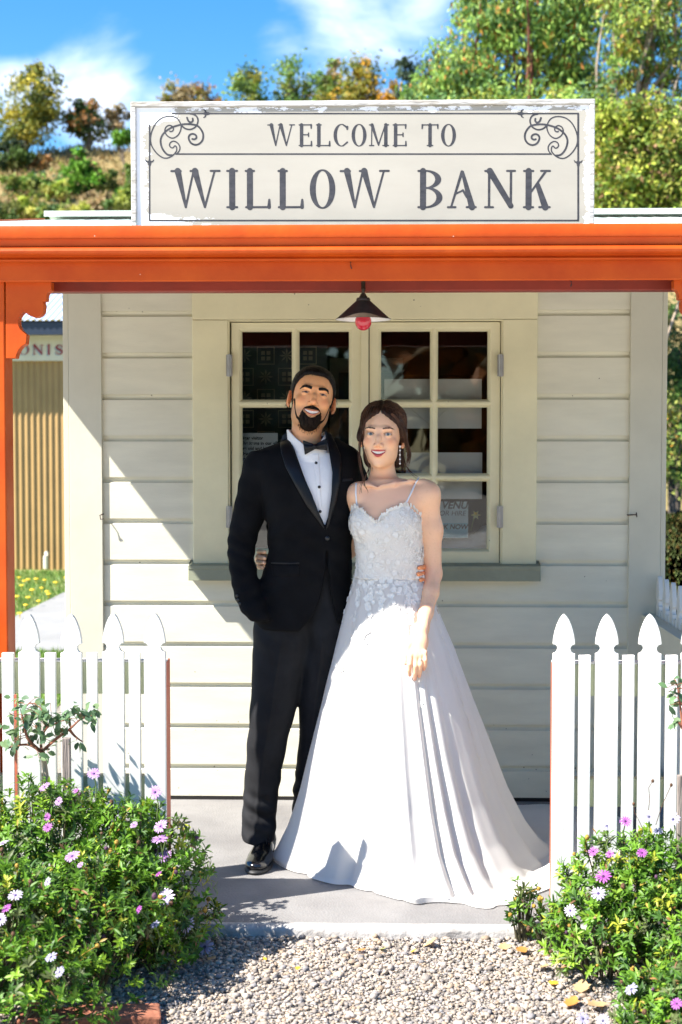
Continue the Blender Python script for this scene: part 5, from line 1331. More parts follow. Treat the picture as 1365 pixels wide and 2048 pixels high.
vHb = Vol(vB_.lo, vB_.lo + (np.array(vB_.F.shape)-1)*vB_.h, vB_.h); vHb.F = Fh.astype(np.float32)
vHb.ell((.010, .105, -.050), (.058, .038, .055), .02)           # knot low at the back of the head
vHb.ell((.050, .070, -.070), (.026, .030, .050), .015); vHb.ell((-.052, .070, -.070), (.024, .030, .050), .015)
Vt, Qt = vHb.mesh(); Vt = smooth_mesh(Vt, Qt, 1, .3)
hair = mk('hair', place(Vt, RB, cB, SB), Qt, M_hair_d, bride, smooth=True)
# strands: combed from the parting to the back, and loose locks
rs = np.random.default_rng(11); mb = MB()
def head_r(th_, ph_):   # direction from the skull centre to just above the hair surface
    d = np.array((math.sin(th_)*math.sin(ph_), -math.sin(th_)*math.cos(ph_), math.cos(th_))); lo_, hi_ = .05, .16
    o = np.array((0, .015, .03))
    for r in np.arange(.145, .055, -.002):
        p = o + d*r; i = np.round((p-vB_.lo)/vB_.h).astype(int)
        if (i < 0).any() or (i >= np.array(vHb.F.shape)).any(): continue
        if vHb.F[tuple(i)] < 0: return p
    return o + d*.1
for sx in (-1, 1):
    for k in range(150):
        t0 = rs.uniform(.0, 1.0); a = head_r(rs.uniform(.05, .75), sx*rs.uniform(.02, .4)) if k % 3 else head_r(rs.uniform(.5, 1.15), sx*rs.uniform(.35, 1.15))
        a = np.array((a[0], a[1], a[2])); b = head_r(rs.uniform(1.3, 1.9), sx*rs.uniform(1.75, 2.7)); pts = []
        for t in np.linspace(0, 1, 9):
            m_ = a*(1-t) + b*t; d = m_ - np.array((0, .015, .03)); th_ = math.acos(np.clip(d[2]/np.linalg.norm(d), -1, 1)); ph_ = math.atan2(d[0], -d[1])
            p = head_r(th_, ph_); p = p + (p-np.array((0, .015, .03)))/np.linalg.norm(p-np.array((0, .015, .03)))*rs.uniform(-.0005, .0015); pts.append(place(p, RB, cB, SB))
        r = rs.uniform(.0007, .0014); mb.tube(pts, [r*(.4+.6*math.sin(PI*min(1, .15+.8*t))) for t in np.linspace(0, 1, 9)], 4, False)
mb.build('hair_strands', M_hair_f, hair, smooth=80)
def lock(paths, n, spread, r, seed, mname=M_hair_f, Y=5.02):
    q = np.random.default_rng(seed); mb = MB(); P = np.array([at(a, b, y) for a, b, y in paths])
    for k in range(n):
        off = q.normal(0, spread, 3); ph = q.uniform(0, 6.3); c = catmull([p + off*(.45+.75*i/len(P)) + np.array((.0016*math.sin(ph+i*1.4), .002*math.cos(ph+i), 0)) for i, p in enumerate(P)], 5); m_ = len(c); e = q.uniform(.72, 1.0); c = c[:max(4, int(m_*e))]
        mb.tube(c, [r*(1-.75*(i/(len(c)-1))**1.5) for i in range(len(c))], 5, False)
    return mb.build('hair_lock', mname, hair, smooth=80)
lock([(733, 838, 5.06), (724, 862, 5.045), (720, 890, 5.04), (720, 915, 5.035), (723, 940, 5.03), (727, 958, 5.02), (722, 975, 5.02), (725, 990, 5.015)], 11, .0028, .0014, 1)
lock([(728, 850, 5.06), (726, 890, 5.045), (732, 915, 5.035), (738, 935, 5.03), (732, 950, 5.02), (728, 968, 5.02), (736, 985, 5.01), (729, 998, 5.0)], 6, .0020, .0012, 2)
lock([(741, 860, 5.10), (738, 900, 5.11), (744, 930, 5.12), (746, 955, 5.12)], 14, .0045, .0018, 3, M_hair_d)
lock([(800, 846, 5.06), (807, 862, 5.06), (813, 885, 5.075), (818, 905, 5.085), (816, 922, 5.09), (812, 938, 5.10)], 26, .0040, .0016, 4)
lock([(806, 850, 5.06), (815, 880, 5.06), (820, 905, 5.06), (817, 925, 5.05), (816, 943, 5.04)], 5, .0015, .0010, 8)
lock([(800, 880, 5.11), (802, 905, 5.13), (806, 925, 5.14), (806, 942, 5.15)], 34, .0065, .0022, 5, M_hair_d)
lock([(812, 930, 5.12), (822, 945, 5.11), (834, 954, 5.10), (840, 957, 5.09)], 5, .003, .0007, 6)
lock([(745, 826, 5.03), (735, 836, 5.02), (728, 855, 5.02), (726, 872, 5.03)], 18, .0026, .0014, 7)
lock([(784, 828, 5.02), (795, 838, 5.015), (802, 856, 5.02), (806, 880, 5.035)], 30, .0030, .0014, 9)
eyes_teeth(bride, PB, RB, cB, SB, (.07, .105, .12), M_eye, M_teeth)
brow(bride, PB, RB, cB, SB, M_browf, vB_)

# body: shoulders, chest, arms and hands in one skin
vB2 = Vol((-.50, 4.86, .58), (.36, 5.50, 1.56), .0034)
n0 = place(np.array(PB['neck'][0]), RB, cB, SB); n1 = place(np.array(PB['neck'][1]), RB, cB, SB)
vB2.cap(n0, n1, .043*SB, .043*1.06*SB, .0); vB2.cap(n1, at(773, 992, 5.10), .043, .058, .03)
chest = Loft([(958, 745, 806, .050, 5.112), (968, 724, 838, .060, 5.108), (980, 712, 864, .070, 5.104), (1000, 706, 862, .080, 5.098), (1030, 706, 843, .088, 5.088), (1060, 707, 842, .090, 5.082), (1100, 715, 842, .084, 5.085), (1140, 717, 842, .082, 5.088), (1170, 712, 848, .088, 5.09)], 5.05, 2.2, .012)
chest.add(vB2, .02)
vB2.ell(at(736, 1045, 5.05), (.055, .045, .052), .03); vB2.ell(at(802, 1043, 5.05), (.056, .045, .052), .03)
for pts in (([(760, 972, 5.035), (790, 967, 5.04), (822, 962, 5.06), (846, 962, 5.08)]), ([(752, 973, 5.035), (735, 969, 5.045), (720, 970, 5.07)])): vB2.chain([at(*p) for p in pts], [.005, .005, .0045, .0045][:len(pts)], .016)
vB2.ell(at(755, 967, 5.03), (.008, .012, .009), .012, 's')
# her left arm, hanging with the hand on the skirt
YH = 4.885
sh, elb, wri = at(855, 986, 5.095), at(868, 1148, 5.085), at(845, 1258, 4.932)
vB2.ell(at(854, 990, 5.095), (.041, .042, .042), .03); vB2.chain([sh, at(863.5, 1060, 5.10), elb], [.041, .036, .0285], .03)
vB2.chain([elb, at(861, 1185, 5.04), at(852, 1225, 4.985), wri], [.0285, .030, .0255, .0215], .015)
vB2.ell(at(873, 1150, 5.11), (.014, .02, .02), .012)
kn_ = at(836.5, 1306, YH); back = (0.1, -1, .25)
vB2.cap(wri, at(840, 1285, 4.905), .0215, .025, .012, flat=back, ratio=.68); vB2.cap(at(840, 1283, 4.905), kn_, .0262, .0275, .012, flat=back, ratio=.48)
for (k0, m0, d0, t0, r0) in (((823, 1309), (820.3, 1328), (819, 1340), (820, 1350), .0086), ((832.5, 1312), (831.5, 1332), (830.5, 1346), (830.5, 1358), .0088), ((842, 1310), (841.5, 1329), (840.5, 1342), (839, 1352.5), .0084), ((850.5, 1305), (851.5, 1320), (850.8, 1331), (848.5, 1339), .0074)):
    pts = [at(*k0, YH-.004), at(*m0, YH-.012), at(*d0, YH-.006), at(*t0, YH+.004)]; vB2.chain([kn_*.45+pts[0]*.55+np.array((0, .004, .008))] + pts, [r0*1.05, r0*1.08, r0, r0*.9, r0*.76], .0025)
    vB2.ell(pts[0]+np.array((0, -.004, 0)), (r0*.9, r0*.7, r0*.9), .006)
vB2.chain([at(829, 1272, 4.910), at(818.5, 1290, 4.898), at(813.5, 1310, 4.890), at(812, 1326, 4.886)], [.014, .0108, .0092, .0068], .006)
# her right arm, behind his back, fingers coming round his waist
s2, e2, w2 = at(716, 990, 5.10), at(697, 1100, 5.27), at(560, 1128, 5.345)
vB2.ell(at(718, 990, 5.10), (.040, .042, .042), .03); vB2.chain([s2, at(704, 1045, 5.17), e2], [.036, .034, .029], .03); vB2.chain([e2, at(640, 1125, 5.36), w2], [.029, .027, .022], .02)
kn2 = at(524, 1119, 5.275); vB2.cap(w2, kn2, .022, .026, .015)
for (a, b, c, r0) in (((520, 1106, 5.245), (519, 1103, 5.205), (530, 1104, 5.150), .0078), ((518, 1115, 5.24), (517, 1113, 5.195), (530, 1116.5, 5.135), .0080), ((518, 1124, 5.24), (517, 1123, 5.195), (529, 1126, 5.135), .0078), ((520, 1133, 5.245), (519, 1133, 5.205), (526, 1135.5, 5.155), .0068)):
    vB2.chain([kn2, at(*a), at(*b), at(*c)], [.0125, .0105, .0088, .0072], .004)
Vk, Qk = vB2.mesh()
Ck = np.tile(np.array(skinB), (len(Vk), 1))
def tint(c, r, col, w):
    global Ck
    d = np.exp(-(np.linalg.norm(Vk-np.array(c), axis=1)/r)**2)[:, None]*w; Ck = Ck*(1-d)+np.array(col)*d
for q in ((820, 1350), (830.5, 1357), (839, 1351), (848, 1338), (812, 1325)): tint(at(*q, YH), .010, (.72, .30, .24), .7)
for q in ((823, 1309), (832, 1312), (842, 1310), (850, 1305)): tint(at(*q, YH), .008, (.70, .36, .27), .5)
tint(elb, .05, (.68, .36, .25), .4); tint(at(735, 985, 5.0), .05, (.72, .40, .33), .35); tint(at(800, 985, 5.0), .06, (.72, .40, .33), .35)
fk = (VN(Vk*420.0, 1.0, 1) > .80) & (Vk[:, 0] > at(838, 1000, 5.1)[0]) & (Vk[:, 2] > wri[2]); Ck[fk] = Ck[fk]*.88 + np.array((.40, .17, .08))*.12     # freckles
loc_ = lambda v: (lambda p: p[:, 2]-.5*p[:, 1])(((v-cB) @ RB)/SB)
kq = (Vh[:, 2]-.5*Vh[:, 1]) > -.124; ma = np.isin(np.arange(len(Vh)), np.unique(Qh[kq[Qh].all(1)])); Va, Qa = clip_mesh(Vh, Qh, lambda v: (v[:, 2]-.5*v[:, 1]) > -.124)
mbk = loc_(Vk) < -.117; kk = np.isin(np.arange(len(Vk)), np.unique(Qk[mbk[Qk].all(1)])); vb, qb = clip_mesh(Vk, Qk, lambda v: loc_(v) < -.117)
Vall, Qall, Call = join([(place(Va, RB, cB, SB), Qa, Ch[ma]), (vb, qb, Ck[kk])])
mk('body', Vall, Qall, M_skin_f, bride, smooth=True, col=Call)

# jewellery
ec = at(800.5, 886, 5.055)
for sx, (px, py, Y) in ((1, (800.5, 893, 5.050)), (-1, (728.5, 896, 5.045))):
    e = at(px, py, Y); mb = MB(); mb.ball(e, .0042, 12)
    mb.build('earring', M_pearl, bride, smooth=60); er = bpy.data.objects[sorted(o.name for o in bpy.data.objects if o.name.startswith('earring'))[-1]]
    if sx == 1:
        mb = MB(); mb.tube([e, e + np.array((0, 0, -.062))], .0006, 5)
        for k, r in enumerate((.0034, .0036, .0034, .0036)): mb.ball(e + np.array((0, -.001, -.014 - .0155*k)), r, 12)
        mb.build('pearl_drop', M_pearl, er, smooth=60)
rc_ = at(842, 1319, YH-.006); mb = MB()
mb.tube([rc_ + np.array((.0098*math.cos(t), .0098*math.sin(t), .0012*math.cos(t))) for t in np.linspace(0, 2*PI, 20)], .0010, 6); mb.ball(rc_ + np.array((-.001, -.0105, .0005)), (.003, .0022, .0028), 10)
mb.build('ring', M_silver, bride, smooth=60)

# gown ---------------------------------------------------------------
bod = Loft([(1000, 706, 836, .086, 5.095), (1030, 704.5, 841, .092, 5.087), (1060, 705, 843.5, .0945, 5.081), (1085, 711, 844.5, .090, 5.082), (1110, 714.5, 845.5, .0875, 5.084), (1140, 714, 846.5, .087, 5.086), (1160, 709, 850, .090, 5.087), (1180, 704, 855, .098, 5.088)], 5.05, 2.2, .010)
vD = Vol((-.12, 4.92, 1.00), (.20, 5.22, 1.36), .003)
bod.add(vD, 0, .004); vD.ell(at(735, 1047, 5.05), (.0585, .050, .056), .025); vD.ell(at(803, 1045, 5.05), (.0595, .050, .056), .025)
topl = PX([(690, 1010), (703, 1019), (709, 1013), (716, 1015), (724, 1019), (731, 1027), (738, 1032), (743, 1039), (751, 1044), (757, 1040), (764, 1033), (772, 1027), (780, 1019), (790, 1016), (800, 1012), (808, 1008), (817, 1010), (826, 1013), (833, 1020), (841, 1031), (850, 1040), (870, 1050), (870, 900), (690, 900)], 5.0)
vD.apply((-.2, 4.9, 1.0), (.3, 5.3, 1.4), lambda X, Y, Z: poly_sdf(X+0*Z, Z+0*X, topl) + 0*Y, 's', .002)
zw = AZ(780, 1160, 5.0); vD.apply((-.2, 4.9, 1.0), (.3, 5.3, zw), lambda X, Y, Z: Z - zw + 0*X + 0*Y, 's', .003)
Vd, Qd = vD.mesh(); bodice = mk('bodice', Vd, Qd, M_bodice, bride, smooth=True)
bf = field_front(vB2, 5.10)
for pts in ([(712.5, 968), (712, 985), (713, 1000), (714, 1016)], [(839.5, 955), (832, 968), (825, 982), (818, 996), (811, 1010)]):
    c = catmull([at(a, b, 5.02) for a, b in pts], 6); V = []
    y = bf(np.array([p[0] for p in c]), np.array([p[2] for p in c])); y = np.minimum(y, np.linspace(y[0], 5.0, len(y))+.06)
    mb = MB().tube([(p[0], yy-.002, p[2]) for p, yy in zip(c, y)], .0032, 8); mb.build('strap', M_strap, bride, smooth=70)

# skirt: waist ring to hem on the ground, with the train drawn out behind to the right
Cw = np.array((AX(779, 1150, 5.08), 5.088)); zW = AZ(779, 1152, 5.03)
hem = [ground(550, 1722), ground(571, 1738), ground(604, 1752), ground(650, 1767), ground(692, 1776), ground(742, 1787), ground(800, 1803), ground(822, 1808), ground(880, 1806), ground(925, 1811), ground(958, 1819), ground(1000, 1818), ground(1045, 1803), ground(1092, 1782)]
hem = [h[:2] for h in hem] + [np.array(p) for p in ((.74, 4.98), (.90, 5.22), (.99, 5.50), (1.0, 5.74), (.88, 5.90), (.62, 5.955), (.33, 5.93), (.08, 5.78), (-.10, 5.56), (-.24, 5.42), (-.345, 5.32))]
hc = catmull(hem + [hem[0]], 14)[:-1]; hc = np.array(hc)
seglen = np.r_[0, np.cumsum(np.linalg.norm(np.diff(np.vstack([hc, hc[:1]]), axis=0), axis=1))]; NU = 420
uu = np.linspace(0, seglen[-1], NU, endpoint=False); hx_ = np.interp(uu, seglen, np.r_[hc[:, 0], hc[0, 0]]); hy_ = np.interp(uu, seglen, np.r_[hc[:, 1], hc[0, 1]])
D = np.stack([hx_, hy_], 1) - Cw; Lh = np.linalg.norm(D, axis=1); Dn = D/Lh[:, None]; ang = np.arctan2(Dn[:, 1], Dn[:, 0])
NV = 120; zt_ab = np.array([0, .06, .13, .25, .40, .58, .75, .88, .96, 1.0]); ft_ab = np.array([0, .055, .125, .235, .36, .50, .645, .79, .915, 1.0])
arc = uu/seglen[-1]
def folds(a, v):
    f = 0
    for (fr, ph, am, sharp) in ((7, .4, .50, 1.6), (11, 2.1, .34, 1.4), (17, .9, .20, 1.2), (29, 3.3, .10, 1.0)):
        w_ = .5+.5*np.sin(2*PI*fr*a + ph + .5*np.sin(2*PI*3*a+fr)); f = f + am*(w_**sharp - .45)
    return f
V = np.zeros((NU, NV, 3))
PL = []
for (px, py, dep, wd) in ((604, 1752, .024, .0055), (692, 1776, .032, .007), (742, 1787, .022, .004), (812, 1806, .028, .006), (832, 1808, -.016, .005), (935, 1814, .024, .0075), (1005, 1816, .030, .006), (1050, 1800, .020, .008)):
    q = ground(px, py)[:2]; k_ = int(np.argmin(np.hypot(hx_-q[0], hy_-q[1]))); PL.append((arc[k_], dep, wd))
def pleats(a):
    f = 0*a
    for a0, dep, wd in PL: f = f - dep*np.exp(-(((a-a0+.5) % 1 - .5)/wd)**2)
    return f
rwx, rwy = .1225, .092
for j in range(NV):
    v = j/(NV-1)
    cone = min(v/.80, 1.0); lay = max(0, (v-.80)/.20)
    rw = 1/np.sqrt((Dn[:, 0]/rwx)**2 + (Dn[:, 1]/rwy)**2)
    Lc = np.where(Lh > .47, .47 + .30*(Lh-.47), Lh*.975)
    fz = np.interp(cone, zt_ab, ft_ab); r = rw + (Lc-rw)*fz + (Lh-Lc)*lay
    z = zW*(1-cone) + .012*(cone > .999)*(1-lay) + .0
    z = zW*(1-cone)*(1) + (.016 + .040*np.clip((Lh-.47)/.5, 0, 1)*math.sin(PI*min(1, lay*1.1)))*cone**6*(1-.72*lay)
    fo = folds(arc, v); front_ = np.clip((-Dn[:, 1]-.2)/.5, 0, 1)
    am = (.006 + .046*cone**1.1)*(1 - .35*front_)*np.clip(v/.05, 0, 1)
    r = r + am*fo*(1-.65*lay) + pleats(arc + .004*math.sin(3*v))*np.clip((v-.10)/.5, 0, 1)*(1-.3*lay)
    tr = np.clip((Lh-.47)/.4, 0, 1)
    z = z + tr*lay*.030*np.clip(fo+.2, -.2, 1)*(1-lay*.6)
    z = z + .012*np.clip(fo, 0, 1)*cone**8*(1-tr)*(1-lay)
    V[:, j, 0] = Cw[0] + Dn[:, 0]*r; V[:, j, 1] = Cw[1] + Dn[:, 1]*r; V[:, j, 2] = np.maximum(z, .003)
# keep the gown clear of the wall, the fence and the slab edge
V[..., 1] = np.minimum(V[..., 1], YW - .035)
nzs = VN(V.reshape(-1, 3)*np.array((5, 5, 3.)), 1.0, 2).reshape(NU, NV)-.5; jj = np.linspace(0, 1, NV)
V[..., 0] += .016*nzs*np.clip(jj*3, 0, 1)*np.clip((V[..., 2]-.004)/.05, 0, 1)
idx = np.arange(NU*NV).reshape(NU, NV); nxt = np.roll(idx, -1, axis=0)
Fs = np.stack([idx[:, :-1], idx[:, 1:], nxt[:, 1:], nxt[:, :-1]], -1).reshape(-1, 4)
skirt = mk('skirt', V.reshape(-1, 3), Fs, M_tulle, bride, smooth=True)
sk = V.copy(); print('SKIRTFRONT', min(p[1] for p in V.reshape(-1,3) if abs(p[0]-at(836,1310,4.95)[0])<.03 and abs(p[2]-at(836,1310,4.95)[2])<.03))
# lace: flowers and leaves sewn over the bodice, trailing down the skirt
rl = np.random.default_rng(21); LV, LF = [], []
def petal(c, n, t, L, w, lift):
    n = n/np.linalg.norm(n); t = t - n*(t @ n); t /= (np.linalg.norm(t)+1e-9); s_ = np.cross(n, t); b = len(LV)
    for (a, ww, hh) in ((0, .12, .0), (.28, .85, .5), (.6, 1.0, .9), (.88, .55, 1.0), (1.0, .05, .9)):
        for q in (-1, 0, 1): LV.append(c + t*a*L + s_*q*ww*w*.5 + n*(.0012 + lift*hh*(1 if q else .45)))
    for i in range(4):
        for q in (0, 1): LF.append((b+3*i+q, b+3*i+q+1, b+3*i+4+q, b+3*i+3+q))
def flower(c, n, R):
    n = n/np.linalg.norm(n); t = np.cross(n, rl.normal(size=3)); t /= np.linalg.norm(t); s_ = np.cross(n, t); a0 = rl.uniform(0, 6)
    for k in range(5):
        a = a0 + 2*PI*k/5; petal(c, n, t*math.cos(a)+s_*math.sin(a), R, R*.85, R*.14)
fn_ = np.cross(Vd[Qd[:, 2]]-Vd[Qd[:, 0]], Vd[Qd[:, 3]]-Vd[Qd[:, 1]]); fc_ = Vd[Qd].mean(1); fr = fn_[:, 1] < 0 if (fn_[np.argmin(fc_[:, 1])][1] < 0) else fn_[:, 1] > 0
nn = fn_/np.linalg.norm(fn_, axis=1)[:, None]
sg_ = np.sign((nn*(fc_-np.array((Cw[0], 5.09, 1.2)))).sum(1)); nn = nn*sg_[:, None]
cand = np.where(nn[:, 1] < .55)[0]
for i in rl.choice(cand, 1000): petal(fc_[i], nn[i], rl.normal(size=3), rl.uniform(.008, .019), rl.uniform(.003, .007), rl.uniform(.0006, .0022))
for i in rl.choice(cand, 120): flower(fc_[i], nn[i], rl.uniform(.006, .0125))
for k in range(len(topl)-3):       # scalloped leaves along the neckline
    p0, p1 = topl[k], topl[k+1]
    for t in (0.0, .33, .66):
        x, z = p0[0]+(p1[0]-p0[0])*t, p0[1]+(p1[1]-p0[1])*t
        if x < AX(702, 1020, 5.0) or x > AX(842, 1020, 5.0): continue
        y = float(field_front(vD, 5.1)(np.array([x]), np.array([z-.008]))[0]); petal(np.array((x, y, z-.007)), np.array((x-Cw[0], -.08, .01)), np.array((rl.uniform(-.7, .7), -.1, 1)), rl.uniform(.011, .019), .009, .003)
ns_ = np.cross(np.roll(sk, -1, 0)-sk, np.gradient(sk, axis=1)); ns_ /= (np.linalg.norm(ns_, axis=2)[..., None]+1e-9); ns_ *= np.sign((ns_[..., :2]*Dn[:, None, :]).sum(-1))[..., None]
frontu = np.where(Dn[:, 1] < .35)[0]
def spray(iu, jv, kind):
    c, n = sk[iu % NU, jv], ns_[iu % NU, jv]
    if kind == 0: flower(c, n, rl.uniform(.007, .014))
    else: petal(c, n, np.array((rl.normal()*.7, 0, -1.0)), rl.uniform(.011, .024), rl.uniform(.004, .008), .0012)
for k in range(260):
    iu = rl.choice(frontu); jv = int(abs(rl.normal(0, 5))) + 1
    if jv < 16: spray(iu, jv, k % 3)
# trailing sprays
for (px0, top, bot, n) in ((728, 2, 22, 26), (760, 2, 16, 16), (706, 4, 24, 22), (835, 2, 22, 44), (892, 6, 66, 40), (905, 24, 74, 26), (690, 12, 60, 16)):
    # column of the skirt that shows at this place of the photograph
    x0 = AX(px0, 1230, 5.0); j0 = 22; iu0 = frontu[np.argmin(np.abs(sk[frontu, j0, 0]-x0))]
    for k in range(n):
        jv = int(top + (bot-top)*(k/n)**1.2); spray(int(iu0 + rl.normal(0, 1.8)), jv, rl.integers(0, 3))
        if k % 3 == 0: petal(sk[iu0, jv], ns_[iu0, jv], np.array((rl.normal()*.2, 0, -1)), .03, .0025, .001)
for k in range(8): spray(int(frontu[rl.integers(0, len(frontu))]), int(rl.uniform(30, 75)), k % 2)
o = mk('lace_applique', np.array(LV), np.array(LF), M_lace, bride, smooth=True); o['kind'] = 'stuff'
# ------------------------------------------------------------------ leaves
M_leaf = mat('leaf', (.1, .2, .04), .5, .18, 30, attr=True, transl=.30, spec=.4)
M_tleaf = mat('tree_leaf', (.1, .2, .04), .6, .15, 2, attr=True, transl=.28, spec=.3)
M_bark = mat('grey_bark', (.16, .125, .095), .9, .3, 14, .6, 50, stretch=(1, 1, .3))
M_redbark = mat('red_brown_bark', (.24, .085, .045), .85, .3, 6, .5, 20, stretch=(1, 1, .3))
M_palebark = mat('pale_twig_bark', (.36, .28, .20), .9, .2, 6, .4, 20)
M_stem = mat('green_stem', (.13, .19, .05), .7, .2, 30)
M_gstem = mat('shrubby_stem', (.10, .085, .04), .8, .3, 30)
M_petal = mat('petal', (.6, .4, .6), .6, .06, 60, attr=True, transl=.25)
M_woodst = mat('weathered_stake_wood', (.30, .25, .22), .9, .3, 30, .8, 60, base2=(.17, .135, .115), stretch=(2, 2, .15))
M_brick = mat('edging_brick', (.33, .12, .065), .9, .2, 20, .5, 60)
M_dryleaf = mat('dry_leaf', (.5, .25, .06), .7, .2, 60, attr=True, transl=.15)
def norm(a): return a/(np.linalg.norm(a, axis=-1, keepdims=True)+1e-9)
def leaves(c, d, up, L, W, fold=.25, curl=.15, rows=3):
    """folded leaves: base points c, directions d, upward hints, lengths and widths -> V, F, index of leaf per vertex"""
    n = len(c); d = norm(d); s = norm(np.cross(d, up)); u = np.cross(s, d); L = L[:, None]; W = W[:, None]
    prof = [(0, .12), (.35, .85), (.70, .80), (1.0, .0)] if rows == 3 else [(0, .2), (.5, 1.0), (1.0, .0)]
    cols = []
    for a, w in prof:
        mid = c + d*L*a - u*L*curl*a*a
        if w == 0: cols += [mid]
        else: cols += [mid - s*W*w*.5 + u*W*w*fold*.5, mid, mid + s*W*w*.5 + u*W*w*fold*.5]
    V = np.stack(cols, 1); k = V.shape[1]; F = []
    m = (k-1)//3
    for i in range(m-1): F += [(3*i, 3*i+1, 3*i+4, 3*i+3), (3*i+1, 3*i+2, 3*i+5, 3*i+4)]
    b = 3*(m-1); F += [(b, b+1, k-1, k-1), (b+1, b+2, k-1, k-1)]
    F = np.array(F)[None] + (k*np.arange(n))[:, None, None]
    return V.reshape(-1, 3), F.reshape(-1, 4), np.repeat(np.arange(n), k)
def tri_fix(F):
    """turn quads with a doubled corner into a list of mixed faces"""
    F = np.asarray(F); deg = F[:, 2] == F[:, 3]; return F[~deg].tolist() + F[deg][:, :3].tolist()
def palette(r, n, pal, p=None, j=.2): 
    pal = np.array(pal); return pal[r.choice(len(pal), n, p=p)] * r.uniform(1-j, 1+j, (n, 1))

# ------------------------------------------------------------------ daisy bushes
GREEN = [(.085, .19, .014), (.125, .26, .018), (.045, .11, .015), (.20, .34, .024), (.33, .36, .03), (.11, .14, .045)]
class Mound:
    def __init__(s, blobs): s.b = blobs
    def H(s, x, y):
        h = np.full(np.broadcast(x, y).shape, -1.0)
        for cx, cy, rx, ry, hh in s.b:
            d = ((x-cx)/rx)**2 + ((y-cy)/ry)**2; h = np.maximum(h, hh*np.sqrt(np.clip(1-d**1.3, 0, 1)))
        return h + .06*(n2(x, y, 6.0, 2, 7.0)-.5)*(h > .05) 
    def hit(s, px, py, Ymin=3.3, Ymax=4.5, lift=.015):
        for Y in np.arange(Ymin, Ymax, .01):
            p = at(px, py, Y)
            if p[2] < s.H(np.array([p[0]]), np.array([p[1]]))[0] + lift: return p
        return at(px, py, 4.2)
def flower_mesh(r, R, kind):
    """daisy facing +z at the origin; returns V, F, colours"""
    V, F, C = [], [], []
    n = r.integers(13, 17)
    base, tip, eye = {'pink': ((.36, .13, .40), (.52, .32, .58), (.05, .03, .12)), 'white': ((.42, .30, .52), (.62, .55, .70), (.05, .04, .14)), 'magenta': ((.30, .04, .30), (.42, .11, .42), (.05, .01, .06)), 'grey': ((.26, .24, .40), (.42, .40, .54), (.05, .05, .10))}[kind]
    for k in range(n):
        a = 2*PI*k/n + r.normal(0, .06); L = R*r.uniform(.88, 1.05); w = R*r.uniform(.19, .25); dz = r.normal(0, .05)*R; b = len(V)
        for t, ww, z in ((.14, .35, .02), (.5, .85, .10), (.82, 1.0, .10+.0), (1.0, .35, .04)):
            for q in (-1, 1):
                x, y = t*L, q*ww*w*.5; V.append((x*math.cos(a)-y*math.sin(a), x*math.sin(a)+y*math.cos(a), z*R + dz*t + .004*(k % 2)*0)); C.append(np.array(base)*(1-t)+np.array(tip)*t)
        for i in range(3): F.append((b+2*i, b+2*i+1, b+2*i+3, b+2*i+2))
    mb = MB().ball((0, 0, .03*R), (R*.19, R*.19, R*.12), 10); b = len(V); V += mb.V; F += [tuple(i+b for i in f) for f in mb.F]; C += [eye]*len(mb.V)
    return V, F, C
FL = {}
def flower_proto(kind):
    r = np.random.default_rng(len(FL)+40); V, F, C = flower_mesh(r, .5, kind); o = mk('flower', V, F, M_petal, None, col=np.array(C)); me = o.data; bpy.data.objects.remove(o); FL.setdefault(kind, []).append(me)
for kd in ('pink', 'pink', 'white', 'white', 'magenta', 'grey'): flower_proto(kd)
def rot_to(n, spin):
    return (Vector(n).to_track_quat('Z', 'Y').to_matrix() @ Matrix.Rotation(spin, 3, 'Z')).to_4x4()
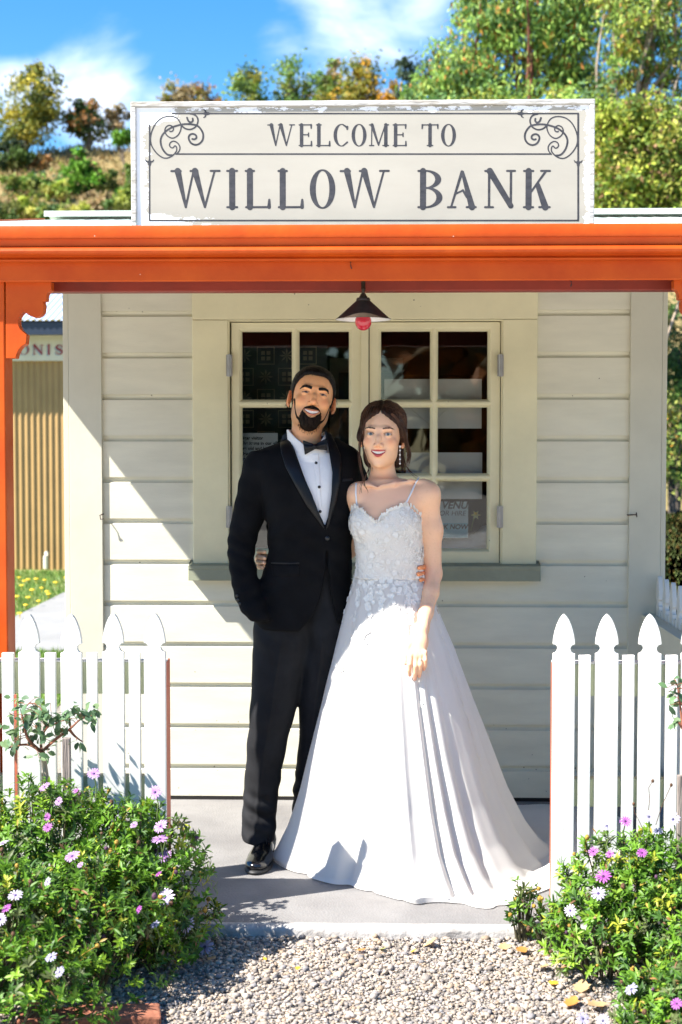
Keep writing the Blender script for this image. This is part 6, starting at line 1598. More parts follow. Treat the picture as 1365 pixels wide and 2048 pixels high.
def daisy_bush(label, blobs, nros, flowers, seed, loc, pal=GREEN, leafL=.0255, heads=40, pp=(.30, .30, .17, .12, .06, .05), pl=None):
    r = np.random.default_rng(seed); m = Mound(blobs); t = thing('daisy_bush', label, 'flower bush', loc, 'daisy bushes in front of the picket fences')
    P = []
    while len(P) < nros:
        bb = blobs[r.integers(0, len(blobs))]; x, y = bb[0]+r.uniform(-1, 1)*bb[2], bb[1]+r.uniform(-1, 1)*bb[3]; h = float(m.H(np.array([x]), np.array([y]))[0])
        if h < .03: continue
        P.append((x, y, h*(1-abs(r.normal(0, .20))) if r.random() < .68 else h*r.uniform(.05, .85)))
    P = np.array(P); P[:, 2] = np.maximum(P[:, 2], .01 + GZ0)
    e = .02; gx = (m.H(P[:, 0]+e, P[:, 1])-m.H(P[:, 0]-e, P[:, 1]))/(2*e); gy = (m.H(P[:, 0], P[:, 1]+e)-m.H(P[:, 0], P[:, 1]-e))/(2*e)
    N_ = norm(np.stack([-np.clip(gx, -3, 3), -np.clip(gy, -3, 3), np.full(len(P), 1.1)], 1)); N_ = norm(N_ + r.normal(0, .35, N_.shape) + np.array((0, -.15, .35)))
    k = 13; c = np.repeat(P, k, 0); nn_ = np.repeat(N_, k, 0); q = norm(r.normal(size=c.shape)); q = norm(q - nn_*(q*nn_).sum(1, keepdims=True))
    el_ = r.uniform(.15, 1.1, (len(c), 1)); d = norm(q*np.cos(el_) + nn_*np.sin(el_)); off = r.uniform(-.030, .012, (len(c), 1))
    V, F, li = leaves(c + nn_*off, d, nn_, r.uniform(.65, 1.25, len(c))*leafL, r.uniform(.24, .40, len(c))*leafL, .3, .22)
    clump = VN(P*9.0, 1.0, 2); pc = palette(r, len(P), pal, pp, .12); pc = pc*(.75+.5*clump[:, None]); C = np.repeat(pc, k, 0)*r.uniform(.8, 1.25, (len(c), 1))
    dead = r.random(len(c)) < .025; C[dead] = palette(r, int(dead.sum()), [(.30, .15, .05), (.42, .30, .05), (.20, .10, .05)])
    mk('foliage', V, tri_fix(F), M_leaf, t, smooth=True, col=C[li])
    mb = MB(); sel = r.choice(len(P), min(len(P), 130), replace=False)
    for i in sel:
        bb = blobs[int(np.argmin([((P[i, 0]-b_[0])/b_[2])**2+((P[i, 1]-b_[1])/b_[3])**2 for b_ in blobs]))]; base = np.array((bb[0]+(P[i, 0]-bb[0])*.45, bb[1]+(P[i, 1]-bb[1])*.45, GZ0)); mid = (base+P[i])/2 + np.array((0, 0, .02)); mb.tube([base, mid, P[i]], [.0035, .0028, .0018], 4, False)
    mb.build('stems', M_gstem, t)
    for (px, py, size, kd) in flowers:
        p = m.hit(px, py); R = size*p[1]/FPX
        me = FL[kd][r.integers(0, len(FL[kd]))]; o = bpy.data.objects.new('flower', me); COL.objects.link(o); o.parent = t; o.matrix_parent_inverse = t.matrix_basis.inverted()
        n_ = norm(np.array((-.35, -.60, .75)) + r.normal(0, .22, 3)) if size > 14 else norm(np.array((-.2, -.35, 1.0)) + r.normal(0, .3, 3))
        p = p + np.array((0, -.012, .008)); o.matrix_basis = Matrix.Translation(Vector(p)) @ rot_to(n_, r.uniform(0, 6)) @ Matrix.Scale(R, 4)
        MB().tube([p - n_*.002, p - n_*.03 + np.array((0, .01, -.02)), p + np.array((0, .03, -.09))], [.0022, .0018, .0018], 5, False).build('flower_stalk', M_stem, t)
    mbs = {}
    for k in range(heads):
        i = r.integers(0, len(P)); p = P[i] + N_[i]*r.uniform(.012, .045); R = r.uniform(.0045, .0085); kind = r.integers(0, 3)
        mb = MB().ball(p, (R, R, R*r.uniform(.8, 1.4)), 8); mb.tube([p, P[i]-N_[i]*.03], [.0014, .0014], 4, False)
        mb.build('seed_head', [M_head0, M_head1, M_head2][kind], t, smooth=60)
    return m
M_head0 = mat('brown_seed_head', (.14, .065, .03), .8, .4, 200, .6, 300); M_head1 = mat('yellow_seed_head', (.42, .25, .03), .7, .3, 200, .5, 300); M_head2 = mat('dusky_purple_bud', (.10, .035, .08), .7, .3, 200, .4, 300)
fl_L1 = [(92, 1577, 26, 'pink'), (120, 1606, 20, 'pink'), (190, 1551, 28, 'pink'), (312, 1588, 32, 'pink'), (97, 1637, 18, 'magenta'), (98, 1658, 22, 'magenta'), (270, 1653, 18, 'pink'), (8, 1690, 28, 'white'), (323, 1656, 32, 'pink'), (322, 1682, 36, 'pink'), (154, 1585, 13, 'magenta')]
fl_L2 = [(147, 1716, 34, 'pink'), (330, 1716, 34, 'pink'), (163, 1733, 15, 'pink'), (98, 1767, 20, 'white'), (34, 1794, 32, 'white'), (332, 1798, 44, 'white'), (319, 1751, 16, 'magenta'), (16, 1820, 24, 'magenta'), (4, 1842, 28, 'white'), (378, 1853, 37, 'white'), (411, 1897, 42, 'grey'), (105, 1917, 28, 'grey'), (312, 1852, 22, 'grey'), (122, 1947, 26, 'grey'), (280, 1822, 18, 'magenta')]
mL1 = daisy_bush('bushy pink daisy plant growing right against the left picket fence under the rose', [(-1.02, 4.27, .36, .24, .50), (-.74, 4.27, .26, .22, .44), (-1.30, 4.2, .30, .26, .45)], 1500, fl_L1, 51, (-.95, 4.27, GZ0), heads=44)
mL2 = daisy_bush('largest daisy bush, at lower left beside the gravel, with pale lilac flowers', [(-.86, 3.98, .29, .27, .34), (-1.10, 3.86, .34, .32, .37), (-1.0, 3.62, .32, .28, .25), (-.68, 4.14, .15, .17, .27)], 1450, fl_L2, 52, (-.9, 3.9, GZ0), heads=60, pp=(.30, .22, .26, .10, .04, .08))
fl_R1 = [(1297, 1637, 30, 'grey'), (1345, 1642, 30, 'grey'), (1250, 1646, 26, 'magenta'), (1213, 1655, 24, 'grey'), (1283, 1709, 24, 'magenta'), (1186, 1706, 22, 'magenta'), (1219, 1711, 18, 'magenta'), (1206, 1756, 34, 'magenta'), (1196, 1790, 32, 'white'), (1140, 1824, 27, 'white'), (1315, 1665, 22, 'grey')]
mR1 = daisy_bush('sunlit green daisy bush with magenta flowers before the right picket fence', [(.78, 4.26, .27, .20, .37), (1.08, 4.22, .30, .24, .38), (.66, 4.12, .17, .17, .24), (.92, 4.02, .25, .20, .30)], 1050, fl_R1, 53, (.85, 4.2, GZ0), heads=46)
fl_R2 = [(1335, 1786, 24, 'magenta'), (1360, 1779, 22, 'magenta'), (1236, 1818, 16, 'magenta'), (1262, 1981, 30, 'grey'), (1165, 2040, 30, 'grey'), (1205, 2044, 30, 'grey'), (1352, 2010, 26, 'magenta')]
mR2 = daisy_bush('shaded grey-green daisy bush at the lower right corner beside the gravel', [(1.0, 3.86, .26, .22, .26), (.76, 3.70, .15, .16, .10), (1.02, 3.58, .34, .24, .20)], 800, fl_R2, 54, (.95, 3.75, GZ0), heads=26, pp=(.26, .14, .36, .06, .03, .15))
daisy_bush('small seedling clump with dry brown flower heads spilling onto the slab edge', [(.455, 4.40, .055, .05, .16), (.53, 4.34, .07, .06, .10)], 46, [], 55, (.47, 4.38, GZ0), heads=16, leafL=.026, pp=(.3, .1, .35, .1, .0, .15))
# dry flower stalks above the right bush
for k, pts in enumerate(([(1295, 1640), (1300, 1600), (1298, 1575), (1306, 1562)], [(1312, 1650), (1325, 1610), (1343, 1570)], [(1285, 1655), (1270, 1625), (1268, 1608)])):
    MB().tube([at(a, b, 4.32) for a, b in pts], .0011, 5).ball(at(*pts[-1], 4.32), (.005, .005, .006), 8).build('dry_stalk', M_head0, [o for o in bpy.data.objects if o.name.startswith('daisy_bush') and 'magenta' in o.get('label', '')][0])

# ------------------------------------------------------------------ roses and stakes
def rose(label, Y, trunk, branches, clusters, n, seed, loc):
    r = np.random.default_rng(seed); t = thing('rose_bush', label, 'rose', loc)
    mb = MB().tube(catmull([at(a, b, Y) for a, b in trunk], 5), np.linspace(.0105, .0075, (len(trunk)-1)*5+1).tolist(), 8)
    mb.build('trunk', M_palebark, t, smooth=60)
    mb = MB(); BP = []
    for br in branches:
        c = catmull([at(a, b, Y + dy) for a, b, dy in br], 5); mb.tube(c, np.linspace(.0055, .0018, len(c)).tolist(), 6); BP += c[3:]
    mb.build('branches', M_redbark, t, smooth=60); BP = np.array(BP)
    c = []
    for (x, y, rx, ry, k) in clusters:
        for _ in range(int(n*k)): c.append(at(x + r.uniform(-1, 1)*rx, y + r.uniform(-1, 1)*ry, Y + r.uniform(-.07, .07)))
    c = np.array(c); d = norm(r.normal(size=c.shape) + np.array((0, -.3, -.15)))
    V, F, li = leaves(c, d, norm(r.normal(0, .6, c.shape)+np.array((-.3, -.4, 1.))), r.uniform(.022, .040, len(c)), r.uniform(.016, .026, len(c)), .18, .25)
    mk('foliage', V, tri_fix(F), M_leaf, t, smooth=True, col=palette(r, len(c), [(.085, .16, .075), (.11, .20, .085), (.06, .12, .06), (.15, .23, .10)])[li])
    mb = MB()
    for i in r.choice(len(c), min(len(c), 70), replace=False):
        q = BP[np.argmin(np.linalg.norm(BP-c[i], axis=1))]; mb.tube([q, (q+c[i])/2+np.array((0, 0, .004)), c[i]], [.0013, .0011, .0009], 4, False)
    mb.build('twigs', M_redbark, t)
rose('young standard rose with grey-green leaves before the left fence', 4.39, [(101, 1640), (97, 1590), (91, 1540), (86, 1505)],
     [[(88, 1508, 0), (60, 1490, .02), (30, 1492, .03), (14, 1498, .05)], [(86, 1506, 0), (58, 1480, -.03), (50, 1455, -.03), (45, 1425, -.04), (60, 1405, -.02)], [(84, 1505, 0), (83, 1480, .03), (95, 1455, .02), (118, 1445, .01)], [(84, 1504, 0), (110, 1480, -.02), (140, 1458, -.03), (160, 1440, -.02), (182, 1428, -.02)], [(140, 1460, -.02), (150, 1472, -.02), (166, 1484, -.01)]],
     [(62, 1415, 42, 22, .22), (95, 1445, 38, 22, .2), (30, 1450, 26, 22, .10), (22, 1483, 24, 14, .10), (125, 1440, 26, 16, .12), (170, 1420, 22, 14, .12), (180, 1438, 12, 8, .05), (75, 1470, 40, 18, .12), (80, 1506, 24, 12, .06), (160, 1478, 10, 8, .025), (115, 1470, 16, 16, .06)], 165, 61, tuple(at(101, 1640, 4.39)))
rose('rose with a few leaves at the right edge before the right fence', 4.36, [(1372, 1660), (1369, 1560), (1368, 1470)], [[(1368, 1470, 0), (1362, 1420, 0), (1355, 1370, 0)], [(1368, 1460, 0), (1358, 1445, 0), (1352, 1440, 0)]],
     [(1352, 1380, 20, 34, .5), (1352, 1444, 12, 12, .2), (1385, 1400, 20, 40, .3)], 42, 62, tuple(at(1372, 1660, 4.36)))
for (a, y0, y1, w, Y, lab) in ((132, 1477, 1650, 16, 4.33, 'grey weathered wooden stake beside the left rose'), (1364, 1552, 1720, 14, 4.30, 'weathered wooden stake at the right edge among the daisies')):
    p, q = at(a, y0, Y), at(a, y1, Y); h = w/2*Y/FPX
    o = MB().box(p[0]-h, p[0]+h, Y, Y+.02, q[2]-.15, p[2]).build('garden_stake', M_woodst, None, bev=.002); tag(o, lab, 'stake')
p, q = at(33, 1390, 4.44), at(33, 1610, 4.44)
o = MB().box(q[0]-.004, q[0]+.004, 4.44, 4.447, q[2]-.1, p[2]).build('garden_stake', M_terra, None); tag(o, 'thin reddish rod behind the left rose against a picket gap', 'stake')
# edging bricks
for k, (a, b, rot, lab) in enumerate(((238, 2046, .2, 'red edging brick under the lower left daisy bush, nearer the gravel'), (120, 2052, .1, 'red edging brick at the bottom left, farther from the gravel'))):
    p = ground(a, b, GZ0); o = MB().box(-.11, .11, -.05, .05, -.02, .035).build('edging_brick', M_brick, None, bev=.006); o.location = (p[0], p[1], GZ0); o.rotation_euler = (0, .05, rot); tag(o, lab, 'brick')
# fallen leaves
FLV = [(862, 1888, .075, 0, 'large curled tan leaf lying on the slab edge near the middle', 1), (722, 1899, .05, 1, 'orange-brown leaf at the slab edge left of the large tan leaf', 0), (765, 1897, .035, 2, 'small green-yellow leaf lying beside the slab edge', 0), (828, 1901, .03, 3, 'small bright yellow leaf just left of the large tan leaf', 0), (596, 1936, .028, 3, 'small yellow leaf on the shaded gravel', 0), (530, 1917, .022, 3, 'tiny yellow leaf on the shaded gravel near the slab', 0), (425, 1918, .05, 0, 'pale tan leaf under the big white daisy on the left', 1), (1010, 1895, .055, 0, 'tan leaf under the seedling clump on the right', 1), (1045, 1902, .06, 1, 'long orange leaf on the gravel below the seedling clump', 1), (1090, 1935, .06, 0, 'dry leaf on the gravel edge left of the right bushes', 1), (1165, 1975, .08, 0, 'large pale dry leaf at the foot of the right bush', 1), (1145, 2005, .07, 1, 'orange dry leaf below the large pale dry leaf', 1), (1195, 2012, .08, 0, 'pale curled leaf nearest the lower right bush', 1), (703, 2037, .03, 1, 'small brown leaf at the bottom of the gravel', 0), (1108, 1965, .05, 3, 'yellow leaf lying on soil beside the right bush', 0), (1135, 1922, .05, 1, 'rust coloured leaf tucked under the right bush', 1)]
LP_ = [(.48, .31, .15), (.48, .20, .04), (.32, .33, .06), (.62, .36, .03)]
rf = np.random.default_rng(77)
for (px, py, L, ci, lab, curl) in FLV:
    L *= .74
    p = ground(px, py, GZ0 + .016); n = 9; V = []; F = []; a0 = rf.uniform(0, 6.28)
    out = [(0, .06), (.15, .25), (.30, .42), (.36, .30), (.55, .46), (.66, .26), (.85, .2), (1.0, .02)]
    for t, w in out:
        for q in (-1, 0, 1):
            V.append(((t-.5)*L, q*w*L, (.06+.25*curl*abs(q))*L*w + .10*curl*L*(t-.5)**2*4))
    for i in range(len(out)-1):
        for q in (0, 1): F.append((3*i+q, 3*i+q+1, 3*i+4+q, 3*i+3+q))
    o = mk('fallen_leaf', V, F, M_dryleaf, None, smooth=True, col=np.tile(np.array(LP_[ci])*rf.uniform(.85, 1.1), (len(V), 1))); o.location = tuple(p); o.rotation_euler = (rf.normal(0, .2), rf.normal(0, .2), a0); tag(o, lab, 'leaf', 'fallen leaves by the slab edge')

# ------------------------------------------------------------------ lawn grass and dandelions beyond the left fence
rg = np.random.default_rng(81)
def blades(n, x0, x1, y0, y1, L, z, seed, pal):
    r = np.random.default_rng(seed); c = np.stack([r.uniform(x0, x1, n), r.uniform(y0, y1, n), np.full(n, z)], 1); d = norm(np.stack([r.normal(0, .35, n), r.normal(0, .35, n), np.ones(n)], 1)); s_ = norm(np.stack([r.normal(size=n), r.normal(size=n), np.zeros(n)], 1)); h = (L*r.uniform(.5, 1.4, n))[:, None]; w = (L*.10*r.uniform(.7, 1.4, n))[:, None]
    V = np.stack([c-s_*w, c+s_*w, c+d*h], 1).reshape(-1, 3); return V, np.arange(3*n).reshape(-1, 3), np.repeat(palette(r, n, pal), 3, 0)
GP = [(.12, .24, .035), (.17, .29, .05), (.23, .30, .08), (.09, .18, .03)]
V, F, C = blades(16000, -4.9, -3.28, 7.2, 17.3, .055, -.03, 82, GP); o = mk('grass', V, F, M_leaf, None, col=C); o['kind'] = 'stuff'
V, F, C = blades(9000, -2.9, -1.9, 7.0, 10.5, .055, -.03, 83, GP); o = mk('grass', V, F, M_leaf, None, col=C); o['kind'] = 'stuff'
V, F, C = blades(14000, 2.0, 8.5, 9.0, 33.0, .045, -.034, 84, [(.24, .32, .08), (.32, .34, .11), (.18, .26, .06), (.46, .27, .07)]); o = mk('grass', V, F, M_leaf, None, col=C); o['kind'] = 'stuff'
M_yel = mat('dandelion_yellow', (.75, .50, .02), .7, .1, 50)
mbd = MB().lathe([(.001, .012), (.014, .010), (.019, .0), (.004, -.004), (.0015, -.05)], (0, 0, 0), 10); dand = None
for k, (px, py) in enumerate([(39, 1155), (49, 1162), (44, 1171), (57, 1159), (73, 1158), (84, 1176), (95, 1183), (98, 1188), (57, 1195), (34, 1193), (78, 1202), (132, 1155), (40, 1227), (112, 1165), (65, 1180), (90, 1160), (52, 1210)]):
    p = ground(px, py, .03); o = mbd.build('dandelion', M_yel, None, smooth=60) if dand is None else dand.copy()
    if dand is None: dand = o
    else: COL.objects.link(o)
    o.location = tuple(p); s = .8 + .05*(k % 5); o.scale = (s*1.6, s*1.6, s)
    tag(o, 'yellow dandelion dot on the lawn beyond the left fence', 'dandelion', 'dandelions on the left lawn')
# ------------------------------------------------------------------ trees and shrubs beyond
def tree(name, label, base, trunk_top, blobs, nleaf, leafL, pal, p=None, seed=1, group=None, trunk_r=.15, bark=None, droop=0.0, cat='tree', limbs=7, aspect=.45, hollow=.5, two=None):
    r = np.random.default_rng(seed); base = np.array(base, float); t = thing(name, label, cat, tuple(base), group)
    B = np.array([b[:6] for b in blobs], float); vol = (B[:, 3]*B[:, 4]*B[:, 5])**.67; vol /= vol.sum()
    # clumps of leaves inside the blobs, gaps between them
    ncl = max(14, nleaf//52); ci = r.choice(len(B), ncl, p=vol); u = norm(r.normal(size=(ncl, 3))); rad_ = r.uniform(hollow, 1.0, (ncl, 1))**.6
    cc = B[ci, :3] + u*rad_*B[ci, 3:6]; cr = (B[ci, 3:6].mean(1)*r.uniform(.20, .42, ncl))[:, None]
    k = r.integers(0, ncl, nleaf); c = cc[k] + r.normal(size=(nleaf, 3))*cr[k]*np.array((.62, .62, .5))
    d = norm(r.normal(size=(nleaf, 3)) + np.array((0, 0, -droop*2.2))); up = norm(r.normal(size=(nleaf, 3)) + np.array((-.3, -.3, .7)))
    V, F, li = leaves(c, d, up, leafL*r.uniform(.6, 1.4, nleaf), leafL*aspect*r.uniform(.7, 1.3, nleaf), .2, .15, 2)
    cl = palette(r, ncl, pal, p, .22); C = cl[k]*r.uniform(.75, 1.28, (nleaf, 1))
    if two is not None:
        m = r.random(nleaf) < two[1]; C[m] = palette(r, int(m.sum()), two[0])
    mk('crown', V, tri_fix(F), M_tleaf, t, col=C[li])
    if trunk_top is not None:
        tt = np.array(trunk_top, float); mb = MB(); mid = (base+tt)/2 + r.normal(0, .04, 3)*np.linalg.norm(tt-base); c_ = catmull([base - np.array((0, 0, .15)), mid, tt], 5); mb.tube(c_, np.linspace(trunk_r, trunk_r*.55, len(c_)).tolist(), 9)
        for j in range(limbs):
            s = c_[r.integers(len(c_)//2, len(c_))]; e = cc[r.integers(0, ncl)]; m_ = (s+e)/2 + r.normal(0, .08, 3)*np.linalg.norm(e-s); q = catmull([s, m_, e], 4); mb.tube(q, np.linspace(trunk_r*.42, trunk_r*.08, len(q)).tolist(), 6, False)
        mb.build('trunk', bark or M_bark, t, smooth=60)
    return t
def blob_px(x, y, hw, hh, Y, depth=None):
    p = at(x, y, Y); return (p[0], p[1], p[2], hw*Y/FPX, depth or hw*Y/FPX, hh*Y/FPX)
def hill_tree(label, x, yb, yt, hw, Y, pal, n, seed, group='trees on the hill', name='hill_tree', leaf=8.5, p=None, sparse=False, bark=None, two=None, shape='round', cat='tree'):
    for Yc in np.arange(45, 84, .4):        # where the sight line to the foot of the tree meets the hillside
        q = at(x, yb, Yc)
        if q[2] <= float(hill_h(np.array([q[0]]), np.array([Yc]))[0]) + .05: Y = Yc; break
    m = Y/FPX; X0 = AX(x, yb, Y); zb = float(hill_h(np.array([X0]), np.array([float(Y)]))[0]) - .15; zt = AZ(x, yt, Y); h = (yb-yt)
    if shape == 'cone': bl = [blob_px(x, yb-h*.25, hw, h*.25, Y), blob_px(x+hw*.1, yb-h*.52, hw*.72, h*.22, Y), blob_px(x-hw*.05, yb-h*.80, hw*.36, h*.20, Y)]
    elif shape == 'shrub': bl = [blob_px(x, yb-h*.35, hw, h*.42, Y), blob_px(x-hw*.4, yb-h*.55, hw*.5, h*.4, Y), blob_px(x+hw*.35, yb-h*.6, hw*.5, h*.4, Y)]
    else:
        r = np.random.default_rng(seed+500); bl = [blob_px(x, yt+h*.46, hw*.92, h*.42, Y), blob_px(x, yt+h*.72, hw*.7, h*.24, Y)] + [blob_px(x+r.uniform(-.6, .6)*hw, yt+h*r.uniform(.16, .62), hw*r.uniform(.35, .52), h*r.uniform(.14, .24), Y) for _ in range(6)]
    return tree(name, label, (X0, Y, zb), (X0, Y, zt - (zt-zb)*.4), bl, n, leaf*m, pal, p, seed, group, hw*m*.10, bark, .2, cat, 8, .6, .25 if not sparse else .5, two)
OLV = [(0.3, 0.285, 0.045), (0.195, 0.225, 0.038), (0.45, 0.375, 0.045), (0.105, 0.135, 0.03)]; DKG = [(0.053, 0.098, 0.027), (0.09, 0.15, 0.03), (0.18, 0.195, 0.045), (0.038, 0.068, 0.03)]; GRN = [(0.112, 0.21, 0.038), (0.195, 0.3, 0.053), (0.075, 0.135, 0.038), (0.3, 0.33, 0.075)]
TAN = [(0.36, 0.252, 0.12), (0.264, 0.204, 0.096), (0.456, 0.336, 0.168)]; GLD = [(0.52, 0.286, 0.026), (0.39, 0.247, 0.026), (0.208, 0.182, 0.033), (0.624, 0.338, 0.026)]; RST = [(0.336, 0.156, 0.048), (0.24, 0.144, 0.048), (0.18, 0.144, 0.048)]; BRT = [(0.13, 0.312, 0.026), (0.195, 0.39, 0.039), (0.078, 0.182, 0.026)]
YGR = [(0.375, 0.425, 0.062), (0.25, 0.338, 0.05), (0.475, 0.45, 0.088), (0.175, 0.237, 0.037)]
hill_tree('big round yellow-green tree at the left edge of the hilltop', 52, 300, 133, 78, 75, OLV, 5200, 101)
hill_tree('dark olive tree on the hill between the big round tree and the pale bare tree', 178, 288, 196, 54, 76, DKG + RST[:1], 3000, 102)
hill_tree('pale thin half bare tree just left of the sign', 237, 285, 182, 26, 76.5, TAN, 700, 103, sparse=True, bark=M_palebark)
hill_tree('dark green bushy tree low at the left edge of the hill', 18, 345, 270, 46, 73, DKG, 2200, 104)
hill_tree('thin yellow-tan tree above the left end of the sign', 362, 300, 138, 52, 78, TAN + OLV[:1], 2600, 105, sparse=True, bark=M_palebark)
hill_tree('low rust coloured tree above the sign near the thin tan tree', 418, 300, 172, 34, 78, RST, 2200, 106)
hill_tree('slim green tree above the sign left of the taller rounded green tree', 497, 300, 122, 40, 78, GRN + OLV[:1], 2300, 107)
hill_tree('taller rounded green tree above the W of WELCOME', 590, 300, 106, 46, 78, GRN, 3000, 108)
hill_tree('light sparse tree right of the tall rounded green tree', 655, 300, 122, 38, 78.5, TAN[:2] + GRN[:2] + OLV[:1], 2600, 109, sparse=True)
hill_tree('olive and gold tree above the middle of the sign', 722, 300, 99, 54, 78, OLV + GLD[:2], 3600, 110)
hill_tree('golden orange tree right of the olive and gold tree', 792, 300, 142, 32, 77.5, GLD, 1700, 111)
hill_tree('blue-green tree peeping out left of the eucalyptus', 825, 300, 106, 36, 79, [(.05, .085, .05), (.07, .11, .06)], 1900, 112)
hill_tree('small golden tree top against the eucalyptus', 866, 300, 104, 20, 78, GLD, 900, 113)
# shrubs on the slope
hill_tree('bright green cone shaped shrub alone on the dry slope', 160, 385, 296, 44, 71, BRT + DKG[:1], 2300, 121, 'shrubs on the dry slope', 'hill_shrub', shape='cone', cat='shrub')
hill_tree('dark shrub at the right foot of the cone shaped one', 212, 385, 338, 26, 71, DKG, 900, 122, 'shrubs on the dry slope', 'hill_shrub', shape='shrub', cat='shrub')
hill_tree('upright green shrub beside the left edge of the sign', 262, 420, 310, 28, 70, GRN + BRT[:1], 1400, 123, 'shrubs on the dry slope', 'hill_shrub', shape='cone', cat='shrub')
for k, (x, yb, yt, hw, pl, w) in enumerate(((12, 460, 388, 26, DKG, 'darkest shrub at the left edge low on the slope'), (58, 450, 385, 36, YGR, 'yellow-green shrub right of the darkest shrub'), (25, 392, 345, 30, GRN, 'green shrub at the left edge under the dry grass'), (75, 385, 345, 28, GRN, 'second green shrub under the dry grass, left of the cone shaped one'), (105, 455, 400, 34, GRN, 'mid green shrub low on the slope left of centre of the gap'), (150, 460, 405, 40, YGR, 'yellow-green shrub directly below the cone shaped shrub'), (195, 440, 382, 34, TAN + RST[:1], 'dry pinkish brown shrub below the dark shrub'), (232, 460, 400, 34, GRN + DKG[:1], 'green shrub low on the slope near the sign'), (250, 430, 368, 24, YGR, 'yellowish shrub against the sign edge'), (115, 400, 362, 26, YGR, 'pale shrub at the left foot of the cone shaped one'), (80, 335, 308, 22, RST, 'small brown shrub in the dry grass'), (30, 320, 296, 22, DKG, 'small dark shrub under the big round tree'), (245, 285, 262, 20, BRT, 'small bright bush on the crest beside the sign'))):
    hill_tree(w, x, yb, yt, hw, 69 - .2*k if yb > 400 else 72, pl, 1000, 130+k, 'shrubs on the dry slope', 'hill_shrub', shape='shrub', cat='shrub', leaf=8)
# rough grass and low scrub all over the slope: nobody could count it
rt = np.random.default_rng(171); n_ = 11500; tx = np.where(rt.random(n_) < .5, rt.uniform(-24, -8, n_), rt.uniform(-38, 30, n_)); ty = rt.uniform(52, 79, n_); keep_ = rt.random(n_) < .35 + .9*np.clip(n2(tx, ty, .5, 2, 9.)-.35, 0, 1); tx, ty = tx[keep_], ty[keep_]; n_ = len(tx)
c_ = np.stack([tx, ty, hill_h(tx, ty) - .05], 1); c_ = np.repeat(c_, 7, 0) + rt.normal(0, .16, (n_*7, 3))*np.array((1, 1, .2)); d_ = norm(rt.normal(0, .45, c_.shape) + np.array((0, 0, 1)))
V, F, li = leaves(c_, d_, norm(rt.normal(size=c_.shape)), rt.uniform(.12, .34, len(c_)), rt.uniform(.04, .11, len(c_)), .1, .3, 2)
lowness = np.clip((70-ty)/8, 0, 1); pc = np.where((rt.random(n_) < .04 + .38*lowness)[:, None], palette(rt, n_, GRN + YGR + DKG[:1]), palette(rt, n_, [(.36, .25, .10), (.28, .19, .08), (.44, .33, .15), (.24, .20, .07)]))
o = mk('hill_scrub', V, tri_fix(F), M_tleaf, None, col=np.repeat(pc, 7, 0)[li]); o['kind'] = 'stuff'
# right: eucalypts and creeper-covered scrub on the near bank
EUC = [(0.216, 0.365, 0.068), (0.297, 0.446, 0.081), (0.135, 0.257, 0.068), (0.378, 0.486, 0.108), (0.095, 0.176, 0.054)]
Y1 = 31.0; m1 = Y1/FPX
def hb(x, y, Y): return (AX(x, y, Y), Y, 0.0)
tree('eucalyptus', 'broad eucalyptus with drooping leaves and reddish trunk rising behind the sign', hb(1085, 330, Y1), at(1088, 60, Y1),
     [blob_px(1010, 60, 95, 70, Y1), blob_px(1080, -20, 130, 70, Y1), blob_px(925, 130, 70, 60, Y1), blob_px(870, 175, 60, 38, Y1), blob_px(1120, 90, 85, 80, Y1), blob_px(990, 165, 100, 50, Y1), blob_px(960, 10, 50, 50, Y1), blob_px(1160, 180, 70, 60, Y1), blob_px(1180, 20, 60, 60, Y1), blob_px(820, 200, 40, 28, Y1)],
     23000, 13*m1, EUC, None, 141, None, .16, M_redbark, .75, 'tree', 14, .34, .2, ([(.42, .22, .04), (.50, .18, .04), (.36, .34, .06)], .11))
tree('eucalyptus', 'thin eucalyptus with bare pale twigs at the right edge', hb(1320, 330, 29), at(1310, 40, 29),
     [blob_px(1290, 40, 85, 60, 29), blob_px(1350, -30, 90, 70, 29), blob_px(1250, 130, 55, 50, 29), blob_px(1370, 120, 60, 70, 29), blob_px(1235, -20, 50, 50, 29)],
     10500, 12.5*29/FPX, EUC + YGR[:1], None, 142, None, .12, M_palebark, .65, 'tree', 26, .34, .3, ([(.42, .20, .06), (.36, .24, .10)], .14))
tree('scrub_bush', 'yellow-green creeper covered scrub right of the sign', hb(1290, 420, 24), at(1280, 330, 24),
     [blob_px(1250, 380, 85, 75, 24), blob_px(1330, 330, 90, 90, 24), blob_px(1230, 260, 55, 60, 24), blob_px(1370, 420, 80, 80, 24), blob_px(1300, 230, 70, 50, 24), blob_px(1270, 480, 120, 60, 24)],
     19000, 11*24/FPX, [(.36, .42, .05), (.24, .34, .045), (.48, .48, .09), (.15, .22, .04)], None, 143, None, .07, M_palebark, .2, 'shrub', 22, .6, .25, ([(.35, .22, .08), (.28, .16, .07)], .10))
tree('scrub_bush', 'green scrub behind the upper right corner of the sign', hb(1150, 420, 27), at(1130, 330, 27),
     [blob_px(1130, 260, 110, 90, 27), blob_px(1010, 270, 110, 90, 27), blob_px(900, 260, 90, 70, 27), blob_px(1120, 380, 120, 90, 27), blob_px(1180, 300, 60, 90, 27)],
     12000, 12*27/FPX, EUC + YGR, None, 144, None, .07, M_palebark, .3, 'shrub', 12, .5, .3)
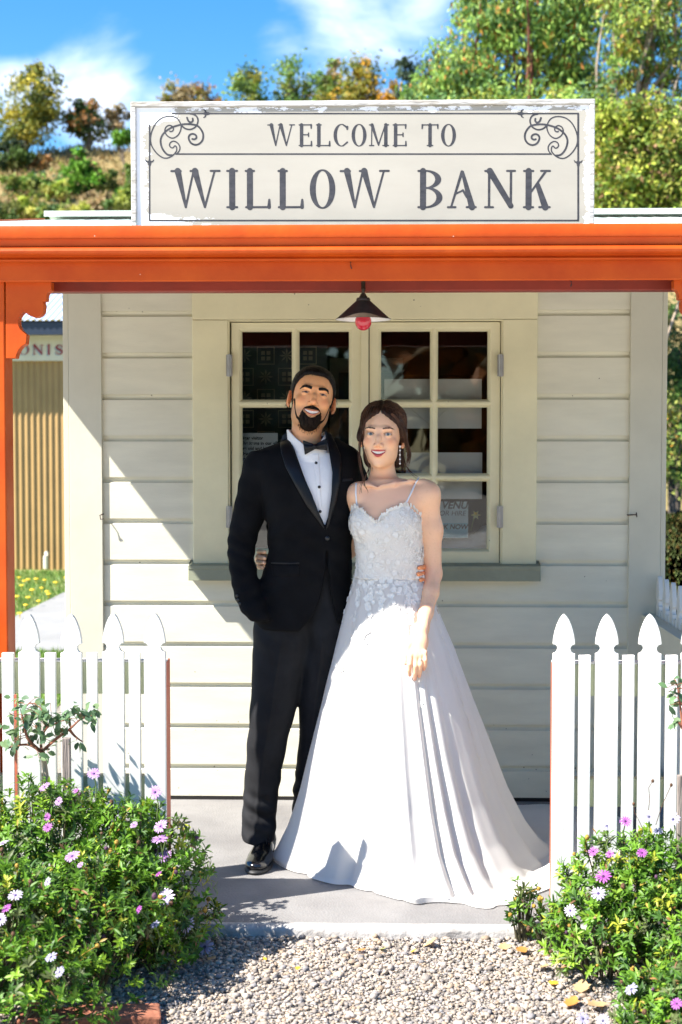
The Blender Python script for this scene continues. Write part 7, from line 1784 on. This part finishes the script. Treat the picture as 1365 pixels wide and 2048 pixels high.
# right gap: shrubs over the lawn
for k, (x, y0, y1, hw, Y, pl, w) in enumerate(((1352, 590, 800, 70, 34, [(.07, .15, .04), (.11, .20, .05), (.05, .10, .03)], 'tall green tree seen through the gap right of the cottage'), (1345, 770, 990, 60, 33, GRN + YGR[:2], 'yellow-green shrub at the foot of the tall tree in the right gap'), (1420, 640, 1000, 70, 35, DKG, 'dark tree at the right edge beyond the cottage'))):
    tree('garden_shrub', w, hb(x, 1000, Y), at(x, (y0+y1)/2, Y), [blob_px(x, (y0+y1)/2, hw, (y1-y0)*.52, Y), blob_px(x-30, y0+50, 40, 55, Y), blob_px(x-25, y1-50, 45, 60, Y)], 3600, 9*Y/FPX, pl, None, 151+k, 'shrubs beyond the right lawn', .1, None, .2, 'shrub', 8, .6, .2, ([(.55, .28, .04), (.5, .2, .04)], .035))
hb_ = [(.11, .13, .03), (.06, .09, .02), (.20, .12, .03)]
# the far side of the lane behind the photographer, which the window panes mirror
for k, (X, Yt, h, pl, w) in enumerate(((-26, -36, 10, DKG, 'dark evergreen tree far across the lane, mirrored in the left panes'), (-15, -34, 10.5, GRN, 'green tree far across the lane left of the middle'), (-5, -36, 11, DKG + RST[:1], 'dark tree far across the lane facing the cottage window'), (5, -34, 10.5, [(.50, .17, .02), (.38, .13, .02), (.20, .12, .03)], 'orange autumn tree across the lane, mirrored in the right panes'), (15, -35, 11, DKG + GRN[:1], 'dark leafy tree across the lane right of the orange one'), (26, -36, 10, GLD + DKG, 'gold and green tree across the lane at the far right'))):
    tree('lane_tree', w, (X, Yt, 0), (X, Yt, h*.55), [(X, Yt, h*.42, 5.2, 2.0, h*.44), (X-2.2, Yt, h*.62, 3.0, 1.5, h*.30), (X+2.4, Yt, h*.60, 3.0, 1.5, h*.30), (X, Yt, h*.16, 5.4, 1.8, h*.18)], 3600, 1.0, pl, None, 161+k, 'trees across the lane', .2, None, .1, 'tree', 6, .6, .1)

# ------------------------------------------------------------------ behind the window
M_paper = mat('white_paper', (.84, .84, .80), .8, .04, 8)
M_print = mat('print_black', (.03, .03, .035), .8, .1, 40)
M_poster = mat('poster_pale_blue', (.62, .74, .76), .7, .05, 10); M_posterb = mat('poster_blue_band', (.28, .55, .64), .7, .05, 10); M_posterw = mat('poster_white', (.66, .68, .67), .7, .04, 10)
M_tile = mat('tile_dark_blue', (.035, .050, .065), .5, .2, 12); M_tilec = mat('tile_cream', (.30, .27, .20), .5, .15, 12)
M_cloth = mat('white_cushion_cloth', (.62, .61, .60), .9, .08, 10, .6, 30)
YI = YW + .06
def sheet(name, label, cat, px0, px1, py0, py1, Y, m, group=None, thick=.002):
    a, b = at(px0, py1, Y), at(px1, py0, Y); t = thing(name, label, cat, ((a[0]+b[0])/2, Y, a[2]), group)
    MB().box(a[0], b[0], Y, Y + thick, a[2], b[2]).build('paper', m, t); return t
def text_lines(parent, lines, px, py, step, size, Y, m, bold=False, ital=0.0):
    for k, s in enumerate(lines):
        cu = bpy.data.curves.new('lettering', 'FONT'); cu.body = s; cu.size = size*Y/FPX; cu.shear = ital
        if bold: cu.offset = .0035*size*Y/FPX*8
        o = bpy.data.objects.new('lettering', cu); COL.objects.link(o); p = at(px, py + step*k, Y); o.location = tuple(p); o.rotation_euler = (PI/2, 0, 0)
        dg = bpy.context.evaluated_depsgraph_get(); me = bpy.data.meshes.new_from_object(o.evaluated_get(dg)); mw = o.matrix_world.copy(); bpy.context.view_layer.update(); mw = o.matrix_world.copy(); bpy.data.objects.remove(o)
        me.transform(mw); q = bpy.data.objects.new('lettering', me); COL.objects.link(q); me.materials.clear(); me.materials.append(m); q.parent = parent; q.matrix_parent_inverse = parent.matrix_basis.inverted()
t = sheet('notice', 'notice to visitors behind the lower left pane beside the groom', 'notice', 480, 556, 866, 990, YI + .03, M_posterw)
text_lines(t, ['Dear visitor', 'The items in our village', 'are old and historic', 'please help us', 'preserve', 'believe', 'f'], 482, 879, 10.4, 9.2, YI + .0285, M_print, True)
sheet('paper_sheet', 'white paper with V shaped fold lines behind the upper right panes', 'paper', 769, 964, 758, 857, YI + .03, M_paper, 'blank papers in the window')
t = [o for o in bpy.data.objects if o.get('label', '').startswith('white paper with V')][0]
for a, b in (((808, 806), (862, 852)), ((906, 806), (862, 852))):
    p, q = at(*a, YI + .028), at(*b, YI + .028); MB().tube([p, q], .0025, 6).build('fold', M_paper, t)
sheet('paper_sheet', 'plain white paper behind the third row of right panes', 'paper', 812, 965, 905, 998, YI + .03, M_paper, 'blank papers in the window')
sheet('paper_sheet', 'thumbed white paper standing in front of the blue poster', 'paper', 868, 965, 1002, 1004, YI + .03, M_paper, 'blank papers in the window') if False else None
t = sheet('poster', 'pale blue venue for hire poster behind the lowest right pane', 'poster', 850, 937, 1003, 1076, YI + .035, M_poster)
text_lines(t, ['VENUE'], 883, 1017, 10, 20, YI + .0335, M_print, True, .25); text_lines(t, ['FOR HIRE'], 872, 1031, 10, 14, YI + .0335, M_print, False, .2)
a, b = at(851, 1075, YI + .0335), at(936, 1046, YI + .0335); MB().box(a[0], b[0], YI + .0335, YI + .0348, a[2], b[2]).build('band', M_posterb, t)
text_lines(t, ['BOOK NOW'], 857, 1058, 10, 13.5, YI + .032, M_print, True, .2)
# a padded cloth and an artificial daffodil on the inner ledge
bc_ = at(935, 1082, YI + .12); cu = thing('cushion', 'crumpled white cushion on the ledge behind the lowest right pane', 'cushion', tuple(bc_))
v = Vol(bc_-np.array((.16, .10, .10)), bc_+np.array((.16, .10, .10)), .006)
for dx, dz, r_ in ((-.06, -.03, .05), (.0, -.02, .055), (.06, .0, .05), (.09, .04, .035), (-.1, -.045, .04)): v.ell(bc_+np.array((dx, 0, dz)), (r_*1.1, .07, r_*.8), .02)
X, Y_, Z = v.full(); v.F += (.016*(VN(np.stack(np.broadcast_arrays(X, Y_, Z), -1)*22.0, 1.0, 2)-.5)).astype(np.float32); V_, Q_ = v.mesh(); mk('cover', V_, Q_, M_cloth, cu, smooth=True)
df = at(952, 1030, YI + .045); t = thing('artificial_daffodil', 'yellow daffodil leaning over the cushion behind the lowest right pane', 'flower', tuple(df))
mb = MB()
for k in range(6):
    a = PI*2*k/6; mb.add([(df[0], df[1], df[2]), (df[0]+.011*math.cos(a-.5), df[1]-.002, df[2]+.011*math.sin(a-.5)), (df[0]+.022*math.cos(a), df[1]-.004, df[2]+.022*math.sin(a)), (df[0]+.011*math.cos(a+.5), df[1]-.002, df[2]+.011*math.sin(a+.5))], [(0, 1, 2, 3)])
mb.build('petals', mat('daffodil_petal', (.62, .60, .22), .6, .1, 20), t); MB().lathe([(.004, 0), (.006, .006), (.008, .012)], (df[0], df[1]-.004, df[2]), 10).build('trumpet', M_yel, t)
MB().tube([df + np.array((0, .004, 0)), df + np.array((-.012, .006, -.03)), df + np.array((-.02, .01, -.07))], .0025, 6).build('stalk', M_stem, t)
# patterned tile panel on an inner partition
YT = YW + .55; t = thing('tile_panel', 'dark panel of patterned tiles standing inside behind the left panes', 'panel', tuple(at(560, 900, YT)))
a, b = at(470, 990, YT), at(655, 690, YT); MB().box(a[0], b[0], YT, YT + .02, a[2], b[2]).build('board', M_tile, t)
mb = MB(); s_ = 42*YT/FPX; nx_ = int((b[0]-a[0])/s_); nz_i = int((b[2]-a[2])/s_)
for i in range(nx_):
    for j in range(nz_i):
        cx, cz = a[0]+(i+.5)*s_, b[2]-(j+.5)*s_
        if (i+j) % 2 == 0:
            for k in range(8):
                an = PI/4*k; mb.add([(cx, YT-.002, cz)] + [(cx+s_*.36*math.cos(an+w)*q, YT-.002, cz+s_*.36*math.sin(an+w)*q) for w, q in ((-.22, .6), (0, 1), (.22, .6))], [(0, 1, 2, 3)])
        else:
            mb.box(cx-s_*.42, cx+s_*.42, YT-.002, YT-.001, cz-s_*.42, cz-s_*.38); mb.box(cx-s_*.42, cx+s_*.42, YT-.002, YT-.001, cz+s_*.38, cz+s_*.42); mb.box(cx-s_*.42, cx-s_*.38, YT-.002, YT-.001, cz-s_*.379, cz+s_*.379); mb.box(cx+s_*.38, cx+s_*.42, YT-.002, YT-.001, cz-s_*.379, cz+s_*.379)
            for sx in (-1, 1):
                for sz in (-1, 1): mb.box(cx+sx*s_*.13-s_*.09, cx+sx*s_*.13+s_*.09, YT-.002, YT-.001, cz+sz*s_*.13-s_*.09, cz+sz*s_*.13+s_*.09)
mb.build('tile_pattern', M_tilec, t)
YT2 = YW + 1.2; t = thing('picture_frame', 'pale mounted picture standing inside behind the middle of the window', 'picture', tuple(at(720, 850, YT2)))
a, b = at(660, 905, YT2), at(806, 716, YT2); MB().box(a[0], b[0], YT2, YT2 + .02, a[2], b[2]).build('mount', M_tilec, t); a, b = at(678, 890, YT2), at(785, 745, YT2); MB().box(a[0], b[0], YT2 - .002, YT2 - .0005, a[2], b[2]).build('image', M_tile, t)
